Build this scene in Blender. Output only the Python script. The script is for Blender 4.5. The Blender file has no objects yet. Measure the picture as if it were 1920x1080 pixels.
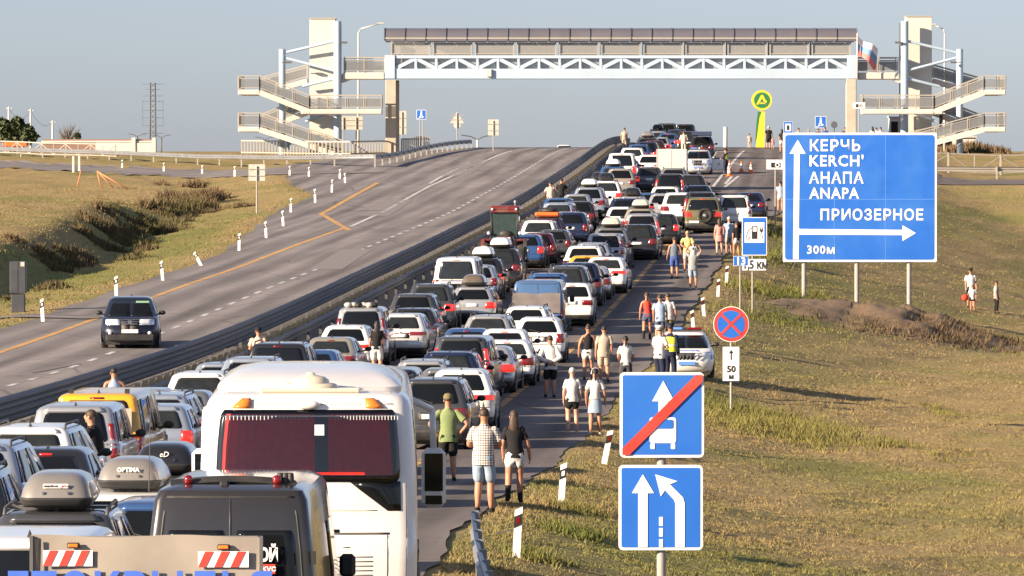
import bpy, bmesh, math, random
import numpy as np
from mathutils import Vector, Matrix, Euler
random.seed(7)
rng = np.random.default_rng(7)
R = math.radians
scene = bpy.context.scene
COL = scene.collection

# ------------------------------------------------------------------ camera, sky, sun, exposure
KD = 1.6                                     # stretch of all distances below (they were measured with a 7000 px lens)
FPX, CX, YH = 7000.0 * KD, 960.0, 283.0     # focal length in photo pixels, image centre, horizon row
CAMZ = 7.0
PITCH = math.atan((540.0 - YH) / FPX)
cam_data = bpy.data.cameras.new('camera')
cam_data.sensor_width = 36.0
cam_data.lens = FPX / 1920.0 * 36.0
cam_data.clip_start = 0.5
cam_data.clip_end = 20000.0
cam = bpy.data.objects.new('camera', cam_data)
COL.objects.link(cam)
cam.location = (0, 0, CAMZ)
cam.rotation_euler = (math.pi / 2 - PITCH, 0, 0)
scene.camera = cam

SUN_AZ, SUN_EL = R(30.0), R(18.0)            # sun behind the camera to the left
to_sun = Vector((-math.cos(SUN_AZ) * math.cos(SUN_EL), -math.sin(SUN_AZ) * math.cos(SUN_EL), math.sin(SUN_EL)))
world = bpy.data.worlds.new('World')
scene.world = world
world.use_nodes = True
wn = world.node_tree.nodes
wl = world.node_tree.links
bg = wn['Background']
sky = wn.new('ShaderNodeTexSky')
sky.sky_type = 'NISHITA'
sky.sun_disc = False
sky.sun_elevation = SUN_EL
sky.sun_rotation = math.atan2(to_sun.x, to_sun.y) % (2 * math.pi)
sky.air_density = 1.0
sky.dust_density = 0.3
sky.ozone_density = 6.5
hsv = wn.new('ShaderNodeHueSaturation'); hsv.inputs['Saturation'].default_value = 0.5     # hazy, washed-out evening sky
tint = wn.new('ShaderNodeMix'); tint.data_type = 'RGBA'; tint.blend_type = 'MULTIPLY'; tint.inputs[0].default_value = 1.0
tint.inputs[7].default_value = (.95, .955, 1.07, 1)
wl.new(sky.outputs[0], hsv.inputs['Color']); wl.new(hsv.outputs[0], tint.inputs[6]); wl.new(tint.outputs[2], bg.inputs[0])
bg.inputs[1].default_value = 0.058
sun_data = bpy.data.lights.new('sun', 'SUN')
sun_data.energy = 5.0
sun_data.angle = R(0.5)
sun_data.color = (1.0, 0.81, 0.60)
sun = bpy.data.objects.new('sun', sun_data)
COL.objects.link(sun)
sun.rotation_euler = (-to_sun).to_track_quat('-Z', 'Y').to_euler()
scene.view_settings.view_transform = 'Standard'
scene.view_settings.look = 'None'
scene.view_settings.gamma = 1.0
scene.view_settings.use_curve_mapping = False
scene.view_settings.exposure = 1.45
scene.cycles.max_bounces = 6
scene.cycles.transparent_max_bounces = 12

# ------------------------------------------------------------------ ground geometry of the place
def curve(keys, smooth=6.0):
    ks = np.array(keys, float)
    xs = np.arange(ks[0, 0] - 40, ks[-1, 0] + 40, 0.5)
    ys = np.interp(xs, ks[:, 0], ks[:, 1])
    s0 = (ks[1, 1] - ks[0, 1]) / (ks[1, 0] - ks[0, 0])
    ys = np.where(xs < ks[0, 0], ks[0, 1] + s0 * (xs - ks[0, 0]), ys)
    n = int(smooth / 0.5) * 2 + 1
    k = np.ones(n) / n
    for _ in range(2):
        yp = np.pad(ys, n // 2, mode='edge')
        ys = np.convolve(yp, k, mode='valid')
    return lambda d: np.interp(np.asarray(d, float) / KD, xs, ys)

_th = [(20, -.01), (30, 0), (45, .02), (60, .06), (75, .088), (100, .092), (120, .1), (150, .112), (177, .1), (206, .09), (250, .08), (305, .07), (400, .06)]
_ds = np.arange(0, 460, 0.5)
_xm = np.cumsum(np.interp(_ds, [k[0] for k in _th], [k[1] for k in _th]) * 0.5)
_xm = _xm - np.interp(106, _ds, _xm) - 9.1
def xmed(d):                                     # x of the median guard rails at distance d
    k = np.asarray(d, float) / KD
    return np.interp(k, _ds, _xm) + np.where(k > 459, (k - 459) * .06, 0)
def heading(d):
    return float(np.interp(d / KD, [k[0] for k in _th], [k[1] for k in _th])) / KD
# depth of the road below the camera: right carriageway and left carriageway
hr = curve([(20, 5.7), (33, 5.8), (45, 5.95), (50, 6.08), (54, 6.15), (58, 6.2), (62, 6.3), (68, 6.45), (74, 6.75), (80, 7.0), (90, 7.2), (97, 7.22), (105, 7.15), (120, 7.0),
            (130, 6.85), (140, 6.45), (154, 5.75), (165, 5.2), (171, 4.92), (180, 4.5), (193, 3.95), (203, 3.5), (230, 2.35), (250, 1.5), (270, .68),
            (284, .15), (300, -.2), (315, -.33), (335, -.2), (370, .6), (420, 2.0), (520, 3.0)], 4)
hl = curve([(20, 6.0), (60, 6.3), (80, 6.45), (110, 6.4), (122, 6.1), (134, 5.69), (147, 5.2), (156, 4.95), (166, 4.55), (173, 4.3), (193, 3.7), (206, 3.3), (214, 2.95),
            (224, 2.53), (235, 2.1), (250, 1.5), (270, .68), (284, .15), (300, -.2), (315, -.33), (335, -.2), (370, .6), (420, 2.0), (520, 3.0)], 4)
WL = curve([(20, 9.6), (165, 10), (185, 12), (205, 14), (222, 14), (232, 17), (262, 22), (285, 16), (300, 12.5), (400, 12)], 3)
WR = curve([(20, 13), (45, 12.2), (60, 12), (190, 12), (205, 13.5), (225, 19), (240, 24), (300, 22), (330, 18), (400, 16)], 3)
def sstep(a, b, x):
    t = np.clip((np.asarray(x, float) - a) / (b - a), 0, 1)
    return t * t * (3 - 2 * t)
def road_z(d, u):
    w = sstep(-.9, 1.2, u)
    return CAMZ - (hl(d) * (1 - w) + hr(d) * w)
def hnoise(x, y):
    return (np.sin(x * .9 + 1.3 * np.sin(y * .31)) * np.sin(y * .53 + np.sin(x * .27)) * .5 + .3 * np.sin(x * 2.3 + y * 1.1) * np.sin(y * 1.9 - x * .7)
            + .2 * np.sin(x * 4.1 - y * .6) * np.sin(y * 3.7 + x * 1.3))
FLAT = 8.3
def sideL(x): return KD * (247 - (np.asarray(x, float) + 9.9) * 1.0)       # centre line of the road that leaves to the left
def sideR(x): return KD * (240 + (np.asarray(x, float) - 20) * .10)        # and to the right
def ground_z(x, d):
    x = np.asarray(x, float); d = np.asarray(d, float)
    u = x - xmed(d)
    dd = np.minimum(d, 330 * KD)
    k = d / KD
    far = sstep(300, 420, k)
    rz = road_z(dd, u)
    # right of the road: embankment falling to a flat field, and the bank of the side road
    e = np.maximum(u - WR(dd), 0)
    hm = hr(dd) + .12 * np.minimum(e, .8) + np.maximum(e - .8, 0) / 4.4
    bank = 2.2 + np.maximum(236 - k, 0) / 5.2 - np.clip(k - 236, 0, 60) * .032
    a = np.minimum(hm, bank)
    b = FLAT - .35 * sstep(60, 20, k)
    hR = -np.log(np.exp(-np.clip(a, -5, 20) / .5) + np.exp(-b / .5)) * .5
    hR = np.where(e > 0, np.minimum(hR, np.where(e < 2, hm, hR)), hR)
    # left of the road: shallow ditch, then a bank up to a dry field
    el = np.maximum(-u - WL(dd), 0)
    hL = hl(dd) + .25 * sstep(.4, 3, el) + .25 * sstep(3, 5.5, el) - 1.5 * sstep(5.5, 8.5, el) * sstep(100, 120, k) * sstep(222, 190, k) - .5 * sstep(9, 26, el) * sstep(230, 200, k)
    h = np.where(u > WR(dd), hR, np.where(u < -WL(dd), hL, CAMZ - rz))
    h = np.where((u < -WL(dd)) & (el > 12), np.maximum(h, h * 0 + .25), h)
    n = hnoise(x, d)
    off = np.maximum(e, el) * sstep(4.5, 9, np.abs(d - sideL(x)) + 99 * (x > 0)) * sstep(5, 10, np.abs(d - sideR(x)) + 99 * (x < 0))
    h = h - n * .16 * sstep(.5, 4, off) - .10 * hnoise(x * 3.1, d * 2.3) * sstep(.5, 3, off)
    h = h * (1 - far) + (1.3 + .4 * hnoise(x * .02, d * .01)) * far
    return CAMZ - h
def at(px, py, d):                               # the point seen at photo pixel (px, py) at distance d
    s = FPX / d
    return Vector(((px - CX) / s, d, CAMZ - (py - YH) / s))
def xat(px, d):
    return (px - CX) * d / FPX

def verge(x, d):                                 # where the grass is greener
    u = np.asarray(x) - xmed(d); k = np.asarray(d) / KD; dq = np.minimum(d, 330 * KD)
    el = -u - WL(dq); e = u - WR(dq)
    g = sstep(.6, 2, el) * sstep(9.5, 5.5, el) * sstep(118, 150, k) * sstep(232, 200, k)
    g = g + .8 * sstep(.8, 3, e) * sstep(9, 4, e) * sstep(125, 150, k) * sstep(225, 200, k) + .55 * sstep(1.5, 3, e) * sstep(7, 4, e) * sstep(85, 60, k)
    return np.clip(g * (.55 + .7 * hnoise(np.asarray(x) * .7, np.asarray(d) * .25)), 0, 1)
def surf_z(x, d):
    return ground_z(x, d)
_dd = np.arange(40 * KD, 420 * KD, .25)
def on_ground(px, py):                           # where the ray through a photo pixel meets the ground
    zr = CAMZ - (py - YH) * _dd / FPX
    zg = surf_z((px - CX) * _dd / FPX, _dd)
    i = np.where(zr <= zg)[0]
    d = float(_dd[i[0]]) if len(i) else 300.0 * KD
    x = float(xat(px, d))
    return x, d, float(surf_z(x, d))
# ------------------------------------------------------------------ queue table: (photo x of the rear, photo y of the roof, body, paint, extras)
BODY_H = dict(hatch=1.5, hatchbar=1.52, sedan=1.45, sedanbar=1.46, suv=1.68, suvbar=1.66, xover=1.6, wagon=1.5, mpv=1.75, van=1.95, panelvan=2.0, jeep=1.82, lada=1.42, pickup=1.75)
BODY_L = dict(hatch=4.05, hatchbar=4.2, sedan=4.45, sedanbar=4.6, suv=4.5, suvbar=4.5, xover=4.3, wagon=4.5, mpv=4.5, van=4.9, panelvan=5.2, jeep=4.4, lada=4.0, pickup=5.1)
Q = [
 # left lane, nearest first
 (-100, 885, 'suv', 'black', {}), (-66, 835, 'suv', 'silverblue', {}), (70, 848, 'sedan', 'black', {}), (44, 803, 'suv', 'white', {}),
 (130, 784, 'sedan', 'darkblue', {}), (136, 762, 'mpv', 'silver', {}), (180, 738, 'van', 'yellow', {}), (292, 741, 'wagon', 'silverblue', {}),
 (330, 737, 'sedan', 'grey', {}), (370, 700, 'suv', 'white', {}), (466, 672, 'suvbar', 'silverblue', {}), (520, 644, 'jeep', 'black', {}),
 (613, 635, 'sedan', 'gold', {}), (645, 611, 'hatchbar', 'white', {}), (676, 577, 'mpv', 'silver', {}), (750, 589, 'hatchbar', 'silverwhite', {}),
 (770, 579, 'suv', 'black', {}), (772, 548, 'pickup', 'grey', {}), (806, 533, 'suv', 'charcoal', {}), (845, 527, 'hatch', 'silverwhite', {}),
 (885, 538, 'wagon', 'silver', {'box': 'bronze'}), (855, 483, 'van', 'white', {}), (893, 497, 'hatch', 'silverblue', {}), (902, 484, 'suv', 'black', {'box': 'white'}),
 (936, 466, 'suv', 'black', {'box': 'white'}), (983, 440, 'hatch', 'blue', {}), (1007, 437, 'hatch', 'maroon', {}), (1009, 413, 'suv', 'white', {}),
 (1036, 431, 'hatch', 'charcoal', {}), (1025, 408, 'suv', 'purple', {'load': 1}), (1062, 397, 'wagon', 'silver', {}), (1050, 388, 'sedan', 'silver', {}),
 (1070, 398, 'hatch', 'darkblue', {}), (1046, 380, 'mpv', 'silverblue', {}), (1046, 372, 'suv', 'blue', {}), (1083, 378, 'suv', 'black', {}),
 (1080, 364, 'hatch', 'silver', {}), (1092, 358, 'sedan', 'darkblue', {}), (1103, 351, 'suv', 'silverblue', {'box': 'white'}), (1136, 339, 'suv', 'white', {'box': 'black'}),
 (1122, 338, 'wagon', 'black', {'box': 'black'}), (1163, 316, 'suv', 'beige', {}), (1149, 312, 'suv', 'blue', {'box': 'white'}), (1175, 298, 'hatch', 'blue', {}), (1165, 287, 'van', 'white', {}),
 (1185, 277, 'suv', 'white', {}), (1196, 271, 'wagon', 'blue', {}), (1211, 266, 'suv', 'darkblue', {}), (1226, 263, 'hatch', 'maroon', {}), (1235, 257, 'wagon', 'silver', {}),
 (1213, 258, 'suv', 'charcoal', {'box': 'grey'}), (1232, 246, 'hatch', 'silver', {}), (1233, 243, 'wagon', 'grey', {'box': 'black'}), (1252, 250, 'sedan', 'blue', {}), (1268, 243, 'suv', 'darkblue', {}),
 (1250, 229, 'van', 'green', {}), (1284, 230, 'van', 'black', {}), (1290, 246, 'suv', 'black', {}),
 # middle lane and bus lane, nearest first
 (45, 1012, 'mpv', 'white', {}), (97, 965, 'suv', 'charcoal', {'box': 'silver'}), (230, 928, 'hatch', 'silverwhite', {'box': 'silver'}), (290, 945, 'hatch', 'blue', {}),
 (300, 896, 'hatch', 'charcoal', {'box': 'black'}), (287, 762, 'hatch', 'silverblue', {}),
 (725, 693, 'mpv', 'black', {}), (808, 712, 'suv', 'charcoal', {}), (835, 693, 'hatch', 'grey', {}), (790, 677, 'wagon', 'silver', {}), (862, 695, 'hatchbar', 'white', {}),
 (840, 661, 'suv', 'darkblue', {}), (863, 632, 'mpv', 'charcoal', {}), (908, 652, 'sedan', 'silver', {}), (947, 640, 'sedan', 'white', {}), (872, 618, 'sedan', 'blue', {}),
 (943, 619, 'sedan', 'white', {}), (913, 592, 'wagon', 'silver', {}), (1010, 596, 'hatch', 'white', {}), (985, 575, 'wagon', 'white', {}), (1008, 526, 'panelvan', 'vanblue', {}),
 (1071, 527, 'lada', 'white', {}), (1025, 513, 'suv', 'blue', {}), (1060, 499, 'suv', 'charcoal', {}), (1085, 493, 'suv', 'darkblue', {}), (1104, 500, 'sedan', 'silver', {}),
 (1132, 483, 'sedanbar', 'white', {}), (1095, 463, 'suv', 'white', {}), (1097, 480, 'sedan', 'yellow', {}), (1110, 455, 'wagon', 'silverblue', {}),
 (1134, 438, 'mpv', 'silver', {}), (1145, 427, 'suv', 'grey', {'box': 'cream'}), (1195, 421, 'suv', 'black', {}), (1203, 401, 'mpv', 'silver', {}), (1200, 391, 'wagon', 'gold', {'box': 'cream'}),
 (1240, 401, 'hatch', 'black', {}), (1172, 372, 'suv', 'darkblue', {}), (1165, 388, 'hatch', 'white', {}), (1185, 368, 'wagon', 'silver', {'box': 'black'}), (1215, 362, 'hatch', 'blue', {}),
 (1217, 290, 'xover', 'white', {}), (1217, 313, 'hatch', 'charcoal', {}), (1262, 315, 'suv', 'grey', {}), (1255, 326, 'mpv', 'black', {}), (1295, 328, 'suv', 'black', {}),
 (1247, 350, 'suv', 'white', {}), (1305, 348, 'suv', 'darkblue', {}), (1272, 361, 'suv', 'white', {}), (1312, 360, 'mpv', 'black', {}),
 (1318, 370, 'jeep', 'olive', {'spare': 1}), (1377, 366, 'mpv', 'white', {}), (1405, 361, 'sedan', 'darkblue', {}), (1243, 363, 'wagon', 'silver', {}), (258, 731, 'hatch', 'silver', {}), (578, 659, 'sedan', 'blue', {}), (408, 682, 'hatch', 'silverblue', {}),
 # unseen middle-lane cars behind the coach, added to cast shadows across the shoulder
 (472, 783, 'suv', 'grey', {}), (508, 786, 'hatch', 'white', {}), (560, 759, 'suv', 'black', {}), (603, 741, 'mpv', 'silver', {}),
]
def qi(px, py):
    return next(i for i, q in enumerate(Q) if q[0] == px and q[1] == py)
def solve_roof(px, py, H):                       # distance at which a roof of height H stands at photo row py
    ds = np.arange(30, 318, .25) * KD
    f = YH + (hr(ds) - H) * FPX / ds - py
    i = np.where(f <= 0)[0]
    return float(ds[i[0]]) if len(i) else 318.0 * KD
def settle(Q, fixed):
    """spread the queue along the road until no two vehicles overlap; returns a list of (d, u, x, zscale)"""
    n = len(Q)
    L = np.array([BODY_L[q[2]] * .97 for q in Q] + [f[2] for f in fixed])
    W = np.array([1.72] * n + [f[3] for f in fixed])
    d = np.array([solve_roof(q[0], q[1], BODY_H[q[2]]) for q in Q] + [f[0] for f in fixed])
    px = np.array([q[0] for q in Q] + [f[1] for f in fixed], float)
    d0 = d.copy()
    free = np.array([1.] * n + [0.] * len(fixed))
    for it in range(900):
        u = (px - CX) * d / FPX - xmed(d)
        order = np.argsort(d0 + L * .0)
        moved = 0
        for ii in range(len(order)):
            i = order[ii]
            for jj in range(ii + 1, min(ii + 9, len(order))):
                j = order[jj]
                if abs(u[i] - u[j]) < (W[i] + W[j]) / 2 + .03:
                    gap = d[j] - d[i] - L[i] - .3
                    if gap < 0:
                        t = free[i] + free[j]
                        if t:
                            d[i] += gap * free[i] / t * .6
                            d[j] -= gap * free[j] / t * .6
                            moved = max(moved, -gap)
        if it < 600:
            d += (d0 - d) * .01 * np.append(free[:n], free[n:])
        if moved < .02 and it > 620:
            break
    u = (px - CX) * d / FPX - xmed(d)
    out = []
    for i, q in enumerate(Q):
        Hwant = float(hr(d[i])) - (q[1] - YH) * d[i] / FPX
        out.append((float(d[i]), float(u[i]), float(xat(px[i], d[i])), float(np.clip(Hwant / BODY_H[q[2]], .9, 1.14)), Hwant / BODY_H[q[2]], d0[i]))
    return out
# vehicles built one off that share the queue: distance, photo x, length, width
FIXED = [(33.0 * KD, 273, 6.2, 2.05), (39.2 * KD, 443, 5.3, 1.9), (45.0 * KD, 571, 10.5, 2.5), (162.0 * KD, 944, 4.4, 2.1), (228.0 * KD, 1259, 5.6, 1.9), (248.0 * KD, 1308, 4.3, 1.8)]
# ------------------------------------------------------------------ mesh helpers
def tag(o, label=None, cat=None, group=None, kind=None):
    if label: o['label'] = label
    if cat: o['category'] = cat
    if group: o['group'] = group
    if kind: o['kind'] = kind
    return o
def empty(name, loc, rz=0.0, label=None, cat=None, group=None):
    o = bpy.data.objects.new(name, None)
    COL.objects.link(o)
    o.location = loc
    o.rotation_euler = (0, 0, rz)
    o.empty_display_size = .2
    return tag(o, label, cat, group)
def link(name, me, parent=None, loc=None, rz=None):
    o = bpy.data.objects.new(name, me)
    COL.objects.link(o)
    if parent is not None: o.parent = parent
    if loc is not None: o.location = loc
    if rz is not None: o.rotation_euler = (0, 0, rz)
    return o

class MB:
    """collects simple solids and turns them into one mesh"""
    def __init__(s): s.v = []; s.f = []; s.m = []; s.sm = []
    def add(s, vs, fs, m=0, smooth=False):
        b = len(s.v)
        s.v += [tuple(p) for p in vs]
        for f in fs:
            s.f.append(tuple(i + b for i in f)); s.m.append(m); s.sm.append(smooth)
        return s
    def box(s, c, size, m=0, rot=None, bev=0.0):
        x, y, z = [k / 2 for k in size]
        if bev > 0:
            bv = min(bev, x * .9, y * .9, z * .9)
            vs = []
            for sx in (-1, 1):
                for sy in (-1, 1):
                    for sz in (-1, 1):
                        vs += [(sx * x, sy * (y - bv), sz * (z - bv)), (sx * (x - bv), sy * y, sz * (z - bv)), (sx * (x - bv), sy * (y - bv), sz * z)]
            def I(a, b_, c_, k): return ((a > 0) * 4 + (b_ > 0) * 2 + (c_ > 0)) * 3 + k
            fs = []
            for q in (-1, 1):
                fs.append([I(q, -1, -1, 0), I(q, 1, -1, 0), I(q, 1, 1, 0), I(q, -1, 1, 0)][::q])
                fs.append([I(-1, q, -1, 1), I(1, q, -1, 1), I(1, q, 1, 1), I(-1, q, 1, 1)][::-q])
                fs.append([I(-1, -1, q, 2), I(1, -1, q, 2), I(1, 1, q, 2), I(-1, 1, q, 2)][::q])
            for a in (-1, 1):
                for b_ in (-1, 1):
                    fs.append([I(a, b_, -1, 0), I(a, b_, -1, 1), I(a, b_, 1, 1), I(a, b_, 1, 0)][::-a * b_])
                    fs.append([I(a, -1, b_, 0), I(a, 1, b_, 0), I(a, 1, b_, 2), I(a, -1, b_, 2)][::-a * b_])
                    fs.append([I(-1, a, b_, 1), I(1, a, b_, 1), I(1, a, b_, 2), I(-1, a, b_, 2)][::a * b_])
                    for c_ in (-1, 1):
                        fs.append([I(a, b_, c_, 0), I(a, b_, c_, 1), I(a, b_, c_, 2)][::a * b_ * c_])
        else:
            vs = [(sx * x, sy * y, sz * z) for sx in (-1, 1) for sy in (-1, 1) for sz in (-1, 1)]
            fs = [(0, 1, 3, 2), (4, 6, 7, 5), (0, 4, 5, 1), (2, 3, 7, 6), (0, 2, 6, 4), (1, 5, 7, 3)]
        if rot is not None:
            M = rot if isinstance(rot, Matrix) else Euler(rot).to_matrix()
            vs = [M @ Vector(p) for p in vs]
        vs = [(p[0] + c[0], p[1] + c[1], p[2] + c[2]) for p in vs]
        return s.add(vs, fs, m)
    def bar(s, p0, p1, w, h=None, m=0):
        p0, p1 = Vector(p0), Vector(p1)
        d = p1 - p0
        q = d.to_track_quat('X', 'Z').to_matrix()
        return s.box((p0 + p1) / 2, (d.length, w, h or w), m, q)
    def tube(s, p0, p1, r0, r1=None, n=8, m=0, cap=True):
        r1 = r0 if r1 is None else r1
        p0, p1 = Vector(p0), Vector(p1)
        q = (p1 - p0).to_track_quat('Z', 'Y').to_matrix()
        vs = []
        for p, r in ((p0, r0), (p1, r1)):
            for i in range(n):
                a = 2 * math.pi * i / n
                vs.append(p + q @ Vector((r * math.cos(a), r * math.sin(a), 0)))
        fs = [(i, (i + 1) % n, n + (i + 1) % n, n + i) for i in range(n)]
        s.add(vs, fs, m, n > 5)
        if cap:
            b = len(s.v) - 2 * n
            s.f += [tuple(b + i for i in range(n))[::-1], tuple(b + n + i for i in range(n))]
            s.m += [m, m]; s.sm += [False, False]
        return s
    def path(s, pts, r, n=6, m=0):
        for a, b in zip(pts[:-1], pts[1:]): s.tube(a, b, r, r, n, m)
        return s
    def lathe(s, c, prof, n=16, m=0, axis='Z', sx=1, sy=1):
        vs = []
        for r, z in prof:
            for i in range(n):
                a = 2 * math.pi * i / n
                p = (r * math.cos(a) * sx, r * math.sin(a) * sy, z)
                if axis == 'X': p = (p[2], p[0], p[1])
                if axis == 'Y': p = (p[0], p[2], p[1])
                vs.append((p[0] + c[0], p[1] + c[1], p[2] + c[2]))
        fs = []
        for k in range(len(prof) - 1):
            for i in range(n):
                j = (i + 1) % n
                f = (k * n + i, k * n + j, (k + 1) * n + j, (k + 1) * n + i)
                fs.append(f if axis != 'Y' else f[::-1])
        return s.add(vs, fs, m, True)
    def ball(s, c, rx, ry=None, rz=None, n=10, k=6, m=0):
        ry = ry or rx; rz = rz or rx
        prof = [(math.sin(math.pi * i / k) + 1e-4, -math.cos(math.pi * i / k)) for i in range(k + 1)]
        b = len(s.v)
        s.lathe((0, 0, 0), prof, n, m)
        for i in range(b, len(s.v)):
            p = s.v[i]
            s.v[i] = (p[0] * rx + c[0], p[1] * ry + c[1], p[2] * rz + c[2])
        return s
    def poly(s, pts, y, t=.006, m=0):
        """outline in the XZ plane, facing -Y, front at y, thickness t"""
        n = len(pts)
        ar = sum(pts[i][0] * pts[(i + 1) % n][1] - pts[(i + 1) % n][0] * pts[i][1] for i in range(n))
        if ar < 0: pts = pts[::-1]
        vs = [(p[0], y, p[1]) for p in pts] + [(p[0], y + t, p[1]) for p in pts]
        fs = [tuple(range(n)), tuple(range(n, 2 * n))[::-1]] + [((i + 1) % n, i, n + i, n + (i + 1) % n) for i in range(n)]
        return s.add(vs, fs, m)
    def mesh(s, name, mats, sharp=None):
        me = bpy.data.meshes.new(name)
        me.from_pydata(s.v, [], s.f)
        for m in (mats if isinstance(mats, (list, tuple)) else [mats]): me.materials.append(m)
        me.polygons.foreach_set('material_index', s.m)
        me.polygons.foreach_set('use_smooth', s.sm)
        if sharp: me.set_sharp_from_angle(angle=R(sharp))
        me.update()
        return me
    def build(s, name, mats, parent=None, loc=None, rz=None, sharp=None):
        return link(name, s.mesh(name, mats, sharp), parent, loc, rz)

def rrect(x0, z0, x1, z1, r, n=4):
    pts = []
    for cx, cz, a0 in ((x1 - r, z1 - r, 0), (x0 + r, z1 - r, 90), (x0 + r, z0 + r, 180), (x1 - r, z0 + r, 270)):
        for i in range(n + 1):
            a = R(a0 + 90 * i / n)
            pts.append((cx + r * math.cos(a), cz + r * math.sin(a)))
    return pts
def disc(cx, cz, r, n=28):
    return [(cx + r * math.cos(2 * math.pi * i / n), cz + r * math.sin(2 * math.pi * i / n)) for i in range(n)]
def text_mesh(body, size, mat, depth=.004, bold=.0, align='LEFT', space=1.0, sx=1.0, shear=0.0):
    cu = bpy.data.curves.new('lettering', 'FONT')
    cu.body = body; cu.size = size; cu.extrude = depth; cu.offset = bold; cu.align_x = align; cu.space_character = space; cu.shear = shear
    cu.resolution_u = 2
    o = bpy.data.objects.new('lettering', cu)
    me = bpy.data.meshes.new_from_object(o)
    bpy.data.objects.remove(o)
    me.transform(Matrix(((sx, 0, 0, 0), (0, 0, -1, 0), (0, 1, 0, 0), (0, 0, 0, 1))))
    me.materials.clear(); me.materials.append(mat)
    return me
def letter(parent, body, size, mat, x, y, z, name='lettering', **kw):
    return link(name, text_mesh(body, size, mat, **kw), parent, (x, y, z))

# ------------------------------------------------------------------ materials
def newmat(name):
    m = bpy.data.materials.new(name); m.use_nodes = True
    nt = m.node_tree
    return m, nt, nt.nodes['Principled BSDF']
def mat(name, col, rough=.6, metal=0.0, coat=0.0, spec=.5, var=.12, scale=6.0, bump=0.0, dirt=None, emit=None, es=0.0, coords='Object', rv=.1):
    m, nt, b = newmat(name)
    N, L = nt.nodes, nt.links
    tc = N.new('ShaderNodeTexCoord')
    nz = N.new('ShaderNodeTexNoise'); nz.inputs['Scale'].default_value = scale; nz.inputs['Detail'].default_value = 5
    L.new(tc.outputs[coords], nz.inputs['Vector'])
    mx = N.new('ShaderNodeMix'); mx.data_type = 'RGBA'
    a = [c * (1 - var) for c in col]; c2 = [min(1, c * (1 + var)) for c in col]
    mx.inputs[6].default_value = (*a, 1); mx.inputs[7].default_value = (*c2, 1)
    L.new(nz.outputs['Fac'], mx.inputs[0])
    out = mx.outputs[2]
    if dirt:
        n2 = N.new('ShaderNodeTexNoise'); n2.inputs['Scale'].default_value = scale * .35; n2.inputs['Detail'].default_value = 8
        L.new(tc.outputs[coords], n2.inputs['Vector'])
        rp = N.new('ShaderNodeMapRange'); rp.inputs[1].default_value = .45; rp.inputs[2].default_value = .75; rp.inputs[4].default_value = dirt[1]
        L.new(n2.outputs['Fac'], rp.inputs[0])
        m2 = N.new('ShaderNodeMix'); m2.data_type = 'RGBA'; m2.inputs[7].default_value = (*dirt[0], 1)
        L.new(rp.outputs[0], m2.inputs[0]); L.new(out, m2.inputs[6]); out = m2.outputs[2]
    L.new(out, b.inputs['Base Color'])
    rr = N.new('ShaderNodeMapRange'); rr.inputs[3].default_value = max(.02, rough - rv); rr.inputs[4].default_value = min(1, rough + rv)
    L.new(nz.outputs['Fac'], rr.inputs[0]); L.new(rr.outputs[0], b.inputs['Roughness'])
    b.inputs['Metallic'].default_value = metal
    b.inputs['Coat Weight'].default_value = coat
    b.inputs['Coat Roughness'].default_value = .06
    b.inputs['Specular IOR Level'].default_value = spec
    if bump:
        bp = N.new('ShaderNodeBump'); bp.inputs['Strength'].default_value = bump; bp.inputs['Distance'].default_value = .02
        L.new(nz.outputs['Fac'], bp.inputs['Height']); L.new(bp.outputs[0], b.inputs['Normal'])
    if emit:
        b.inputs['Emission Color'].default_value = (*emit, 1); b.inputs['Emission Strength'].default_value = es
    return m
def paint(name, col, metal=0.0, rough=.32, dirt=.22):
    return mat('paint_' + name, col, rough=rough, metal=metal, coat=.9, var=.05, scale=2.2, dirt=(tuple(.5 * c + k for c, k in zip(col, (.045, .038, .028))), dirt), rv=.06)
DUST = (.25, .21, .16)
PAINT = {
 'white': paint('white', (.78, .77, .74), dirt=.18), 'silverwhite': paint('silverwhite', (.62, .63, .64), .2), 'silver': paint('silver', (.45, .46, .47), .55),
 'silverblue': paint('silverblue', (.36, .41, .48), .5), 'grey': paint('grey', (.2, .205, .21), .45), 'charcoal': paint('charcoal', (.07, .072, .078), .4),
 'black': paint('black', (.016, .016, .018), .1), 'darkblue': paint('darkblue', (.016, .026, .07), .35), 'blue': paint('blue', (.04, .10, .26), .35),
 'vanblue': paint('vanblue', (.06, .13, .27), .1), 'maroon': paint('maroon', (.09, .012, .02), .3), 'purple': paint('purple', (.06, .035, .06), .35),
 'gold': paint('gold', (.42, .38, .30), .5), 'beige': paint('beige', (.40, .36, .30), .45), 'yellow': paint('yellow', (.70, .36, .02)), 'green': paint('green', (.05, .065, .05), .3),
 'olive': paint('olive', (.11, .095, .035), 0, .5), 'navy': paint('navy', (.007, .010, .022), .3), 'boxgrey': paint('boxgrey', (.27, .25, .225), .35, .4), 'bronze': paint('bronze', (.19, .15, .11), .4), 'cream': paint('cream', (.62, .55, .42)),
}
M = {}
M['glass'] = mat('dark_glass', (.006, .007, .008), rough=.05, spec=.4, var=.3, scale=3, rv=.03)
M['glass2'] = mat('tinted_glass', (.018, .021, .022), rough=.07, spec=.45, var=.5, scale=5, rv=.03)
M['tyre'] = mat('tyre_rubber', (.014, .014, .014), rough=.85, dirt=(DUST, .3))
M['rim'] = mat('alloy_rim', (.35, .35, .36), rough=.35, metal=.8)
M['trim'] = mat('black_plastic', (.018, .018, .019), rough=.6, dirt=(DUST, .25))
M['chrome'] = mat('chrome', (.6, .6, .62), rough=.18, metal=1)
M['red_lamp'] = mat('red_lamp', (.15, .004, .005), rough=.15, coat=1, emit=(1, .03, .02), es=.02)
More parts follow.
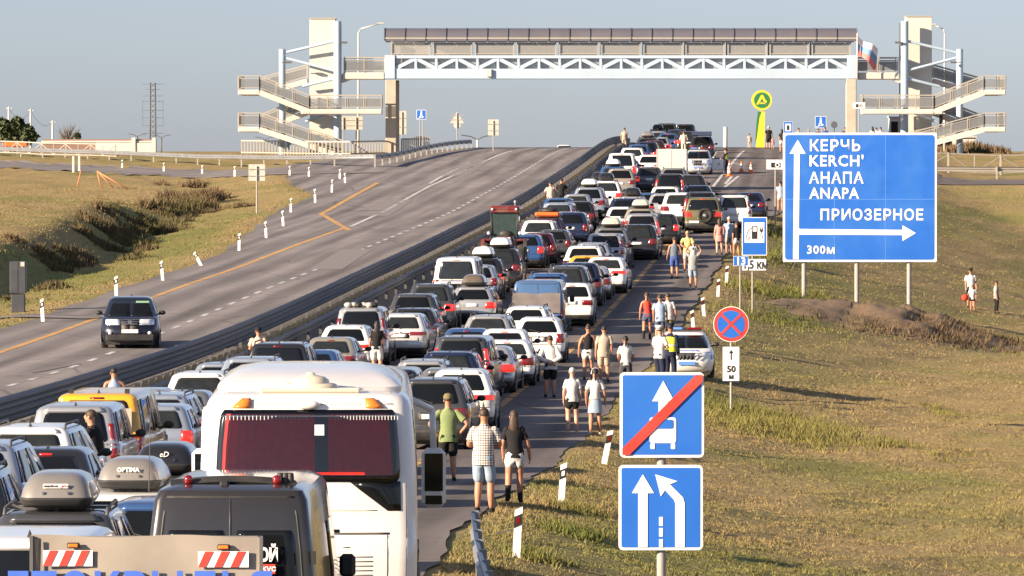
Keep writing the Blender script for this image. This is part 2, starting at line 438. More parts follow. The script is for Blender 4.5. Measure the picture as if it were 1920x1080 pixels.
M['red_lit'] = mat('red_lamp_lit', (.30, .010, .008), rough=.2, coat=1, emit=(1, .04, .02), es=.30)
M['amber'] = mat('amber_lamp', (.75, .20, .02), rough=.2, coat=1)
M['lamp_clear'] = mat('clear_lamp', (.75, .77, .8), rough=.12, coat=1, metal=.3)
M['plate'] = mat('plate_white', (.72, .72, .70), rough=.5, dirt=(DUST, .3))
M['plate_blue'] = mat('plate_blue', (.10, .25, .65), rough=.5)
M['steel'] = mat('galvanised_steel', (.30, .31, .32), rough=.5, metal=.6, var=.2, scale=3, dirt=((.20, .16, .12), .35))
M['dark_steel'] = mat('weathered_steel', (.10, .10, .102), rough=.6, metal=.1, var=.25, scale=4, dirt=((.10, .08, .06), .4))
M['post'] = mat('grey_post', (.32, .30, .27), rough=.7, dirt=((.2, .16, .12), .3))
M['sign_white'] = mat('sign_white', (.80, .79, .76), rough=.45, var=.05, dirt=((.45, .42, .38), .25))
M['sign_blue'] = mat('sign_blue', (.018, .125, .50), rough=.42, var=.12, scale=1.6, dirt=((.06, .20, .54), .6), bump=.04)
M['sign_red'] = mat('sign_red', (.55, .045, .03), rough=.45, var=.12, dirt=((.55, .13, .10), .4))
M['sign_black'] = mat('sign_black', (.02, .02, .02), rough=.5)
M['sign_back'] = mat('sign_back', (.50, .47, .41), rough=.6, metal=.1, dirt=((.3, .26, .2), .4))
M['concrete'] = mat('concrete', (.43, .38, .31), rough=.85, var=.15, scale=2.5, bump=.15, dirt=((.25, .21, .17), .4))
M['bridge_white'] = mat('bridge_white', (.56, .53, .47), rough=.6, var=.06, scale=.8, dirt=((.36, .32, .26), .4))
M['bridge_blue'] = mat('bridge_light_blue', (.40, .50, .60), rough=.5, var=.06, scale=.7, dirt=((.34, .40, .46), .5))
M['roof_grey'] = mat('roof_dark_panel', (.115, .112, .135), rough=.5, var=.18, scale=.6, metal=.1, dirt=((.15, .14, .13), .35))
M['rail'] = mat('rail_beige', (.38, .35, .30), rough=.55, metal=.2)
M['wood'] = mat('spacer_block', (.50, .38, .20), rough=.8, var=.25, scale=9, dirt=((.25, .18, .10), .4))
M['orange'] = mat('orange_plastic', (.80, .15, .03), rough=.5)
M['cone_white'] = mat('cone_white', (.75, .73, .7), rough=.5)
M['line_white'] = mat('road_paint_white', (.55, .54, .52), rough=.8, var=.2, scale=3, dirt=((.12, .115, .11), .85), coords='Object')
M['line_yellow'] = mat('road_paint_orange', (.55, .30, .08), rough=.8, var=.2, scale=3, dirt=((.13, .11, .09), .75))
M['bark'] = mat('bark', (.12, .09, .06), rough=.9)
M['leaf'] = mat('leaf_dark', (.045, .06, .018), rough=.7, var=.5, scale=1.2)
M['soil'] = mat('brown_soil', (.16, .105, .06), rough=.95, var=.5, scale=2.2, bump=1.0, dirt=((.10, .075, .035), .7))
def screen(name, col, alpha):
    m, nt, b = newmat(name)
    N, L = nt.nodes, nt.links
    tr = N.new('ShaderNodeBsdfTransparent'); mx = N.new('ShaderNodeMixShader')
    mx.inputs[0].default_value = alpha
    b.inputs['Base Color'].default_value = (*col, 1); b.inputs['Roughness'].default_value = .3
    L.new(tr.outputs[0], mx.inputs[1]); L.new(b.outputs[0], mx.inputs[2]); L.new(mx.outputs[0], N['Material Output'].inputs[0])
    return m
M['mesh_screen'] = screen('grey_mesh_screen', (.36, .35, .33), .42)
M['web_screen'] = screen('grey_web_screen', (.33, .34, .35), .62)
M['rail_panel'] = screen('tinted_rail_panel', (.22, .23, .24), .55)
def coated_glass():
    m, nt, b = newmat('coach_window_glass')
    N, L = nt.nodes, nt.links
    tr = N.new('ShaderNodeBsdfTransparent'); tr.inputs[0].default_value = (.86, .80, .76, 1)
    gl = N.new('ShaderNodeBsdfGlossy'); gl.inputs['Roughness'].default_value = .07
    fr = N.new('ShaderNodeFresnel'); fr.inputs[0].default_value = 1.65
    mx = N.new('ShaderNodeMixShader')
    L.new(fr.outputs[0], mx.inputs[0]); L.new(tr.outputs[0], mx.inputs[1]); L.new(gl.outputs[0], mx.inputs[2]); L.new(mx.outputs[0], N['Material Output'].inputs[0])
    return m
M['coach_glass'] = coated_glass()
# ------------------------------------------------------------------ ground and roads
def ground_mat(name, dry, green, dark, rough=.95, bumpd=.06, greenamt=.5):
    m, nt, b = newmat(name)
    N, L = nt.nodes, nt.links
    g = N.new('ShaderNodeNewGeometry')
    def noise(sc, det, dist=0.0, stretch=None):
        n = N.new('ShaderNodeTexNoise'); n.inputs['Scale'].default_value = sc; n.inputs['Detail'].default_value = det; n.inputs['Distortion'].default_value = dist
        if stretch:
            mp = N.new('ShaderNodeMapping'); mp.inputs['Scale'].default_value = stretch
            L.new(g.outputs['Position'], mp.inputs[0]); L.new(mp.outputs[0], n.inputs['Vector'])
        else: L.new(g.outputs['Position'], n.inputs['Vector'])
        return n.outputs['Fac']
    def rng_(f, a, b_, c=0., d=1.):
        r = N.new('ShaderNodeMapRange'); r.inputs[1].default_value = a; r.inputs[2].default_value = b_; r.inputs[3].default_value = c; r.inputs[4].default_value = d
        L.new(f, r.inputs[0]); return r.outputs[0]
    def mix(f, a, c):
        x = N.new('ShaderNodeMix'); x.data_type = 'RGBA'
        L.new(f, x.inputs[0])
        for k, v in ((6, a), (7, c)):
            if isinstance(v, tuple): x.inputs[k].default_value = (*v, 1)
            else: L.new(v, x.inputs[k])
        return x.outputs[2]
    c = mix(rng_(noise(1.6, 8, 0, (1, .6, 1)), .3, .72), dry, tuple(k * .72 for k in dry))
    c = mix(rng_(noise(.11, 6, .6, (1, .7, 1)), .62 - .24 * greenamt, .80 - .2 * greenamt), c, green)
    c = mix(rng_(noise(.5, 7, .3), .60, .74, 0, .75), c, tuple(k * .62 for k in green))
    c = mix(rng_(noise(.33, 7, .8, (1, .8, 1)), .63, .72, 0, .65), c, dark)
    c = mix(rng_(noise(9, 3), .35, .75, 0, .5), c, tuple(min(1, k * 1.25) for k in dry))
    va = N.new('ShaderNodeAttribute'); va.attribute_name = 'verge'
    c = mix(va.outputs['Fac'], c, green)
    L.new(c, b.inputs['Base Color'])
    b.inputs['Roughness'].default_value = rough; b.inputs['Specular IOR Level'].default_value = .1
    bp = N.new('ShaderNodeBump'); bp.inputs['Strength'].default_value = .9; bp.inputs['Distance'].default_value = bumpd
    L.new(noise(7, 8), bp.inputs['Height']); L.new(bp.outputs[0], b.inputs['Normal'])
    return m
M['grass'] = ground_mat('dry_grass', (.318, .235, .108), (.160, .165, .048), (.150, .105, .050), greenamt=.68)
M['field'] = ground_mat('steppe_ground', (.29, .20, .095), (.11, .105, .032), (.12, .075, .042), greenamt=.2)

M['gravel'] = mat('median_gravel', (.17, .145, .115), rough=.95, var=.35, scale=5, bump=.5)
def grid_mesh(name, X, Y, Z, material, smooth=True):
    r, c = X.shape
    v = np.stack([X, Y, Z], -1).reshape(-1, 3)
    i = np.arange((r - 1) * (c - 1)); ii = i // (c - 1) * c + i % (c - 1)
    f = np.stack([ii, ii + 1, ii + c + 1, ii + c], -1)
    me = bpy.data.meshes.new(name)
    me.vertices.add(len(v)); me.vertices.foreach_set('co', v.ravel())
    me.loops.add(f.size); me.loops.foreach_set('vertex_index', f.ravel().astype(np.int32))
    me.polygons.add(len(f)); me.polygons.foreach_set('loop_start', np.arange(0, f.size, 4, dtype=np.int32))
    me.polygons.foreach_set('use_smooth', np.full(len(f), smooth))
    me.materials.append(material)
    me.update(calc_edges=True); me.validate()
    return me
rows = np.concatenate([np.arange(24, 260, .8), np.arange(260, 345, 1.5), 345 * 1.035 ** np.arange(0, 95)]) * KD
cols = np.concatenate([-62 - 3 * 1.16 ** np.arange(42, 0, -1), np.arange(-62, -8, .9), np.arange(-8, 10, 3.0), np.arange(10, 62, .8), 62 + 3 * 1.16 ** np.arange(1, 43)])
U, D = np.meshgrid(cols, rows)
Xg = U + xmed(np.minimum(D, 459 * KD))
Zg = surf_z(Xg, D)
uu = Xg - xmed(D); dd_ = np.minimum(D, 330 * KD)
inner = np.minimum(np.clip(WR(dd_) - uu, 0, None), np.clip(uu + WL(dd_), 0, None))
Zg = Zg - .06 * sstep(0, 1.0, inner) - .008
def verge_attr(me, x, y):
    a = me.attributes.new('verge', 'FLOAT', 'POINT'); a.data.foreach_set('value', verge(x, y).astype(np.float32).ravel())
    return me
ground = tag(link('ground', verge_attr(grid_mesh('ground', Xg, D, Zg, M['grass']), Xg, D)), 'dry steppe ground with mown grass on both sides of the highway', kind='structure')

def asphalt_mat(name, base, seam=True):
    m, nt, b = newmat(name)
    N, L = nt.nodes, nt.links
    tc = N.new('ShaderNodeTexCoord'); at_ = N.new('ShaderNodeAttribute'); at_.attribute_name = 'lane'
    mp = N.new('ShaderNodeMapping'); mp.inputs['Scale'].default_value = (1.0, .035, 1)
    L.new(at_.outputs['Vector'], mp.inputs[0])
    n1 = N.new('ShaderNodeTexNoise'); n1.inputs['Scale'].default_value = 1.1; n1.inputs['Detail'].default_value = 4; L.new(mp.outputs[0], n1.inputs['Vector'])
    n2 = N.new('ShaderNodeTexNoise'); n2.inputs['Scale'].default_value = 14; n2.inputs['Detail'].default_value = 6; L.new(tc.outputs['Object'], n2.inputs['Vector'])
    n3 = N.new('ShaderNodeTexNoise'); n3.inputs['Scale'].default_value = .16; n3.inputs['Detail'].default_value = 5; L.new(tc.outputs['Object'], n3.inputs['Vector'])
    mx = N.new('ShaderNodeMix'); mx.data_type = 'RGBA'
    mx.inputs[6].default_value = (*[c * .72 for c in base], 1); mx.inputs[7].default_value = (*[c * 1.25 for c in base], 1)
    rp = N.new('ShaderNodeMapRange'); rp.inputs[1].default_value = .32; rp.inputs[2].default_value = .68; L.new(n1.outputs['Fac'], rp.inputs[0]); L.new(rp.outputs[0], mx.inputs[0])
    m2 = N.new('ShaderNodeMix'); m2.data_type = 'RGBA'; m2.blend_type = 'MULTIPLY'; m2.inputs[0].default_value = .5
    L.new(mx.outputs[2], m2.inputs[6]); L.new(n2.outputs['Color'], m2.inputs[7])
    m3 = N.new('ShaderNodeMix'); m3.data_type = 'RGBA'; m3.blend_type = 'MULTIPLY'; m3.inputs[0].default_value = .35
    L.new(m2.outputs[2], m3.inputs[6]); L.new(n3.outputs['Fac'], m3.inputs[7])
    sx = N.new('ShaderNodeSeparateXYZ'); L.new(at_.outputs['Vector'], sx.inputs[0])
    wv = N.new('ShaderNodeMath'); wv.operation = 'MULTIPLY'; wv.inputs[1].default_value = 3.55; L.new(sx.outputs[0], wv.inputs[0])
    sn = N.new('ShaderNodeMath'); sn.operation = 'SINE'; L.new(wv.outputs[0], sn.inputs[0])
    tr = N.new('ShaderNodeMapRange'); tr.inputs[1].default_value = -.2; tr.inputs[2].default_value = 1; tr.inputs[3].default_value = 1.08; tr.inputs[4].default_value = .80; L.new(sn.outputs[0], tr.inputs[0])
    vo = N.new('ShaderNodeTexVoronoi'); vo.feature = 'DISTANCE_TO_EDGE'; vo.inputs['Scale'].default_value = .13; L.new(tc.outputs['Object'], vo.inputs['Vector'])
    cr = N.new('ShaderNodeMapRange'); cr.inputs[1].default_value = .0; cr.inputs[2].default_value = .012; cr.inputs[3].default_value = .62; cr.inputs[4].default_value = 1; L.new(vo.outputs['Distance'], cr.inputs[0])
    pr = N.new('ShaderNodeMath'); pr.operation = 'MULTIPLY'; L.new(tr.outputs[0], pr.inputs[0]); L.new(cr.outputs[0], pr.inputs[1])
    m4 = N.new('ShaderNodeMix'); m4.data_type = 'RGBA'; m4.blend_type = 'MULTIPLY'; m4.inputs[0].default_value = 1.0
    L.new(m3.outputs[2], m4.inputs[6]); L.new(pr.outputs[0], m4.inputs[7])
    L.new(m4.outputs[2], b.inputs['Base Color'])
    b.inputs['Roughness'].default_value = .85; b.inputs['Specular IOR Level'].default_value = .12
    bp = N.new('ShaderNodeBump'); bp.inputs['Strength'].default_value = .5; bp.inputs['Distance'].default_value = .01
    L.new(n2.outputs['Fac'], bp.inputs['Height']); L.new(bp.outputs[0], b.inputs['Normal'])
    return m
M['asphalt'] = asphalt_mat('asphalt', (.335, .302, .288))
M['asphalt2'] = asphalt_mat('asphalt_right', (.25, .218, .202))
def lane_attr(me, U, D):
    a = me.attributes.new('lane', 'FLOAT_VECTOR', 'POINT')
    a.data.foreach_set('vector', np.stack([U, D, U * 0], -1).astype(np.float32).ravel())
def road_sheet(name, ua, ub, material, label, n=17):
    r = np.concatenate([np.arange(22, 345, 1.0), np.arange(345, 420, 4.0)]) * KD
    t = np.linspace(0, 1, n)
    D_, T_ = np.meshgrid(r, t, indexing='ij')
    dq = np.minimum(D_, 330 * KD)
    U_ = ua(dq) * (1 - T_) + ub(dq) * T_
    edge = np.sin(D_ * 1.7) * .05 + np.sin(D_ * .43) * .10
    U_ = U_ + edge * ((T_ < .01) | (T_ > .99)) * (np.abs(U_) > 5)
    X_ = U_ + xmed(D_)
    far = sstep(300, 420, D_ / KD)
    Z_ = road_z(np.minimum(D_, 419 * KD), U_) + 0.0
    me = grid_mesh(name, X_, D_, Z_, material)
    lane_attr(me, U_, D_)
    return tag(link(name, me), label, kind='structure')
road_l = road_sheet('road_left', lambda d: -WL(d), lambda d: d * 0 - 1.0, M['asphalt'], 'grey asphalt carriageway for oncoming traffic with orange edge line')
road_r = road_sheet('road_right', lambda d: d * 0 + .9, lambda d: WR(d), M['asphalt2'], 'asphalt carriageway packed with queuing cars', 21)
# paved strip under the median rails
md = np.concatenate([np.arange(22, 345, 1.5), np.arange(345, 420, 5.0)]) * KD
D_, T_ = np.meshgrid(md, np.linspace(-1.0, .9, 5), indexing='ij')
me = grid_mesh('median_strip', T_ + xmed(D_), D_, road_z(D_, T_) + .02 - .03 * (np.abs(T_ + .05) > .8), M['gravel'])
tag(link('median_strip', me), 'narrow gravel median strip between the guard rails', kind='structure')

def ribbon(pts, w, name, material, zf, lift, parent=None, label=None, kind=None, step=1.0):
    pts = [np.array(p[:2], float) for p in pts]
    L_, R_ = [], []
    sm = []
    for a, b in zip(pts[:-1], pts[1:]):
        n = max(1, int(np.linalg.norm(b - a) / step))
        sm += [a + (b - a) * i / n for i in range(n)]
    sm.append(pts[-1])
    X_, Y_, Z_ = [], [], []
    for i, p in enumerate(sm):
        t = sm[min(i + 1, len(sm) - 1)] - sm[max(i - 1, 0)]
        t = t / (np.linalg.norm(t) + 1e-9); nn = np.array((t[1], -t[0]))
        row = [p + nn * k for k in np.linspace(-w / 2, w / 2, 3 if w < 2 else 7)]
        X_.append([q[0] for q in row]); Y_.append([q[1] for q in row]); Z_.append([float(zf(q[0], q[1])) + lift for q in row])
    X_, Y_, Z_ = map(np.array, (X_, Y_, Z_))
    me = grid_mesh(name, X_, Y_, Z_, material)
    lane_attr(me, X_ * 0 + np.linspace(0, w, X_.shape[1]), Y_ * 0 + np.arange(len(X_))[:, None])
    return tag(link(name, me, parent), label, None, None, kind)
ribbon([(x, float(sideL(x))) for x in np.arange(-12, -110, -2)], 8.5, 'side_road', M['asphalt'], surf_z, .03, None, 'side road leaving the highway to the left below the stairs', 'structure')
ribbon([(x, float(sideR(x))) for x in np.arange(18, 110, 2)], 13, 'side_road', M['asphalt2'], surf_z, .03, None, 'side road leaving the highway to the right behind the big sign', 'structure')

# painted markings, each a part of its road
def mark(parent, name, d0, d1, u0, u1, w, m, lift=.006):
    n = max(1, int((d1 - d0) / 1.2))
    ds = np.linspace(d0, d1, n + 1) * KD
    us = np.linspace(u0, u1, n + 1)
    D_ = np.stack([ds, ds], -1); U_ = np.stack([us - w / 2, us + w / 2], -1)
    me = grid_mesh(name, U_ + xmed(D_), D_, road_z(D_, U_) + lift, m)
    return link(name, me, parent)
d = 62.0
while d < 312:                                   # lane line between the oncoming lanes
    mark(road_l, 'lane_dash', d, d + .75 + d * .003, -4.25, -4.25, .17, M['line_white']); d += 2.65
mark(road_l, 'edge_line', 60, 188, -7.75, -7.75, .24, M['line_yellow'])
def seg(parent, a, b, w, m, name='painted_line'):
    pa, pb = on_ground(*a), on_ground(*b)
    return ribbon([pa, pb], w, name, m, lambda x, y: float(road_z(y, x - float(xmed(y)))), .008, parent)
for a, b in (((655, 432), (602, 401)), ((602, 401), (708, 343))):
    seg(road_l, a, b, .3, M['line_yellow'], 'zigzag_line')
for a, b in (((657, 425), (806, 349)), ((806, 349), (905, 304)), ((905, 304), (960, 283)), ((806, 344), (826, 332)), ((826, 332), (880, 305)), ((880, 305), (905, 304)), ((660, 332), (830, 333)), ((700, 320), (860, 320))):
    seg(road_l, a, b, .2, M['line_white'], 'divider_line')
for px, py, w in ((690, 383, 24), (760, 350, 24), (712, 372, 26), (860, 300, 18), (950, 302, 16), (968, 295, 14), (1050, 300, 14), (1065, 292, 12), (900, 291, 12)):
    seg(road_l, (px - w / 2, py), (px + w / 2, py + 1), .12, M['line_white'], 'lane_arrow')
d = 78.0
while d < 188:                                   # worn orange line along the hard shoulder
    mark(road_r, 'shoulder_line', d, d + 3.3, 8.9, 8.9, .22, M['line_yellow']); d += 3.75
d = 60.0
while d < 300:
    mark(road_r, 'lane_dash', d, d + 2.2, 5.1, 5.1, .14, M['line_white']); d += 7.5
for a, b in (((1337, 350), (1395, 283)), ((1358, 352), (1385, 330)), ((1385, 330), (1460, 328)), ((1360, 345), (1372, 331)), ((1372, 306), (1392, 309)), ((1366, 318), (1372, 306)), ((1340, 351), (1358, 352)), ((1394, 320), (1440, 319))):
    seg(road_r, a, b, .2, M['line_white'], 'divider_line')
M['tar'] = mat('tar_patch', (.075, .068, .066), rough=.8, var=.2)
M['patch'] = mat('repaired_asphalt', (.20, .178, .165), rough=.85, var=.15)
for a, b in (((430, 640), (560, 622)), ((560, 560), (640, 552)), ((250, 720), (330, 712)), ((760, 430), (830, 423)), ((60, 700), (150, 683))):
    seg(road_l, a, b, .10, M['tar'], 'crack_seal')
for px, py, l_, w_ in ((610, 505, 60, 1.4), (700, 405, 50, 1.6), (120, 742, 70, .9), (850, 330, 50, 1.8)):
    seg(road_l, (px, py), (px + l_, py - l_ * .62), w_, M['patch'], 'asphalt_patch')
for a, b in (((960, 900), (1040, 893)), ((1130, 690), (1200, 684)), ((930, 1010), (960, 1008)), ((1180, 600), (1240, 596))):
    seg(road_r, a, b, .09, M['tar'], 'crack_seal')
# tarmac mouth of the small lay-by at the left edge
pa = on_ground(20, 594); pb = on_ground(200, 592)
ribbon([(pa[0] - 6, pa[1] - .5), pa, (pb[0], pb[1] - 2.0)], 2.2, 'lay_by', M['asphalt'], surf_z, .03, None, 'short paved lay-by beside the grey cabinet', 'structure', .7)

# ------------------------------------------------------------------ grass, as blades
def blades(name, x, y, h, spread, material, label, lean=.5, nb=3, w=.012, zf=surf_z):
    n = len(x)
    z = zf(x, y) - .02
    a = rng.uniform(0, 2 * np.pi, (n, nb)); r0 = rng.uniform(0, 1, (n, nb)) * spread
    bx = x[:, None] + np.cos(a) * r0; by = y[:, None] + np.sin(a) * r0
    hh = h[:, None] * rng.uniform(.5, 1.15, (n, nb))
    la = rng.uniform(0, 2 * np.pi, (n, nb)); lr = hh * lean * rng.uniform(.2, 1, (n, nb))
    wa = rng.uniform(0, np.pi, (n, nb)); ww = w * (1 + h[:, None] * 3) * rng.uniform(.6, 1.5, (n, nb))
    zz = np.repeat(z[:, None], nb, 1)
    p0 = np.stack([bx - np.cos(wa) * ww, by - np.sin(wa) * ww, zz], -1)
    p1 = np.stack([bx + np.cos(wa) * ww, by + np.sin(wa) * ww, zz], -1)
    p2 = np.stack([bx + np.cos(la) * lr, by + np.sin(la) * lr, zz + hh], -1)
    v = np.stack([p0, p1, p2], 2).reshape(-1, 3)
    nt = len(v) // 3
    me = bpy.data.meshes.new(name)
    me.vertices.add(len(v)); me.vertices.foreach_set('co', v.ravel().astype(np.float32))
    me.loops.add(len(v)); me.loops.foreach_set('vertex_index', np.arange(len(v), dtype=np.int32))
    me.polygons.add(nt); me.polygons.foreach_set('loop_start', np.arange(0, len(v), 3, dtype=np.int32))
    me.materials.append(material)
    me.update(calc_edges=True)
    verge_attr(me, v[:, 0], v[:, 1])
    return tag(link(name, me), label, kind='stuff')
def scatter(d0, d1, uf, dens, seed=0):
    xs, ys = [], []
    for d in np.arange(d0, d1, 2.0):
        ua, ub = uf(d)
        k = max(0, int(dens(d) * (ub - ua) * 2.0 * KD))
        yy = (d + rng.uniform(0, 2, k)) * KD
        xs.append(ua + rng.uniform(0, 1, k) ** .9 * (ub - ua) + xmed(yy)); ys.append(yy)
    return np.concatenate(xs), np.concatenate(ys)
M['blade'] = ground_mat('grass_blades', (.275, .208, .098), (.145, .152, .046), (.155, .112, .055), greenamt=.68)
gx, gy = scatter(52, 130, lambda d: (float(WR(d * KD)) + .15, 960 / 7000 * d - float(xmed(d * KD)) + 4), lambda d: 85 * (70 / d) ** 1.7)
patch_ = np.clip(.5 + .9 * hnoise(gx * .45, gy * .22), 0, 1)
gh = np.clip(.022 + .045 * patch_ + rng.uniform(-.01, .02, len(gx)) + (rng.uniform(0, 1, len(gx)) < .02) * .08, .012, .2)
blades('roadside_grass', gx, gy, gh, .07, M['blade'], 'short dry grass on the slope right of the road', nb=4, w=.007, lean=1.1)
gx, gy = scatter(130, 236, lambda d: (float(WR(d * KD)) + .1, 960 / 7000 * d - float(xmed(d * KD)) + 5), lambda d: 9 * (130 / d) ** 1.5)
gh = np.clip(.05 + .05 * hnoise(gx * .5, gy * .3) + rng.uniform(-.02, .04, len(gx)), .02, .3)
blades('roadside_grass', gx, gy, gh, .15, M['blade'], 'dry grass on the bank below the big blue sign', nb=4, w=.012, lean=1.0)
gx, gy = scatter(100, 240, lambda d: (-(float(xmed(d * KD)) + 965 / 7000 * d) - 2 if d < 175 else -46.0, -float(WL(d * KD)) - .1), lambda d: 13 * (110 / d) ** 1.4)
gh = np.clip(.05 + .05 * hnoise(gx * .5, gy * .3) + rng.uniform(-.02, .05, len(gx)), .02, .3)
blades('roadside_grass', gx, gy, gh, .15, M['blade'], 'dry grass on the bank left of the oncoming lanes', nb=4, w=.012, lean=1.0)
# dark weeds along the foot of the left bank
M['weed'] = ground_mat('dark_weeds', (.17, .12, .07), (.075, .08, .03), (.09, .065, .04), greenamt=.35)
wx, wy, wh = [], [], []
for px, py, sp, k, h in ((10, 585, 1.0, 90, .35), (50, 560, .9, 70, .3), (80, 545, 1.2, 120, .4), (130, 510, 1.3, 200, .5), (170, 490, 1.2, 160, .45), (205, 470, 1.3, 260, .55), (240, 455, 1.4, 300, .6), (280, 440, 1.5, 320, .6), (320, 425, 1.4, 260, .5),
                         (335, 395, 1.6, 420, .8), (365, 375, 1.5, 420, .8), (355, 350, 1.0, 160, .6), (395, 392, 1.2, 160, .45), (250, 385, 1.6, 160, .4), (300, 395, 1.5, 160, .45), (220, 420, 1.5, 100, .35)):
    x, y, z = on_ground(px, py)
    for c_ in range(max(2, k // 30)):
        cx_, cy_ = x + rng.normal(0, sp * .7), y + rng.normal(0, sp * 2.4); kk = k // max(2, k // 30)
        wx.append(cx_ + rng.normal(0, .28, kk)); wy.append(cy_ + rng.normal(0, .5, kk)); wh.append(rng.uniform(.35, 1.1, kk) * h * rng.uniform(.5, 1.1))
wx, wy, wh = map(np.concatenate, (wx, wy, wh))
ok = wx - xmed(wy) < -WL(wy) - 2.5
blades('dark_weeds', wx[ok], wy[ok], wh[ok], .22, M['weed'], 'dark dead weeds along the ditch on the left bank', nb=12, w=.014, lean=.9)
wx, wy, wh = [], [], []
for px, py, sx, sy, k, h in ((1440, 795, 1.3, 3.5, 1500, .30), (1500, 815, 1.0, 2.5, 700, .22), (1668, 835, .3, .8, 160, .25), (1760, 770, .25, 2.5, 200, .16), (1480, 560, 1.6, 2.2, 700, .4), (1440, 600, 1.2, 2, 300, .28), (1860, 650, 2.0, 2, 260, .25), (1010, 1050, .25, .6, 160, .2), (1090, 960, .3, .8, 220, .2), (1075, 1000, .3, .6, 160, .2), (1400, 470, 1.3, 4, 500, .4), (1450, 440, 1.6, 4, 500, .4), (1780, 860, .6, 2, 160, .15)):
    x, y, z = on_ground(px, py)
    wx.append(x + rng.normal(0, sx, k)); wy.append(y + rng.normal(0, sy, k)); wh.append(rng.uniform(.4, 1.1, k) * h)
wx, wy, wh = map(np.concatenate, (wx, wy, wh))
ok = wx - xmed(wy) > WR(wy) + .4
M['green_blade'] = ground_mat('green_grass', (.20, .18, .06), (.095, .115, .03), (.11, .09, .04), greenamt=.7)
blades('green_grass', wx[ok], wy[ok], wh[ok], .12, M['green_blade'], 'tufts of greener taller grass among the dry grass', nb=6, w=.008, lean=.9)

xm, ym, zm = on_ground(1700, 622)
gx_, gy_ = np.meshgrid(np.linspace(-6.2, 7.5, 64), np.linspace(-10, 9, 44))
rr_ = np.exp(-((gx_ - .6) / 3.3) ** 2 - (gy_ / 4.2) ** 2) + .55 * np.exp(-((gx_ + 2.8) / 2.0) ** 2 - ((gy_ - 1) / 3.6) ** 2)
hz = rr_ * (.85 + .35 * hnoise(gx_ * 1.6, gy_ * 1.1) + .18 * hnoise(gx_ * 4.3, gy_ * 3.1)) - .07
me = grid_mesh('soil_mound', gx_ + xm, gy_ + ym, surf_z(gx_ + xm, gy_ + ym) + hz, M['soil'])
tag(link('soil_mound', me), 'low mound of bare brown soil below the big blue direction sign', kind='structure')
k = 3600
wx, wy = xm + rng.normal(.2, 2.2, k), ym + rng.normal(0, 3.0, k)
blades('mound_weeds', wx, wy, rng.uniform(.08, .30, k) + .62 * np.exp(-((wx - xm - .6) / 3.3) ** 2 - ((wy - ym) / 4.2) ** 2), .2, M['weed'], 'dry weeds growing over the soil mound', nb=7, w=.013, lean=1.0)
# ------------------------------------------------------------------ footbridge, stair towers, barriers, signs
class Thing:
    """a top-level Empty whose parts are given in world coordinates (or local ones when rz is used)"""
    def __init__(s, name, loc, label, cat, group=None, rz=0.0):
        s.loc = Vector(loc); s.rz = rz
        s.o = empty(name, loc, rz, label, cat, group)
    def part(s, name, mb, mats, parent=None, sharp=None, label=None):
        o = mb.build(name, mats, parent or s.o, sharp=sharp)
        if parent is None and s.rz == 0: o.location = -s.loc
        if label: o['label'] = label
        return o
    def local(s, name, mb, mats, parent=None, sharp=None, label=None):
        o = mb.build(name, mats, parent or s.o, sharp=sharp)
        if label: o['label'] = label
        return o
BD = 300 * KD
BS = FPX / BD
def BX(px): return (px - CX) / BS
def BZ(py): return CAMZ - (py - YH) / BS
gz0 = float(surf_z(BX(735), BD))
fb = Thing('footbridge', (BX(1165), BD, gz0), 'covered footbridge with pale blue truss spanning the whole highway', 'footbridge')
x0, x1 = BX(722), BX(1606)
def chord(z0, z1, y, t=.35):
    return MB().box(((x0 + x1) / 2, y, (z0 + z1) / 2), (x1 - x0, t, z1 - z0))
zb0, zb1, zt0, zt1 = BZ(147.5), BZ(129), BZ(109.5), BZ(104)
fb.part('bottom_chord', chord(zb0, zb1, BD), M['bridge_blue'])
fb.part('top_chord', chord(zt0, zt1, BD), M['bridge_blue'])
fb.part('bottom_chord', chord(zb0, zb1, BD + 3.4), M['bridge_blue'])
fb.part('top_chord', chord(zt0, zt1, BD + 3.4), M['bridge_blue'])
for a, b in ((x0, BX(741)), (BX(1588), x1)):
    fb.part('end_frame', MB().box(((a + b) / 2, BD - .02, (zb0 + zt1) / 2), (b - a, .5, zt1 - zb0 + .04), 0, None, .03), M['bridge_blue'])
nbay = 22
xs = np.linspace(BX(741), BX(1588), nbay + 1)
for i in range(nbay + 1):
    if 0 < i < nbay: fb.part('truss_post', MB().box((xs[i], BD + .01, (zb1 + zt0) / 2), (.20, .28, zt0 - zb1)), M['bridge_blue'])
for i in range(nbay):
    up = i % 2 == 0
    fb.part('truss_diagonal', MB().bar((xs[i], BD + .015, zb1 if up else zt0), (xs[i + 1], BD + .015, zt0 if up else zb1), .24, .30), M['bridge_blue'])
fb.part('truss_backing_screen', MB().box(((x0 + x1) / 2, BD + .30, (zb1 + zt0) / 2), (x1 - x0 - 1.4, .02, zt0 - zb1)), M['web_screen'])
fb.part('deck', MB().box(((x0 + x1) / 2, BD + 1.7, zb0 + .14), (x1 - x0 - .1, 3.1, .22)), M['concrete'])
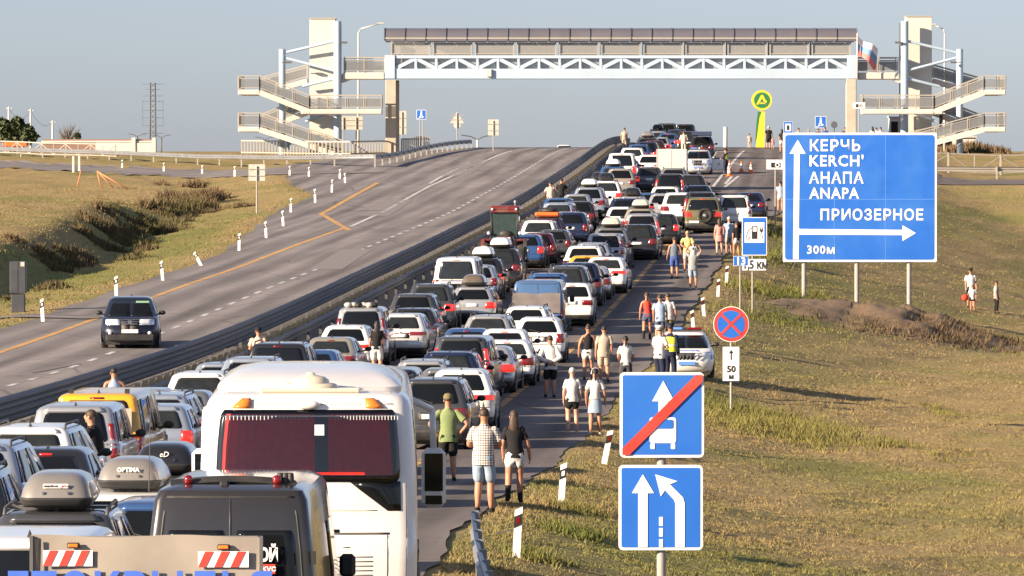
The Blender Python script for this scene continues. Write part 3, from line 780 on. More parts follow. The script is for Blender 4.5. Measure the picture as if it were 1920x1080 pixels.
# roof: curved dark panels between ribs
zr0, zr1 = BZ(76.5), BZ(53.5)
prof = [(-.45, zr0), (-.38, zr0 + .45), (-.05, zr0 + .82), (.7, zr1 - .02), (1.7, zr1 + .05), (2.7, zr1 - .02), (3.45, zr0 + .82), (3.85, zr0)]
rx = np.linspace(x0 - .05, x1 + .02, 24)
for i in range(23):
    mb = MB(); a, b = rx[i] + .03, rx[i + 1] - .03
    vs = [(a, BD + p[0], p[1]) for p in prof] + [(b, BD + p[0], p[1]) for p in prof]
    n = len(prof)
    mb.add(vs, [(k, k + n, k + 1 + n, k + 1) for k in range(n - 1)], 0, True)
    mb.add([(p[0], p[1], p[2] - .06) for p in vs], [(k, k + 1, k + 1 + n, k + n) for k in range(n - 1)], 0, True)
    fb.part('roof_panel', mb, M['roof_grey'])
for i in range(24):
    mb = MB()
    pts = [(rx[i], BD + p[0] - (.04 if p[0] < 1 else -.04), p[1] + .03) for p in prof]
    for a, b in zip(pts[:-1], pts[1:]): mb.bar(a, b, .045)
    fb.part('roof_rib', mb, M['roof_grey'])
fb.part('eave_beam', MB().box(((x0 + x1) / 2, BD - .40, BZ(72)), (x1 - x0, .10, .12)), M['rail'])
nb_ = 11
px_ = np.linspace(x0 + .35, x1 - .35, nb_ + 1)
for yy in (0.0, 3.4):
    for i in range(nb_ + 1):
        for k in (-.16, .16):
            if 0 < i < nb_ or k * (1 if i == 0 else -1) > 0:
                fb.part('screen_post', MB().box((px_[i] + k, BD + yy, (zt1 + zr0) / 2), (.09, .12, zr0 - zt1)), M['rail'])
    for i in range(nb_):
        a, b = px_[i] + .21, px_[i + 1] - .21
        fb.part('screen_panel', MB().box(((a + b) / 2, BD + yy + .05, (zt1 + BZ(82)) / 2), (b - a, .02, BZ(82) - zt1)), M['mesh_screen'])
        fb.part('screen_rail', MB().box(((a + b) / 2, BD + yy, BZ(81)), (b - a, .07, .08)).box(((a + b) / 2, BD + yy, zt1 + .12), (b - a, .07, .07)), M['rail'])
for a, b, top in ((BX(723), BX(743), 150), (BX(1586), BX(1605), 148)):
    g = float(surf_z((a + b) / 2, BD)) - .3
    mb = MB().box(((a + b) / 2, BD + .2, (g + BZ(top)) / 2), (b - a, .9, BZ(top) - g), 0, None, .04)
    fb.part('pillar', mb, M['concrete'])
    fb.part('pillar', MB().box(((a + b) / 2 + .18, BD + 3.2, (g + BZ(top)) / 2), (b - a, .9, BZ(top) - g), 0, None, .04), M['concrete'])
fb.part('junction_box', MB().box((BX(917), BD - .30, BZ(137)), (.42, .22, .62), 0, None, .03), M['bridge_white'])

def railing(T, p0, p1, parent=None, h=1.1):
    p0, p1 = Vector(p0), Vector(p1)
    L_ = (p1 - p0).length
    n = max(1, int(round(L_ / 1.5)))
    mb, pn = MB(), MB()
    for i in range(n + 1):
        q = p0.lerp(p1, i / n)
        mb.box((q.x, q.y, q.z + h / 2), (.07, .07, h))
        if 0 < i < n: mb.box((q.x + .14, q.y, q.z + h / 2), (.04, .04, h))
    up = Vector((0, 0, 1))
    for k, w in ((h, .09), (h * .82, .05), (.16, .05)):
        mb.bar(p0 + up * k, p1 + up * k, w)
    a, b = p0 + up * .2, p1 + up * .2
    dz = up * (h * .58)
    off = Vector((0, .02, 0)) if abs((p1 - p0).x) > abs((p1 - p0).y) else Vector((.02, 0, 0))
    pn.add([a, b, b + dz, a + dz, a + off, b + off, b + dz + off, a + dz + off], [(0, 1, 2, 3), (7, 6, 5, 4), (0, 4, 5, 1), (3, 2, 6, 7)])
    o = T.part('railing', mb, M['rail'], parent)
    T.part('railing_panel', pn, M['rail_panel'], parent)
def stair_tower(sg, xt, label):
    """sg +1: outer landings to the left of the tall column; offsets are photo pixels from that column"""
    X = lambda off: BX(xt) + sg * off / BS
    g = float(surf_z(X(-29), BD)) - .15
    T = Thing('stair_tower', (X(-60), BD, g), label, 'stair tower', 'stair towers at the ends of the footbridge')
    za = BZ(35 if sg > 0 else 31)
    T.part('lift_shaft', MB().box((X(-29), BD + 2.4, (g + za) / 2), (48 / BS, 2.2, za - g), 0, None, .03), M['bridge_white'])
    T.part('shaft_cap', MB().box((X(-29), BD + 2.4, za + .04), (50 / BS, 2.35, .10)), M['rail'])
    T.part('shaft_side_frame', MB().box((X(2), BD + 2.6, (g + za) / 2 - .2), (.30, 1.4, za - g - .5)), M['dark_steel'])
    T.part('column', MB().tube((X(0), BD + .2, g), (X(0), BD + .2, BZ(40)), .31, n=16), M['bridge_blue'], None, 40)
    T.part('column', MB().tube((X(-104), BD + .6, g), (X(-104), BD + .6, BZ(92)), .27, n=16), M['bridge_blue'], None, 40)
    for a, za_, b, zb_ in ((-104, 100, 0, 76), (-104, 107, 0, 134), (-66, 162, 0, 146), (-60, 228, 0, 205)):
        T.part('brace', MB().tube((X(a), BD + .6, BZ(za_)), (X(b), BD + .2, BZ(zb_)), .12, n=10), M['bridge_blue'], None, 40)
    for zz, xx in ((80, 0), (117, -104)):
        T.part('floodlight', MB().box((X(xx) + sg * .55, BD - .2, BZ(zz)), (.5, .3, .16)).box((X(xx) + sg * .2, BD - .05, BZ(zz)), (.5, .06, .06)), M['dark_steel'])
    def slab(a, b, z, y0, y1, t=.42):
        T.part('landing', MB().box(((X(a) + X(b)) / 2, BD + (y0 + y1) / 2, z - t / 2), (abs(b - a) / BS, y1 - y0, t), 0, None, .06), M['bridge_white'])
    def flight(a, za_, b, zb_, y0, y1):
        p0, p1 = Vector((X(a), BD, za_)), Vector((X(b), BD, zb_))
        for y in (y0 + .08, y1 - .08):
            T.part('stringer', MB().bar((p0.x, BD + y, za_ - .22), (p1.x, BD + y, zb_ - .22), .14, .42), M['bridge_white'])
        n = 12
        for i in range(n):
            q = p0.lerp(p1, (i + .5) / n)
            T.part('step', MB().box((q.x, BD + (y0 + y1) / 2, q.z - .08), (abs(p1.x - p0.x) / n * 1.15, y1 - y0 - .3, .07)), M['concrete'])
        for y in (y0 + .05, y1 - .05):
            railing(T, (p0.x, BD + y, za_), (p1.x, BD + y, zb_))
    zU, zM, zL = BZ(169), BZ(205), BZ(238)
    zG = float(surf_z(X(5), BD)) + .1
    zD = BZ(146)
    yf0, yf1, yb0, yb1 = -3.2, -1.3, 3.6, 5.3
    slab(-183, -143, zU, yf0, yb1); slab(-183, -143, zL, yf0, yb1)
    slab(-50, 85, zM, yf0, yf1); slab(-66, -55, zM, yf0, yb1)
    flight(-143, zU, -50, zM, yf0, yf1)
    flight(-143, zL, 10, zG, yf0, yf1)
    flight(-60, zD, -143, zU, yb0, yb1)
    flight(-60, zM, -143, zL, yb0, yb1)
    for z in (zU, zL):
        railing(T, (X(-183), BD + yf0 + .05, z), (X(-143), BD + yf0 + .05, z))
        railing(T, (X(-182), BD + yf0, z), (X(-182), BD + yb1, z))
    railing(T, (X(-50), BD + yf0 + .05, zM), (X(85), BD + yf0 + .05, zM))
    railing(T, (X(84), BD + yf0, zM), (X(84), BD + yf1, zM))
    railing(T, (X(20), BD + yf1 - .05, zM), (X(85), BD + yf1 - .05, zM))
    # gangway between the shaft and the bridge
    slab(10, 88, BZ(136), 0.2, 3.2, .55)
    T.part('bracket', MB().poly([(X(8), BZ(138)), (X(30), BZ(147)), (X(12), BZ(155)), (X(6), BZ(155))], BD + .4, .25), M['bridge_white'])
    railing(T, (X(12), BD + .25, BZ(136)), (X(88), BD + .25, BZ(136)), None, 1.2)
    railing(T, (X(12), BD + 3.1, BZ(136)), (X(88), BD + 3.1, BZ(136)), None, 1.2)
    return T
stair_tower(1, 633, 'stair tower with white lift shaft at the left end of the footbridge')
stair_tower(-1, 1696, 'stair tower with white lift shaft behind the big blue direction sign')

# ---- guard rails
W_PROF = [(0, 0), (.02, .03), (.075, .06), (.075, .12), (.02, .155), (.02, .165), (.075, .20), (.075, .26), (.02, .29), (0, .32)]
def guard_rail(name, pts, zbase, hbeam, label, cat, side=1, double=False, post_gap=3.0, pm='dark_steel', bm='dark_steel', group=None, blocks=0):
    pts = [np.array(p, float) for p in pts]
    P_ = [pts[0]]
    for a, b in zip(pts[:-1], pts[1:]):
        n = max(1, int(np.linalg.norm(b - a) / 2.0))
        P_ += [a + (b - a) * i / n for i in range(1, n + 1)]
    P_ = np.array(P_)
    tz = np.array([zbase(p[0], p[1]) for p in P_])
    if len(tz) > 9: tz = np.convolve(np.pad(tz, 6, mode='edge'), np.ones(13) / 13, mode='valid')
    T = Thing(name, (P_[0, 0], P_[0, 1], tz[0]), label, cat, group)
    for lev in ([hbeam, hbeam + .30] if double else [hbeam]):
        mb = MB(); vs = []
        n = len(W_PROF)
        for i, p in enumerate(P_):
            t = P_[min(i + 1, len(P_) - 1)] - P_[max(0, i - 1)]; t = t / np.linalg.norm(t)
            nn = np.array((t[1], -t[0])) * side
            for a, z in W_PROF: vs.append((p[0] + nn[0] * a, p[1] + nn[1] * a, tz[i] + lev + z))
        fs = [(i * n + k, (i + 1) * n + k, (i + 1) * n + k + 1, i * n + k + 1) for i in range(len(P_) - 1) for k in range(n - 1)]
        mb.add(vs, fs, 0, True)
        T.part('rail_beam', mb, M[bm], None, 50)
    step = max(1, int(round(post_gap / 2.0)))
    top = hbeam + .3 + (.30 if double else 0)
    base = MB().box((0, 0, top / 2 - .1), (.1, .14, top + .2)).mesh('post', M[pm])
    for i in range(0, len(P_), step):
        o = link('post', base, T.o, Vector((P_[i, 0] - .09 * side, P_[i, 1], tz[i])) - T.loc)
    return T
mz = lambda x, y: float(road_z(y, -.4))
def med(d0, d1, u): return [(float(xmed(d * KD)) + u, d * KD) for d in np.arange(d0, d1, 4)]
guard_rail('guard_rail', med(72, 338, -.45), mz, .34, 'tall dark double guard rail along the oncoming lanes on the median', 'guard rail', 1, True, 4.0, group='guard rails on the median')
GR2 = guard_rail('guard_rail', med(74, 338, .55), mz, .12, 'lower guard rail with cream spacer blocks beside the queue', 'guard rail', 1, False, 4.0, group='guard rails on the median')
blk = MB().add([(-.10, -.07, 0), (.10, -.07, 0), (.10, .07, 0), (-.10, .07, 0), (-.02, -.06, .2), (.09, -.06, .2), (.09, .06, .2), (-.02, .06, .2)], [(3, 2, 1, 0), (4, 5, 6, 7), (0, 1, 5, 4), (1, 2, 6, 5), (2, 3, 7, 6), (3, 0, 4, 7)]).mesh('spacer_block', M['wood'])
d = 76.0
while d < 290:
    p = Vector((float(xmed(d * KD)) + .28, d * KD, mz(0, d * KD) + .34))
    link('spacer_block', blk, GR2.o, p - GR2.loc); d += .92 + d * .0012
gp = [(-3.4, 303), (-5.8, 285), (-7.9, 270), (-9.6, 259), (-12.5, 261), (-17.9, 268), (-25, 277), (-32.6, 286), (-40.6, 295), (-52, 306)]
guard_rail('guard_rail', [(x, d * KD) for x, d in gp], lambda x, y: float(surf_z(x, y)), .42, 'galvanised guard rail curving from the crest along the left side road', 'guard rail', -1, False, 4.0, 'rail', 'steel')
guard_rail('guard_rail', [(23, 246.5 * KD), (30, 247 * KD), (60, 250 * KD)], lambda x, y: float(surf_z(x, y)), .4, 'guard rail along the right side road behind the big sign', 'guard rail', -1, False, 4.0, 'rail', 'rail')
pe = [on_ground(881, 1040), on_ground(889, 1098), on_ground(905, 1165), on_ground(925, 1240)]
guard_rail('guard_rail', [(p[0], p[1]) for p in pe], lambda x, y: float(surf_z(x, y)), .35, 'short end piece of guard rail at the road edge in the bottom foreground', 'guard rail', -1, False, 2.0, 'steel', 'steel')

# ---- fences
def x_fence(pts, label, h=1.1):
    g = lambda p: Vector((p[0], p[1], float(surf_z(p[0], p[1]))))
    T = Thing('fence', g(pts[0]), label, 'fence', 'lattice fences along the side roads')
    for a, b in zip(pts[:-1], pts[1:]):
        n = max(1, int(math.dist(a, b) / 3.2))
        for i in range(n):
            p, q = g((a[0] + (b[0] - a[0]) * i / n, a[1] + (b[1] - a[1]) * i / n)), g((a[0] + (b[0] - a[0]) * (i + 1) / n, a[1] + (b[1] - a[1]) * (i + 1) / n))
            up = Vector((0, 0, 1))
            T.part('fence_post', MB().box((p.x, p.y, p.z + h / 2), (.12, .12, h)), M['rail'])
            T.part('fence_rail', MB().bar(p + up * h * .95, q + up * h * .95, .08).bar(p + up * .15, q + up * .15, .06), M['rail'])
            m_ = p.lerp(q, .5)
            T.part('fence_brace', MB().bar(p + up * h * .9, m_ + up * .15, .05).bar(m_ + up * .15, q + up * h * .9, .05).bar(m_ + up * .1, m_ + up * h * .95, .06), M['rail'])
x_fence([(-31, 292 * KD), (-44, 303 * KD)], 'rusty lattice fence behind the guard rail at the far left')
x_fence([(26, 253 * KD), (44, 255 * KD)], 'beige lattice fence on the right behind the big blue sign', 1.4)
T = Thing('fence', (BX(640), BD - 2, float(surf_z(BX(640), BD - 2))), 'grey picket fence beside the path under the left stairs', 'fence')
pf = [(BX(450), BD + 3), (BX(600), BD - 4), (BX(660), BD - 6), (BX(720), BD - 2), (BX(732), BD + 1)]
pk = MB().box((0, 0, .55), (.12, .06, 1.1)).mesh('picket', M['rail'])
for a, b in zip(pf[:-1], pf[1:]):
    n = max(2, int(math.dist(a, b) / .38))
    for i in range(n):
        x, y = a[0] + (b[0] - a[0]) * i / n, a[1] + (b[1] - a[1]) * i / n
        link('picket', pk, T.o, Vector((x, y, float(surf_z(x, y)))) - T.loc)
    pa_, pb_ = Vector((*a, float(surf_z(*a)) + 1.1)), Vector((*b, float(surf_z(*b)) + 1.1))
    T.part('fence_rail', MB().bar(pa_, pb_, .10).bar(pa_ - Vector((0, 0, .95)), pb_ - Vector((0, 0, .95)), .08), M['rail'])
T = Thing('fence', (BX(752), BD + 3, float(surf_z(BX(752), BD + 3))), 'short grey picket fence right of the left bridge pillar', 'fence')
for i in range(14):
    x = BX(752) + i * .17 * 1.0
    link('picket', pk, T.o, Vector((x, BD + 3 + i * .05, float(surf_z(x, BD + 3)) + .1)) - T.loc)
T.part('fence_rail', MB().bar((BX(752), BD + 3, T.loc.z + 1.2), (BX(803), BD + 3.7, T.loc.z + 1.2), .12), M['rail'])

# ---- delineator posts
dl_w = MB().poly([(-.06, -.15), (.06, -.15), (.06, .80), (-.06, .74)], -.035, .07).mesh('post_body', M['sign_white'])
dl_b = MB().poly([(-.062, .46), (.062, .52), (.062, .70), (-.062, .64)], -.042, .084).mesh('black_band', M['sign_black'])
dl_r = MB().poly([(-.028, .53), (.028, .55), (.028, .64), (-.028, .62)], -.047, .01).mesh('reflector', M['red_lamp'])
dl_k = MB().poly([(-.028, .53), (.028, .55), (.028, .64), (-.028, .62)], -.047, .01).mesh('reflector', M['sign_white'])
DP = [  # photo foot x, y, lean sideways (deg), height factor, reflector, label
 (80, 603, -3, 1, 1, 'white delineator post by the grey cabinet, nearest on the left verge'), (218, 557, -1, 1, 1, 'white delineator post behind the oncoming dark blue car'),
 (305, 526, -5, 1, 1, 'white delineator post on the left verge leaning slightly outward'), (377, 498, -28, .8, 1, 'badly tilted white delineator post on the left verge'),
 (448, 470, 1, 1, 1, 'upright white delineator post just past the tilted one on the left verge'), (499, 446, -3, 1, 1, 'white delineator post below the back of the square sign on the left verge'),
 (531, 424, -3, 1, 1, 'white delineator post in the bend, first of the close pair on the left verge'), (545, 398, 1, 1, 1, 'white delineator post in the bend, second of the close pair on the left verge'),
 (591, 380, -2, 1, 1, 'white delineator post beside the orange zigzag line'), (622, 361, 2, 1, 1, 'white delineator post at the corner of the left side road'),
 (637, 335, 1, .8, 1, 'small white delineator post at the far side of the left junction'), (647, 343, -2, .8, 1, 'small white delineator post last before the left junction mouth'),
 (579, 331, 0, .8, 1, 'small white delineator post along the left side road, near the junction'), (543, 329, 0, .8, 1, 'small white delineator post along the left side road, second from the junction'),
 (440, 329, 0, .8, 1, 'small white delineator post on the left side road left of the square sign back'), (379, 327, 0, .8, 1, 'small white delineator post on the left side road above the dark weeds'),
 (307, 322, 0, .8, 1, 'small white delineator post on the left side road right of the orange tripod'), (229, 316, 0, .8, 1, 'small white delineator post on the left side road above the orange tripod'),
 (968, 1046, 3, 1, 0, 'red and white delineator post nearest, beside the guard rail end'), (1052, 945, 4, 1, 2, 'white delineator post in the grass, second from the bottom on the right verge'),
 (1133, 870, 11, 1, 0, 'leaning red delineator post beside the end of bus lane sign'), (1300, 618, -4, .9, 0, 'striped delineator post beside the parked police car'),
 (1320, 592, -4, .9, 0, 'striped delineator post just past the police car'), (1346, 556, 3, .9, 0, 'striped delineator post left of the fuel sign posts'), (1362, 530, 3, .9, 0, 'striped delineator post right under the kilometre plate'),
 (1437, 410, 2, .9, 0, 'white and red delineator post above the fuel sign')]
for px, py, lean, k, ref, lab in DP:
    x, y, z = on_ground(px, py)
    e = empty('delineator_post', (x, y, z), 0, lab, 'delineator post', 'white delineator posts along the verges')
    e.rotation_euler = (0, R(lean), R(random.uniform(-6, 6))); e.scale = (1, 1, k)
    link('post_body', dl_w, e); link('black_band', dl_b, e); link('reflector', dl_r if ref == 0 else dl_k, e)

# ---- road signs
def sign_post(T, x, z0, z1, r=.04, y=.04, m='post'):
    return T.local('post', MB().tube((x, y, z0), (x, y, z1), r, n=10), M[m], None, 40)
def panel(T, x0, z0, x1, z1, r, fm, bw=.02, back='sign_back', border='sign_white', y=-.02, name='panel'):
    o = T.local(name, MB().poly(rrect(x0, z0, x1, z1, r), y, .02), M[back])
    T.local('border', MB().poly(rrect(x0, z0, x1, z1, r), y - .004, .004), M[border], o)
    T.local('face', MB().poly(rrect(x0 + bw, z0 + bw, x1 - bw, z1 - bw, max(.005, r - bw)), y - .008, .004), M[fm], o)
    return o
ARROW_UP = lambda cx, z0, z1, hw, sw, hh: [(cx - sw, z0), (cx + sw, z0), (cx + sw, z1 - hh), (cx + hw, z1 - hh), (cx, z1), (cx - hw, z1 - hh), (cx - sw, z1 - hh)]
# pair of square signs on one post: end of the bus lane, right lane merges
SD = 40 * KD; ss = FPX / SD
loc = (xat(1241, SD), SD, float(surf_z(xat(1241, SD), SD)))
T = Thing('road_sign', loc, 'two square blue signs on one post, end of bus lane above lane merge', 'road sign', rz=R(1))
zpx = lambda py: CAMZ - (py - YH) / ss - loc[2]
xpx = lambda px: (px - 1241) / ss
sign_post(T, 0, -.3, zpx(800), .05, .07)
def square(top, dx):
    z1, z0 = zpx(top), zpx(top + 160)
    return panel(T, xpx(1162) + dx, z0, xpx(1320) + dx, z1, .05, 'sign_blue', .03), z0, z1
p, z0, z1 = square(698, 0)
w = z1 - z0
def S(pts, x0, z0, w): return [(x0 + a * w, z0 + b * w) for a, b in pts]
yA, yB, yC = -.034, -.040, -.046
xa = xpx(1162)
T.local('arrow', MB().poly(S(ARROW_UP(.51, .52, .90, .13, .055, .24), xa, z0, w), yA, .006), M['sign_white'], p)
T.local('bus_symbol', MB().poly(S(rrect(.35, .17, .66, .47, .03), xa, z0, w), yA, .006).poly(S(rrect(.36, .10, .41, .165, .01), xa, z0, w), yA, .006).poly(S(rrect(.60, .10, .65, .165, .01), xa, z0, w), yA, .006), M['sign_white'], p)
T.local('bus_symbol_window', MB().poly(S(rrect(.385, .34, .625, .445, .02), xa, z0, w), yB, .006), M['sign_blue'], p)
T.local('red_slash', MB().poly(S([(.03, .03), (.11, .03), (.97, .89), (.97, .97), (.89, .97), (.03, .11)], xa, z0, w), yC, .006), M['sign_red'], p)
p, z0, z1 = square(872, -.012)
xa = xpx(1162) - .012
T.local('arrow', MB().poly(S(ARROW_UP(.285, .035, .89, .13, .055, .22), xa, z0, w), yA, .006), M['sign_white'], p)
T.local('arrow', MB().poly(S([(.665, .035), (.775, .035), (.775, .55), (.755, .62), (.60, .775), (.69, .81), (.43, .89), (.495, .63), (.545, .705), (.65, .59), (.665, .55)], xa, z0, w), yA, .006), M['sign_white'], p)
for a, b in ((.035, .13), (.16, .26), (.285, .39)):
    T.local('dash', MB().poly(S([(.475, a), (.52, a), (.52, b), (.475, b)], xa, z0, w), yA, .006), M['sign_white'], p)

# big direction sign
SD = 159 * KD; ss = FPX / SD
cx_ = xat(1612, SD)
gl_ = min(float(surf_z(xat(k, SD), SD)) for k in (1508, 1607, 1705))
loc = (cx_, SD, gl_)
T = Thing('direction_sign', loc, 'huge blue direction sign on three posts pointing to Kerch and Anapa', 'road sign', rz=R(-1.2))
zpx = lambda py: CAMZ - (py - YH) / ss - loc[2]
xpx = lambda px: (px - 1612) / ss
for k in (1508, 1607, 1705):
    sign_post(T, xpx(k), float(surf_z(xat(k, SD), SD)) - loc[2] - .4, zpx(300), .10, .16)
x0_, x1_, z0_, z1_ = xpx(1468), xpx(1756), zpx(491), zpx(249)
p = T.local('panel', MB().poly(rrect(x0_, z0_, x1_, z1_, .05), -.02, .05), M['sign_back'])
T.local('border', MB().poly(rrect(x0_, z0_, x1_, z1_, .05), -.026, .006), M['sign_white'], p)
T.local('face', MB().poly(rrect(x0_ + .09, z0_ + .09, x1_ - .09, z1_ - .09, .12), -.034, .008), M['sign_blue'], p)
for q in (.335, .667): T.local('panel_seam', MB().box((x0_ + (x1_ - x0_) * q, -.036, (z0_ + z1_) / 2), (.022, .006, z1_ - z0_ - .2)), M['plate_blue'], p)
T.local('panel_seam', MB().box(((x0_ + x1_) / 2, -.0365, z0_ + (z1_ - z0_) * .485), (x1_ - x0_ - .2, .006, .022)), M['plate_blue'], p)
fx = lambda k: xpx(1460 + k * 310 / 1288); fz = lambda k: zpx(240 + k * 260 / 1080)
T.local('arrow', MB().poly([(fx(112), fz(1022)), (fx(156), fz(1022)), (fx(158), fz(832)), (fx(165), fz(830)), (fx(963), fz(834)), (fx(963), fz(880)), (fx(1068), fz(818)), (fx(963), fz(757)), (fx(963), fz(793)), (fx(165), fz(786)), (fx(158), fz(780)), (fx(164), fz(200)), (fx(210), fz(200)), (fx(148), fz(92)), (fx(84), fz(200)), (fx(120), fz(200))], -.044, .010), M['sign_white'], p)
for body, kx, kz, hpx, wpx in (('КЕРЧЬ', 243, 178, 86, 392), ("KERCH'", 240, 296, 86, 420), ('АНАПА', 236, 430, 86, 425), ('ANAPA', 238, 547, 84, 388), ('ПРИОЗЕРНОЕ', 326, 716, 84, 800), ('300м', 222, 978, 64, 214)):
    me = text_mesh(body, 1.0, M['sign_white'], .004, .022, space=1.12)
    vs = [v.co for v in me.vertices]
    wx_, wz_ = max(v.x for v in vs) - min(v.x for v in vs), max(v.z for v in vs) - max(0, min(v.z for v in vs))
    sx_ = wpx * 310 / 1288 / ss / wx_; sz_ = hpx * 260 / 1080 / ss / (.72 if body != '300м' else .72)
    me.transform(Matrix.Diagonal((sx_, 1, sz_, 1)))
    link('lettering', me, p, (fx(kx) - min(v.co.x for v in me.vertices), -.045, fz(kz)))

def small_sign(px, foot_y, label, build, name='road_sign', cat='road sign', lean=0.0, d=None, rz=0.0):
    if d is None: x, y, z = on_ground(px, foot_y)
    else: y = d * KD; x = xat(px, y); z = float(surf_z(x, y))
    T = Thing(name, (x, y, z), label, cat, rz=R(rz) if rz else 1e-4)
    if lean: T.o.rotation_euler = (0, R(lean), R(rz))
    s = FPX / y
    build(T, lambda k: (k - px) / s, lambda k: CAMZ - (k - YH) / s - z)
    return T
def fuel(T, X, Z):
    sign_post(T, X(1411), -.3, Z(440), .035)
    p = panel(T, X(1391), Z(479), X(1438), Z(407), .04, 'sign_blue', .03)
    T.local('white_square', MB().poly([(X(1396), Z(455)), (X(1396), Z(417)), (X(1433), Z(417)), (X(1433), Z(455))], -.034, .006), M['sign_white'], p)
    T.local('fuel_pump_symbol', MB().poly([(X(1409.5), Z(448)), (X(1409.5), Z(424)), (X(1420), Z(424)), (X(1420), Z(448))], -.040, .006), M['sign_black'], p)
    T.local('fuel_pump_window', MB().poly([(X(1411.5), Z(434)), (X(1411.5), Z(426)), (X(1418.5), Z(426)), (X(1418.5), Z(434))], -.046, .006), M['sign_white'], p)
    mb = MB().path([(X(a), -.037, Z(b)) for a, b in ((1409, 428), (1404, 430), (1400, 440), (1398, 446), (1402, 449), (1407, 444))], .012, 5)
    mb.poly([(X(1424), Z(430)), (X(1431), Z(430)), (X(1429.5), Z(435)), (X(1425.5), Z(435))], -.040, .006).poly([(X(1424.6), Z(426)), (X(1426), Z(426)), (X(1426), Z(430)), (X(1424.6), Z(430))], -.040, .006).poly([(X(1429), Z(426)), (X(1430.4), Z(426)), (X(1430.4), Z(430)), (X(1429), Z(430))], -.040, .006)
    mb.path([(X(a), -.037, Z(b)) for a, b in ((1427.5, 435), (1426, 440), (1430, 443), (1428, 448))], .012, 5)
    T.local('hose_and_plug_symbol', mb, M['sign_black'], p)
    q = panel(T, X(1391), Z(507.5), X(1437), Z(485), .02, 'sign_white', .012, border='sign_black')
    letter(q, '1,5 км', (Z(488) - Z(504)) / .72, M['sign_black'], X(1392.5), -.034, Z(503.5), bold=.012, sx=.78)
small_sign(1411, 588, 'blue fuel and charging station sign with distance plate on a thin post', fuel)
def km13(T, X, Z):
    sign_post(T, X(1388), -.3, Z(490), .03)
    p = panel(T, X(1375), Z(498.5), X(1403), Z(480), .02, 'sign_blue', .015)
    letter(p, '13', (Z(482) - Z(496)) / .72, M['sign_white'], X(1389), -.034, Z(496), bold=.012, align='CENTER')
M['sign_lightblue'] = M['sign_blue']
small_sign(1388, 574, 'small blue kilometre plate with number 13 beside the fuel sign', km13, d=on_ground(1411, 588)[1] / KD - 1.2)
def nostop(T, X, Z):
    sign_post(T, X(1371), -.3, Z(590), .035)
    cz, r = Z(608), (X(1404.5) - X(1337.5)) / 2
    p = T.local('panel', MB().poly(disc(X(1371), cz, r), -.02, .02), M['sign_back'])
    T.local('rim', MB().poly(disc(X(1371), cz, r), -.024, .004), M['sign_white'], p)
    T.local('red_ring', MB().poly(disc(X(1371), cz, r * .965), -.029, .004), M['sign_red'], p)
    T.local('face', MB().poly(disc(X(1371), cz, r * .77), -.034, .004), M['sign_blue'], p)
    mb = MB()
    for a in (45, 135): mb.box((X(1371), -.038 - .001 * (a > 90), cz), (r * 1.56, .006, r * .15), 0, Euler((0, R(a), 0)).to_matrix())
    T.local('red_cross', mb, M['sign_red'], p)
    q = panel(T, X(1354.5), Z(715), X(1387), Z(649.5), .03, 'sign_white', .012, border='sign_black')
    T.local('arrow', MB().poly(ARROW_UP(X(1371), Z(675), Z(656), .07, .018, .10), -.034, .006), M['sign_black'], q)
    letter(q, '50', (Z(685) - Z(697)) / .72, M['sign_black'], X(1371), -.034, Z(697.5), bold=.008, align='CENTER')
    letter(q, 'м', (Z(702.5) - Z(709)) / .54, M['sign_black'], X(1371), -.034, Z(710), bold=.008, align='CENTER')
small_sign(1371, 768, 'round red and blue no stopping sign with fifty metre plate', nostop)
def camera_sign(x0, z0, x1, z1):
    def f(T, X, Z):
        c = (x0 + x1) / 2
        sign_post(T, X(c), -.3, Z((z0 + z1) / 2), .035)
        p = panel(T, X(x0), Z(z1), X(x1), Z(z0), .02, 'sign_white', .012, border='sign_black')
        w = x1 - x0; h = z1 - z0; m = (z0 + z1) / 2 + .02 * h
        T.local('camera_symbol', MB().poly([(X(x0 + w * .26), Z(m + h * .28)), (X(x0 + w * .26), Z(m - h * .22)), (X(x0 + w * .78), Z(m - h * .22)), (X(x0 + w * .78), Z(m + h * .28))], -.034, .006), M['sign_black'], p)
        T.local('camera_symbol_lens', MB().poly(disc(X(x0 + w * .6), Z(m + h * .02), (X(x0 + w * .13) - X(x0)), 16), -.040, .006), M['sign_white'], p)
        T.local('camera_symbol_pupil', MB().poly(disc(X(x0 + w * .6), Z(m + h * .02), (X(x0 + w * .07) - X(x0)), 16), -.046, .006), M['sign_black'], p)
    return f
small_sign(1452, 436, 'white speed camera plate on a post left of the big blue sign', camera_sign(1436.5, 299, 1471, 318))
small_sign(1610, 262, 'far white speed camera plate in front of the right bridge pillar', camera_sign(1598, 191.5, 1622, 204), d=292)
def sign_rear(x0, z0, x1, z1, shape='rect', posts=1):
    def f(T, X, Z):
        c = (x0 + x1) / 2
        if shape == 'tri': pts = [(X(c), Z(z0)), (X(x1), Z(z1)), (X(x0), Z(z1))]
        else: pts = rrect(X(x0), Z(z1), X(x1), Z(z0), .03)
        T.local('panel', MB().poly(pts, .03, .03), M['sign_back'])
        if posts == 1: sign_post(T, X(c), -.2, Z(z0) - .1, .04, -.01)
        else:
            for k in (.25, .75): sign_post(T, X(x0 + (x1 - x0) * k), -.2, Z(z0) - .1, .05, -.02)
        T.local('bracket', MB().box((X(c), 0, Z(z0 * .7 + z1 * .3)), (X(x1) - X(x0), .03, .04)).box((X(c), 0, Z(z0 * .3 + z1 * .7)), (X(x1) - X(x0), .03, .04)), M['post'])
        if shape == 'tri': T.local('lower_panel', MB().poly(disc(X(c), Z(z1 + 4), .28, 14), .04, .02), M['sign_back'])
    return f
small_sign(481, 400, 'back of a square sign on a thin post in the grass left of the road', sign_rear(466, 308, 497, 339))
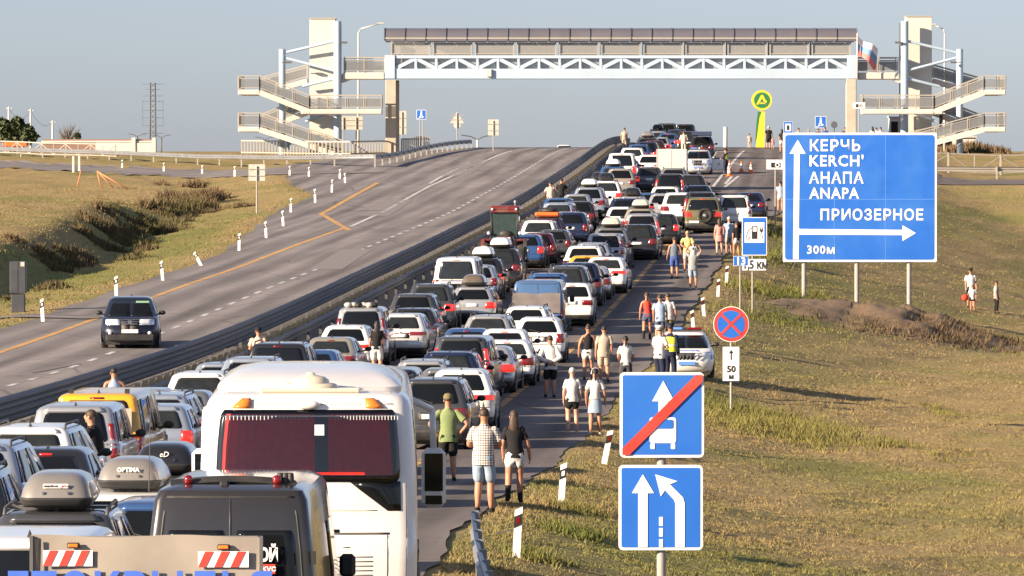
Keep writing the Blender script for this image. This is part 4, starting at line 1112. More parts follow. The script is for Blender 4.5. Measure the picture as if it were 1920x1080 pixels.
small_sign(857, 262, 'back of a triangular sign near the crest of the oncoming lanes', sign_rear(844, 209, 870, 231, 'tri'), d=296)
small_sign(924.5, 280, 'back of an upright rectangular sign at the crest of the oncoming lanes', sign_rear(915, 224, 935, 254), d=290)
small_sign(656, 270, 'back of a wide sign under the landing of the left stair tower', sign_rear(632, 218, 680, 243, posts=2), d=307)
small_sign(755, 262, 'back of a tall sign right of the left bridge pillar', sign_rear(746, 208, 762, 252), d=310)
def crossing(x0, z0, x1, z1):
    def f(T, X, Z):
        c = (x0 + x1) / 2
        for k in (-.12, .12): sign_post(T, X(c) + k, -.2, Z(z0) - .05, .03, .03)
        p = panel(T, X(x0), Z(z1), X(x1), Z(z0), .03, 'sign_blue', .03)
        w = X(x1) - X(x0); h = Z(z0) - Z(z1); a, b = X(x0), Z(z1)
        mb = MB().poly(disc(a + w * .5, b + h * .82, w * .08, 12), -.036, .006)
        mb.poly([(a + w * .42, b + h * .72), (a + w * .60, b + h * .72), (a + w * .58, b + h * .45), (a + w * .72, b + h * .2), (a + w * .62, b + h * .2), (a + w * .5, b + h * .40), (a + w * .36, b + h * .2), (a + w * .27, b + h * .2), (a + w * .42, b + h * .45)], -.036, .006)
        T.local('walking_figure_symbol', mb, M['sign_white'], p)
        mb = MB()
        for i in range(4): mb.box((a + w * (.18 + .17 * i), -.034, b + h * (.10 + .06 * i)), (w * .17, .006, h * .05))
        T.local('stairs_symbol', mb, M['sign_white'], p)
    return f
small_sign(790, 262, 'blue pedestrian footbridge sign beside the left bridge pillar', crossing(781, 206, 799, 224), d=298)
small_sign(1538, 262, 'blue pedestrian footbridge sign behind the crowd near the right pillar', crossing(1528, 218, 1549, 240), d=302)
def smallfuel(T, X, Z):
    sign_post(T, X(1477), -.2, Z(240), .03)
    p = panel(T, X(1469), Z(258), X(1486), Z(228), .02, 'sign_blue', .02)
    T.local('white_square', MB().poly([(X(1472), Z(246)), (X(1472), Z(232)), (X(1483), Z(232)), (X(1483), Z(246))], -.034, .006), M['sign_white'], p)
    T.local('pump_symbol', MB().poly([(X(1475), Z(244)), (X(1475), Z(235)), (X(1480), Z(235)), (X(1480), Z(244))], -.040, .006), M['sign_black'], p)
small_sign(1477, 262, 'far small fuel station sign among the people on the crest', smallfuel, d=299)
def roundel(T, X, Z):
    sign_post(T, X(1564), -.2, Z(232), .03)
    T.local('panel', MB().poly(disc(X(1564), Z(234), .28, 16), -.02, .02), M['sign_white'])
small_sign(1564, 262, 'small white round sign near the right bridge pillar', roundel, d=304)
# fuel station pylon with a green and yellow disc
def pylon(T, X, Z):
    T.local('mast', MB().poly([(X(1417), Z(279)), (X(1433), Z(279)), (X(1434), Z(208)), (X(1424), Z(208)), (X(1419), Z(240))], -.15, .3), M['py_yellow'])
    T.local('green_stripe', MB().poly([(X(1415.5), Z(270)), (X(1418), Z(258)), (X(1423), Z(220)), (X(1427), Z(209)), (X(1421), Z(209)), (X(1418.5), Z(228))], -.17, .3), M['py_green'])
    c, r = X(1428), X(1447) - X(1428)
    d_ = T.local('disc', MB().poly(disc(c, Z(188), r), -.3, .5), M['py_yellow'])
    T.local('green_disc', MB().poly(disc(c, Z(188), r * .78), -.32, .02), M['py_green'], d_)
    q = lambda a, b: (c + a * r, Z(188) + b * r)
    T.local('emblem', MB().poly([q(-.55, -.42), q(-.08, .52), q(.12, .52), q(.32, .1), q(.5, -.1), q(.48, -.25), q(.2, -.2), q(.12, .02), q(.0, .18), q(-.12, -.08), q(-.3, -.42)], -.34, .02).poly([q(-.12, -.2), q(.3, -.28), q(.42, -.45), q(.28, -.36), q(-.2, -.36)], -.343, .02), M['py_yellow'], d_)
M['py_yellow'] = mat('pylon_yellow', (.75, .56, .04), rough=.5, var=.05); M['py_green'] = mat('pylon_green', (.02, .17, .06), rough=.5)
small_sign(1426, 279, 'tall yellow fuel station pylon with a green disc beyond the crest', pylon, 'fuel_station_pylon', 'pylon', d=312)
# ------------------------------------------------------------------ small and far things
def thing_at(name, label, cat, px, py=None, dk=None, d=None, group=None):
    if d is None and dk is None: x, y, z = on_ground(px, py)
    else:
        y = d if d else dk * KD; x = xat(px, y); z = float(surf_z(x, y))
    T = Thing(name, (x, y, z), label, cat, group, rz=1e-4)
    s = FPX / y
    return T, (lambda k: (k - px) / s), (lambda k: CAMZ - (k - YH) / s - z), s
# grey roadside cabinet
T, X, Z, s = thing_at('roadside_cabinet', 'tall dark grey steel cabinet standing on the verge at the left edge', 'cabinet', 34, 585)
cabm = mat('cabinet_grey', (.045, .05, .06), rough=.5, dirt=((.12, .1, .08), .3))
T.local('upper_box', MB().box((0, 0, (Z(490) + Z(550)) / 2), (X(49) - X(19), .45, Z(490) - Z(550)), 0, None, .02), cabm)
T.local('lower_box', MB().box((0, .02, (Z(551) + Z(588)) / 2), (X(47) - X(22), .38, Z(551) - Z(588)), 0, None, .02), cabm)
T.local('label_plate', MB().box((X(43), -.235, Z(495)), (.14, .01, .16)), M['sign_back'])
T.local('door_seam', MB().box((0, -.23, Z(520)), (.015, .01, Z(492) - Z(548))), M['trim'])
# orange tripod barrier and white posts on the left field
T, X, Z, s = thing_at('trench_barrier', 'orange steel legs with a dark crossbar left in the dry field', 'barrier', 170, 355)
om = mat('faded_orange', (.62, .22, .09), rough=.6)
for a, b in (((152, 320), (145, 348)), ((182, 320), (190, 352)), ((182, 320), (212, 350)), ((182, 321), (248, 358))):
    T.local('leg', MB().tube((X(a[0]), 0, Z(a[1])), (X(b[0]), -.1, Z(b[1]) - .05), .035), om)
T.local('crossbar', MB().bar((X(152), 0, Z(321)), (X(182), 0, Z(320)), .07), M['dark_steel'])
for px, py, top in ((138, 324, 293), (149, 322, 292)):
    T, X, Z, s = thing_at('marker_post', 'pale concrete marker post beside the orange legs, ' + ('left' if px == 138 else 'right') + ' one of two', 'post', px, py)
    T.local('post_body', MB().box((0, 0, Z(top) / 2), (.16, .16, Z(top)), 0, None, .02), M['bridge_white'])
# orange farm implement, far left
T, X, Z, s = thing_at('farm_machine', 'orange farm machine parked by the trees at the far left horizon', 'farm machine', 28, dk=312)
T.local('frame', MB().box((0, 0, Z(271)), (X(52) - X(6), .4, .35), 0, None, .05).box((0, .6, Z(268)), (1.4, .4, .3), 0, None, .05), M['orange'])
for k in range(7): T.local('tine', MB().tube((X(10 + 6 * k), 0, Z(270)), (X(8 + 6 * k), .1, Z(280)), .05), M['orange'])
T.local('tyre', MB().lathe((0, .2, Z(277)), [(.1, -.1), (.35, -.1), (.35, .1), (.1, .1)], 14, 0, 'X'), M['tyre'])
# long wall with white coping
dw = 560.0; g = float(surf_z(xat(200, dw), dw))
sw = FPX / dw
T = Thing('wall', (xat(200, dw), dw, g), 'long brown wall with white coping and a white end block on the left horizon', 'wall')
wx = lambda k: xat(k, dw); wz = lambda k: CAMZ - (k - YH) / sw
T.part('wall_face', MB().box(((wx(80) + wx(288)) / 2, dw + .3, (g + wz(267)) / 2), (wx(288) - wx(80), .5, wz(267) - g + .6)), mat('wall_brown', (.22, .14, .11), rough=.9, var=.2))
T.part('coping', MB().box(((wx(78) + wx(290)) / 2, dw + .2, wz(265.5)), (wx(290) - wx(78), .8, .16)), M['bridge_white'])
T.part('white_lower_wall', MB().box(((wx(180) + wx(288)) / 2, dw - .1, (g + wz(274)) / 2), (wx(288) - wx(180), .4, wz(274) - g + .6)), M['bridge_white'])
for k in (251, 289): T.part('wall_pier', MB().box((wx(k), dw - .1, (g + wz(264)) / 2), (.35, .6, wz(264) - g + .6)), M['bridge_white'])
# utility poles and their wire
prev = None
for i, (px, top) in enumerate(((17, 200), (58, 204), (99, 226))):
    T, X, Z, s = thing_at('utility_pole', ('leftmost', 'middle', 'rightmost, shortest')[i] + ' of three pale concrete utility poles on the left horizon', 'utility pole', px, d=900 + 60 * i)
    T.local('pole', MB().tube((0, 0, -.3), (0, 0, Z(top)), .22, .14, 8), M['bridge_white'])
    T.local('crossarm', MB().box((0, 0, Z(top + 3)), (.9, .1, .12)), M['bridge_white'])
    p = T.loc + Vector((0, 0, Z(top + 3)))
    if prev is not None:
        pts = [prev.lerp(p, t) - Vector((0, 0, 1.4 * 4 * t * (1 - t))) for t in np.linspace(0, 1, 9)]
        T.local('wire', MB().path([q - T.loc for q in pts], .03, 4), M['dark_steel'])
    prev = p
# lattice mast
T, X, Z, s = thing_at('lattice_mast', 'dark lattice radio mast with many crossarms on the left horizon', 'mast', 287, d=1900)
hw_ = .95; zt = Z(155)
for a in (-1, 1):
    for b in (-1, 1): T.local('mast_leg', MB().tube((a * hw_, b * hw_, 0), (a * hw_ * .8, b * hw_ * .8, zt), .14, n=6), M['dark_steel'])
lev = np.linspace(0, zt, 15)
for k in range(14):
    mb = MB()
    for b in (-1, 1):
        mb.bar((-hw_, b * hw_, lev[k]), (hw_, b * hw_, lev[k + 1]), .10).bar((hw_, b * hw_, lev[k]), (-hw_, b * hw_, lev[k + 1]), .10)
    T.local('mast_brace', mb, M['dark_steel'])
for k in (158, 168, 180, 190, 207, 221, 236, 250):
    T.local('crossarm', MB().bar((-X(307) if k != 168 else -X(300), 0, Z(k)), (X(308) if k != 168 else X(300), 0, Z(k)), .12), M['dark_steel'])
for sg in (-1, 1):
    T.local('antenna_rod', MB().bar((sg * X(306), 0, Z(236)), (sg * X(306), 0, Z(190)), .10), M['dark_steel'])
# trees
def leafy(name, label, px, d, blobs, trunk, n, size, m, twigs=()):
    T, X, Z, s = thing_at(name, label, 'tree', px, d=d)
    mb = MB()
    for a, b, r in trunk: mb.tube((X(a[0]), 0, Z(a[1])), (X(b[0]), .1, Z(b[1])), r, r * .55, 6)
    T.local('trunk', mb, M['bark'])
    P_l = []
    for cx, cz, rx, rz, k in blobs:
        u = rng.normal(0, 1, (k, 3)); u /= np.linalg.norm(u, axis=1)[:, None]
        rad = rng.uniform(.25, 1.0, (k, 1)) ** .6
        P_l.append(np.array([X(cx), 0, Z(cz)]) + u * rad * np.array([rx / s, rx / s, rz / s]))
    if P_l:
        C_ = np.concatenate(P_l); k = len(C_)
        a = rng.normal(0, 1, (k, 3)); a /= np.linalg.norm(a, axis=1)[:, None]; b = rng.normal(0, 1, (k, 3)); b -= (a * b).sum(1)[:, None] * a; b /= np.linalg.norm(b, axis=1)[:, None]
        sz = rng.uniform(.5, 1.2, (k, 1)) * size
        v = np.stack([C_ - a * sz, C_ + b * sz * .5, C_ + a * sz, C_ - b * sz * .5], 1).reshape(-1, 3)
        me = bpy.data.meshes.new('crown'); me.from_pydata(v.tolist(), [], [(4 * i, 4 * i + 1, 4 * i + 2, 4 * i + 3) for i in range(k)]); me.materials.append(m)
        o = link('crown', me, T.o); o['kind'] = 'stuff'
    return T, X, Z, s
leafy('tree', 'dark green spreading tree at the left edge of the horizon', 32, 590, [(5, 242, 17, 20, 900), (32, 235, 14, 15, 700), (50, 248, 15, 13, 600), (18, 258, 20, 12, 500), (62, 256, 10, 8, 260), (38, 264, 26, 9, 500)],
      [((30, 285), (28, 255), .22), ((28, 262), (10, 240), .12), ((28, 258), (40, 235), .12), ((30, 268), (56, 250), .10)], 0, .34, M['leaf'])
T, X, Z, s = leafy('bare_tree', 'leafless grey shrub tree beside the three utility poles', 128, 620, [(146, 256, 6, 7, 130)], [((128, 285), (127, 258), .12)], 0, .25, M['leaf'])
rr = random.Random(5); mb = MB()
for k in range(46):
    a = rr.uniform(-1.0, 1.0); l = rr.uniform(14, 36)
    x0_, z0_ = 127 + a * 5, rr.uniform(258, 272)
    x1_, z1_ = x0_ + l * .62 * a, z0_ - l * (1 - .35 * abs(a))
    mb.tube((X(x0_), 0, Z(z0_)), (X(x1_), rr.uniform(-.6, .6), Z(z1_)), .035, .012, 4)
    for q in (.45, .7): mb.tube((X(x0_ + (x1_ - x0_) * q), 0, Z(z0_ + (z1_ - z0_) * q)), (X(x0_ + (x1_ - x0_) * q + rr.uniform(-5, 5)), rr.uniform(-.3, .3), Z(z0_ + (z1_ - z0_) * q - rr.uniform(4, 9))), .02, .008, 4)
T.local('branches', mb, M['bark']); T.o['category'] = 'tree'
# street lamps behind the towers and far away
def lamp(px, foot, top, ex, ez, d, label):
    T, X, Z, s = thing_at('street_lamp', label, 'street lamp', px, d=d, group='street lamps beyond the footbridge')
    T.local('pole', MB().tube((0, 0, -.2), (0, 0, Z(top)), .12, .07, 8), M['bridge_white'])
    pts = [(0, 0, Z(top)), (X(px + ex * .12), 0, Z(top - (top - ez) * .45)), (X(px + ex), 0, Z(ez))]
    T.local('arm', MB().path(pts, .05, 6), M['bridge_white'])
    T.local('lamp_head', MB().box((X(px + ex * 1.02), 0, Z(ez)), (.6, .25, .12), 0, None, .03), M['sign_back'])
lamp(672, 280, 62, 42, 44, 505, 'tall street lamp with a curved arm behind the left stair tower')
lamp(1771, 280, 62, -22, 46, 505, 'tall street lamp with a curved arm behind the right lift shaft')
for i, (px, top, d) in enumerate(((303, 258, 1500), (258, 256, 1600), (497, 262, 1500), (895, 262, 900), (1360, 238, 650))):
    T, X, Z, s = thing_at('street_lamp', ('far street lamp just right of the lattice mast', 'far street lamp just left of the lattice mast', 'far street lamp under the left stairs', 'far street lamp beyond the oncoming lanes', 'pale mast rising beyond the crest of the hill')[i], 'street lamp', px, d=d, group='street lamps beyond the footbridge')
    T.local('pole', MB().tube((0, 0, -.2), (0, 0, Z(top)), .16 if i < 4 else .24, n=6), M['dark_steel'] if i < 3 else M['bridge_white'])
    if i < 4:
        for sg in (-1, 1): T.local('arm', MB().path([(0, 0, Z(top)), (sg * 1.0, 0, Z(top) + .5), (sg * 2.4, 0, Z(top) + .7)], .09, 5), M['dark_steel'])
# flag
T, X, Z, s = thing_at('flag', 'white, blue and red flag flying at the right end of the footbridge', 'flag', 1608, d=BD - 1)
T.local('pole', MB().tube((X(1607), 0, Z(150)), (X(1607), 0, Z(62)), .05), M['bridge_white'])
fcol = [mat('flag_white', (.72, .66, .66), rough=.8), mat('flag_blue', (.14, .27, .46), rough=.8), mat('flag_red', (.62, .18, .17), rough=.8)]
for b in range(3):
    mb = MB(); vs = []
    for i in range(13):
        t = i / 12
        for j in range(5):
            q = (b + j / 4) / 3
            xx = 1608 + 38 * t * (1 - .12 * q); zz = 67 + 34 * q + 26 * t * (1 - .15 * q) + 3 * math.sin(t * 6 + q * 2) + 9 * t * q
            vs.append((X(xx), .25 * math.sin(t * 7 + q), Z(zz)))
    mb.add(vs, [(i * 5 + j, (i + 1) * 5 + j, (i + 1) * 5 + j + 1, i * 5 + j + 1) for i in range(12) for j in range(4)], 0, True)
    T.local(('white_stripe', 'blue_stripe', 'red_stripe')[b], mb, fcol[b])
# traffic cones
cone_base = MB().box((0, 0, .02), (.42, .42, .04), 0, None, .01).mesh('base', M['orange'])
cone_body = MB().lathe((0, 0, 0), [(.17, .04), (.12, .25), (.085, .40), (.03, .74), (.001, .75)], 16).mesh('cone_body', M['orange'])
cone_band = MB().lathe((0, 0, 0), [(.128, .24), (.092, .40)], 16).lathe((0, 0, 0), [(.082, .46), (.060, .57)], 16).mesh('white_band', M['cone_white'])
for px, py, lab in ((1367, 331, 'orange traffic cone nearest to the viewer by the white lines'), (1368, 322, 'orange traffic cone left of the other two by the police SUV door'), (1390, 323, 'orange traffic cone in the middle of the row by the police SUV'), (1408, 325, 'orange traffic cone at the right end of the row by the police SUV'), (1310, 333, 'orange traffic cone at the front of the police SUV')):
    x, y, z = on_ground(px, py)
    e = empty('traffic_cone', (x, y, z + .01), random.uniform(0, 1), lab, 'traffic cone', 'traffic cones by the police car')
    link('base', cone_base, e); link('cone_body', cone_body, e); link('white_band', cone_band, e)
# right horizon: white building, bush bank, yellow field, kiosk
T, X, Z, s = thing_at('building', 'low white building under the right stairs', 'building', 1790, d=BD + 40)
T.local('wall', MB().box((0, 1.5, (Z(257) - 1) / 2), (X(1833) - X(1755), 3, Z(257) + 1)), M['bridge_white'])
T.local('roof', MB().box((0, 1.5, Z(256.5)), (X(1835) - X(1753), 3.4, .14)), M['sign_back'])
for k in (1762, 1778): T.local('window', MB().box((X(k), -.02, Z(272)), (.5, .06, .7)), M['glass'])
T, X, Z, s = thing_at('kiosk', 'small pale kiosk with a dark window left of the right stair tower', 'kiosk', 1679, d=BD + 14)
T.local('wall', MB().box((0, 1, Z(220) / 2), (X(1690) - X(1668), 2, Z(220))), M['bridge_white'])
T.local('window', MB().box((X(1677), -.03, Z(238)), (.55, .06, .9)), M['glass'])
T.local('roof', MB().box((0, 1, Z(219)), (X(1692) - X(1666), 2.3, .15)), M['bridge_blue'])
T, X, Z, s = thing_at('wrapped_column', 'blue wrapped column with a yellow band under the left stairs', 'advertising column', 533, d=BD + 8)
T.local('blue_wrap', MB().lathe((0, 0, 0), [(.55, Z(281)), (.5, Z(268)), (.4, Z(262))], 14), mat('wrap_blue', (.05, .25, .55), rough=.6))
T.local('yellow_ring', MB().lathe((X(545), 0, Z(207)), [(.28, -.1), (.4, -.05), (.4, .05), (.28, .1)], 14, 0, 'Y'), M['py_yellow'])
T.local('inner_post', MB().tube((0, 0, 0), (0, 0, Z(200)), .1), M['dark_steel'])
yx = np.linspace(xat(1860, 700), xat(2100, 700), 20); yy_ = np.linspace(690, 1400, 12)
A_, B_ = np.meshgrid(yx, yy_); A_ = A_ * (B_ / 700)
me = grid_mesh('sunflower_field', A_, B_, surf_z(A_, B_) + .55 - .25 * (B_ < 700), mat('field_yellow', (.50, .38, .05), rough=.9, var=.3, scale=.08))
tag(link('sunflower_field', me), 'strip of bright yellow crop on the right horizon', kind='structure')
k = 1500
bx = xat(1255, 500) * 0 + rng.uniform(xat(1755, 515), xat(1870, 515), k); by = rng.uniform(500, 525, k)
blades('bank_scrub', bx, by, rng.uniform(.3, 1.3, k) * (1 - .6 * np.abs((bx - xat(1805, 515)) / 4)), .3, M['weed'], 'brown scrub on the bank below the right stairs', nb=6, w=.03)
# ------------------------------------------------------------------ vehicles: bodies lofted through rounded-rectangle levels
TB = [0, .26, .38, .74, .84, 1.0]
class Loft:
    def __init__(s): s.lv = []
    def add(s, z, yr, yf, w, r=.2, rf=.3, br=.06, bf=.14, dz=0.0):
        s.lv.append((z, yr, yf, w, r, rf, br, bf, dz)); return len(s.lv) - 1
    def params(s, v):
        v = min(max(v, 0), len(s.lv) - 1); i = min(int(v), len(s.lv) - 2); f = v - i
        return [a + (b - a) * f for a, b in zip(s.lv[i], s.lv[i + 1])]
    def P(s, v, t):
        z, yr, yf, w, r, rf, br, bf, dz = s.params(v)
        sg = 1 if t >= 0 else -1; a = abs(t)
        r = min(r, w * .9); rf = min(rf, w * .9)
        ye = yr + br * ((w - r) / w) ** 2; ye2 = yf - bf * ((w - rf) / w) ** 2
        if a <= TB[1]:
            x = (w - r) * a / TB[1]; y = yr + br * (x / w) ** 2
        elif a <= TB[2]:
            q = (a - TB[1]) / (TB[2] - TB[1]) * math.pi / 2
            x = w - r + r * math.sin(q); y = ye + r * (1 - math.cos(q))
        elif a <= TB[3]:
            q = (a - TB[2]) / (TB[3] - TB[2]); x = w + .015 * math.sin(math.pi * q); y = (ye + r) * (1 - q) + (ye2 - rf) * q
        elif a <= TB[4]:
            q = (a - TB[3]) / (TB[4] - TB[3]) * math.pi / 2
            x = w - rf + rf * math.cos(q); y = ye2 - rf + rf * math.sin(q)
        else:
            q = (1 - a) / (1 - TB[4]); x = (w - rf) * q; y = yf - bf * (x / w) ** 2
        L_ = max(.1, s.L)
        return Vector((sg * x, y, z + dz * y / L_))
    def vz(s, z, y=0.0):                          # level index at height z on the rear
        for i in range(len(s.lv) - 1):
            a, b = s.lv[i][0], s.lv[i + 1][0]
            if a <= z <= b: return i + (z - a) / max(1e-6, b - a)
        return len(s.lv) - 1
    def body(s, name, m, sub=1, sharp=38):
        ts = sorted(set([-1 + 1e-9] + [k * g for g in (-1, 1) for k in (0, .09, .18, .26, .29, .32, .35, .38, .44, .5, .56, .62, .68, .74, .77, .805, .84, .92)]))
        n = len(ts); mb = MB(); vs = []
        for i in range(len(s.lv)):
            vs += [s.P(i, t) for t in ts]
        fs = [(i * n + j, i * n + (j + 1) % n, (i + 1) * n + (j + 1) % n, (i + 1) * n + j) for i in range(len(s.lv) - 1) for j in range(n)]
        mb.add(vs, fs, 0, True)
        k = len(s.lv) - 1
        mb.f += [tuple(range(k * n, k * n + n)), tuple(range(n))[::-1]]; mb.m += [0, 0]; mb.sm += [True, False]
        return mb.mesh(name, m, sharp)
    def patch(s, v0, v1, t0, t1, e=.006, m=0, mb=None, round_=.0, nt=None, nv=4, t0b=None, t1b=None):
        """a raised patch following the body; t0b/t1b give the top row's t range; round_ rounds its corners"""
        mb = mb or MB()
        nt = nt or max(2, int(abs(t1 - t0) / .035))
        t0b = t0 if t0b is None else t0b; t1b = t1 if t1b is None else t1b
        rows = [0, .06, .16, .5, .84, .94, 1] if round_ else list(np.linspace(0, 1, nv + 1))
        vs = []
        h = .004
        for b in rows:
            k = 0
            if round_:
                q = (abs(b - .5) * 2 - (1 - .34)) / .34
                if q > 0: k = round_ * (1 - math.sqrt(max(0, 1 - q * q)))
            a0, a1 = t0 + (t0b - t0) * b, t1 + (t1b - t1) * b
            c, hw = (a0 + a1) / 2, (a1 - a0) / 2 * (1 - k)
            v = v0 + (v1 - v0) * b
            for j in range(nt + 1):
                t = c + hw * (2 * j / nt - 1)
                p = s.P(v, t)
                du = s.P(v, t + h) - s.P(v, t - h); dv = s.P(min(v + .02, len(s.lv) - 1), t) - s.P(max(v - .02, 0), t)
                nrm = du.cross(dv)
                if nrm.length > 1e-9: nrm.normalize()
                if nrm.dot(Vector((p.x, (p.y - s.L / 2) * .5, .15))) < 0: nrm = -nrm
                vs.append((p, nrm))
        n = nt + 1; R_ = len(rows)
        top = [p + nn * e for p, nn in vs]
        fs = [(i * n + j, i * n + j + 1, (i + 1) * n + j + 1, (i + 1) * n + j) for i in range(R_ - 1) for j in range(nt)]
        f0 = fs[len(fs) // 2]; c0 = (top[f0[1]] - top[f0[0]]).cross(top[f0[2]] - top[f0[1]])
        flip = c0.dot(vs[f0[0]][1]) < 0
        if flip: fs = [f[::-1] for f in fs]
        nf = len(fs)
        rim = [j for j in range(n)] + [i * n + nt for i in range(1, R_)] + [(R_ - 1) * n + j for j in range(nt - 1, -1, -1)] + [i * n for i in range(R_ - 2, 0, -1)]
        base = [vs[i][0] - vs[i][1] * .01 for i in rim]
        b0 = len(top)
        rf = [(rim[(i + 1) % len(rim)], rim[i], b0 + i, b0 + (i + 1) % len(rim)) for i in range(len(rim))]
        fs += [f[::-1] for f in rf] if flip else rf
        mb.add(top + base, fs, m, True)
        return mb

SPEC = {  # length, width, height, belt height, tail inset, glass base, roof rear, hood length, lamps, rails
 'hatch':    dict(L=4.05, W=1.72, H=1.50, zb=.98, tail=.05, gb=.12, rr=.46, hood=.95, lamp='vert'),
 'hatchbar': dict(L=4.20, W=1.76, H=1.52, zb=1.00, tail=.03, gb=.14, rr=.56, hood=1.0, lamp='bar'),
 'sedan':    dict(L=4.45, W=1.74, H=1.45, zb=.98, tail=.05, gb=.55, rr=1.12, hood=1.05, lamp='corner', deck=1),
 'sedanbar': dict(L=4.60, W=1.80, H=1.46, zb=1.00, tail=.04, gb=.60, rr=1.20, hood=1.1, lamp='bar', deck=1),
 'suv':      dict(L=4.50, W=1.82, H=1.68, zb=1.06, tail=.05, gb=.12, rr=.42, hood=1.1, lamp='corner', rails=1),
 'suvbar':   dict(L=4.50, W=1.84, H=1.66, zb=1.06, tail=.04, gb=.14, rr=.50, hood=1.1, lamp='bar', rails=1),
 'xover':    dict(L=4.30, W=1.80, H=1.60, zb=1.03, tail=.04, gb=.14, rr=.52, hood=1.05, lamp='bar'),
 'wagon':    dict(L=4.50, W=1.76, H=1.50, zb=.98, tail=.05, gb=.12, rr=.40, hood=1.05, lamp='corner', rails=1),
 'mpv':      dict(L=4.50, W=1.80, H=1.75, zb=1.05, tail=.03, gb=.07, rr=.22, hood=.8, lamp='pillar'),
 'van':      dict(L=4.90, W=1.90, H=1.95, zb=1.12, tail=.03, gb=.05, rr=.12, hood=.75, lamp='vert'),
 'jeep':     dict(L=4.40, W=1.86, H=1.82, zb=1.14, tail=.03, gb=.06, rr=.14, hood=1.25, lamp='corner', rails=1, boxy=1),
 'lada':     dict(L=4.00, W=1.62, H=1.42, zb=.95, tail=.03, gb=.12, rr=.60, hood=1.0, lamp='wide', boxy=1),
}
CAR_MESH = {}
def wheel_mesh(r=.33, w=.21):
    mb = MB()
    mb.lathe((0, 0, 0), [(r * .62, -w / 2), (r * .93, -w / 2), (r, -w / 2 + .03), (r, w / 2 - .03), (r * .93, w / 2), (r * .64, w / 2 + .004)], 20, 0, 'X')
    mb.lathe((0, 0, 0), [(r * .64, w / 2 + .004), (r * .58, w / 2 - .02), (r * .2, w / 2 - .015), (.001, w / 2 - .012)], 20, 1, 'X')
    mb.lathe((0, 0, 0), [(.001, -w / 2 + .02), (r * .62, -w / 2)], 20, 1, 'X')
    for k in range(5):
        a = 2 * math.pi * k / 5
        mb.bar((w / 2 - .006, math.cos(a) * r * .1, math.sin(a) * r * .1), (w / 2 + .002, math.cos(a) * r * .6, math.sin(a) * r * .6), .05, .02, 1)
    return mb.mesh('wheel', [M['tyre'], M['rim']])
WHEEL = wheel_mesh()
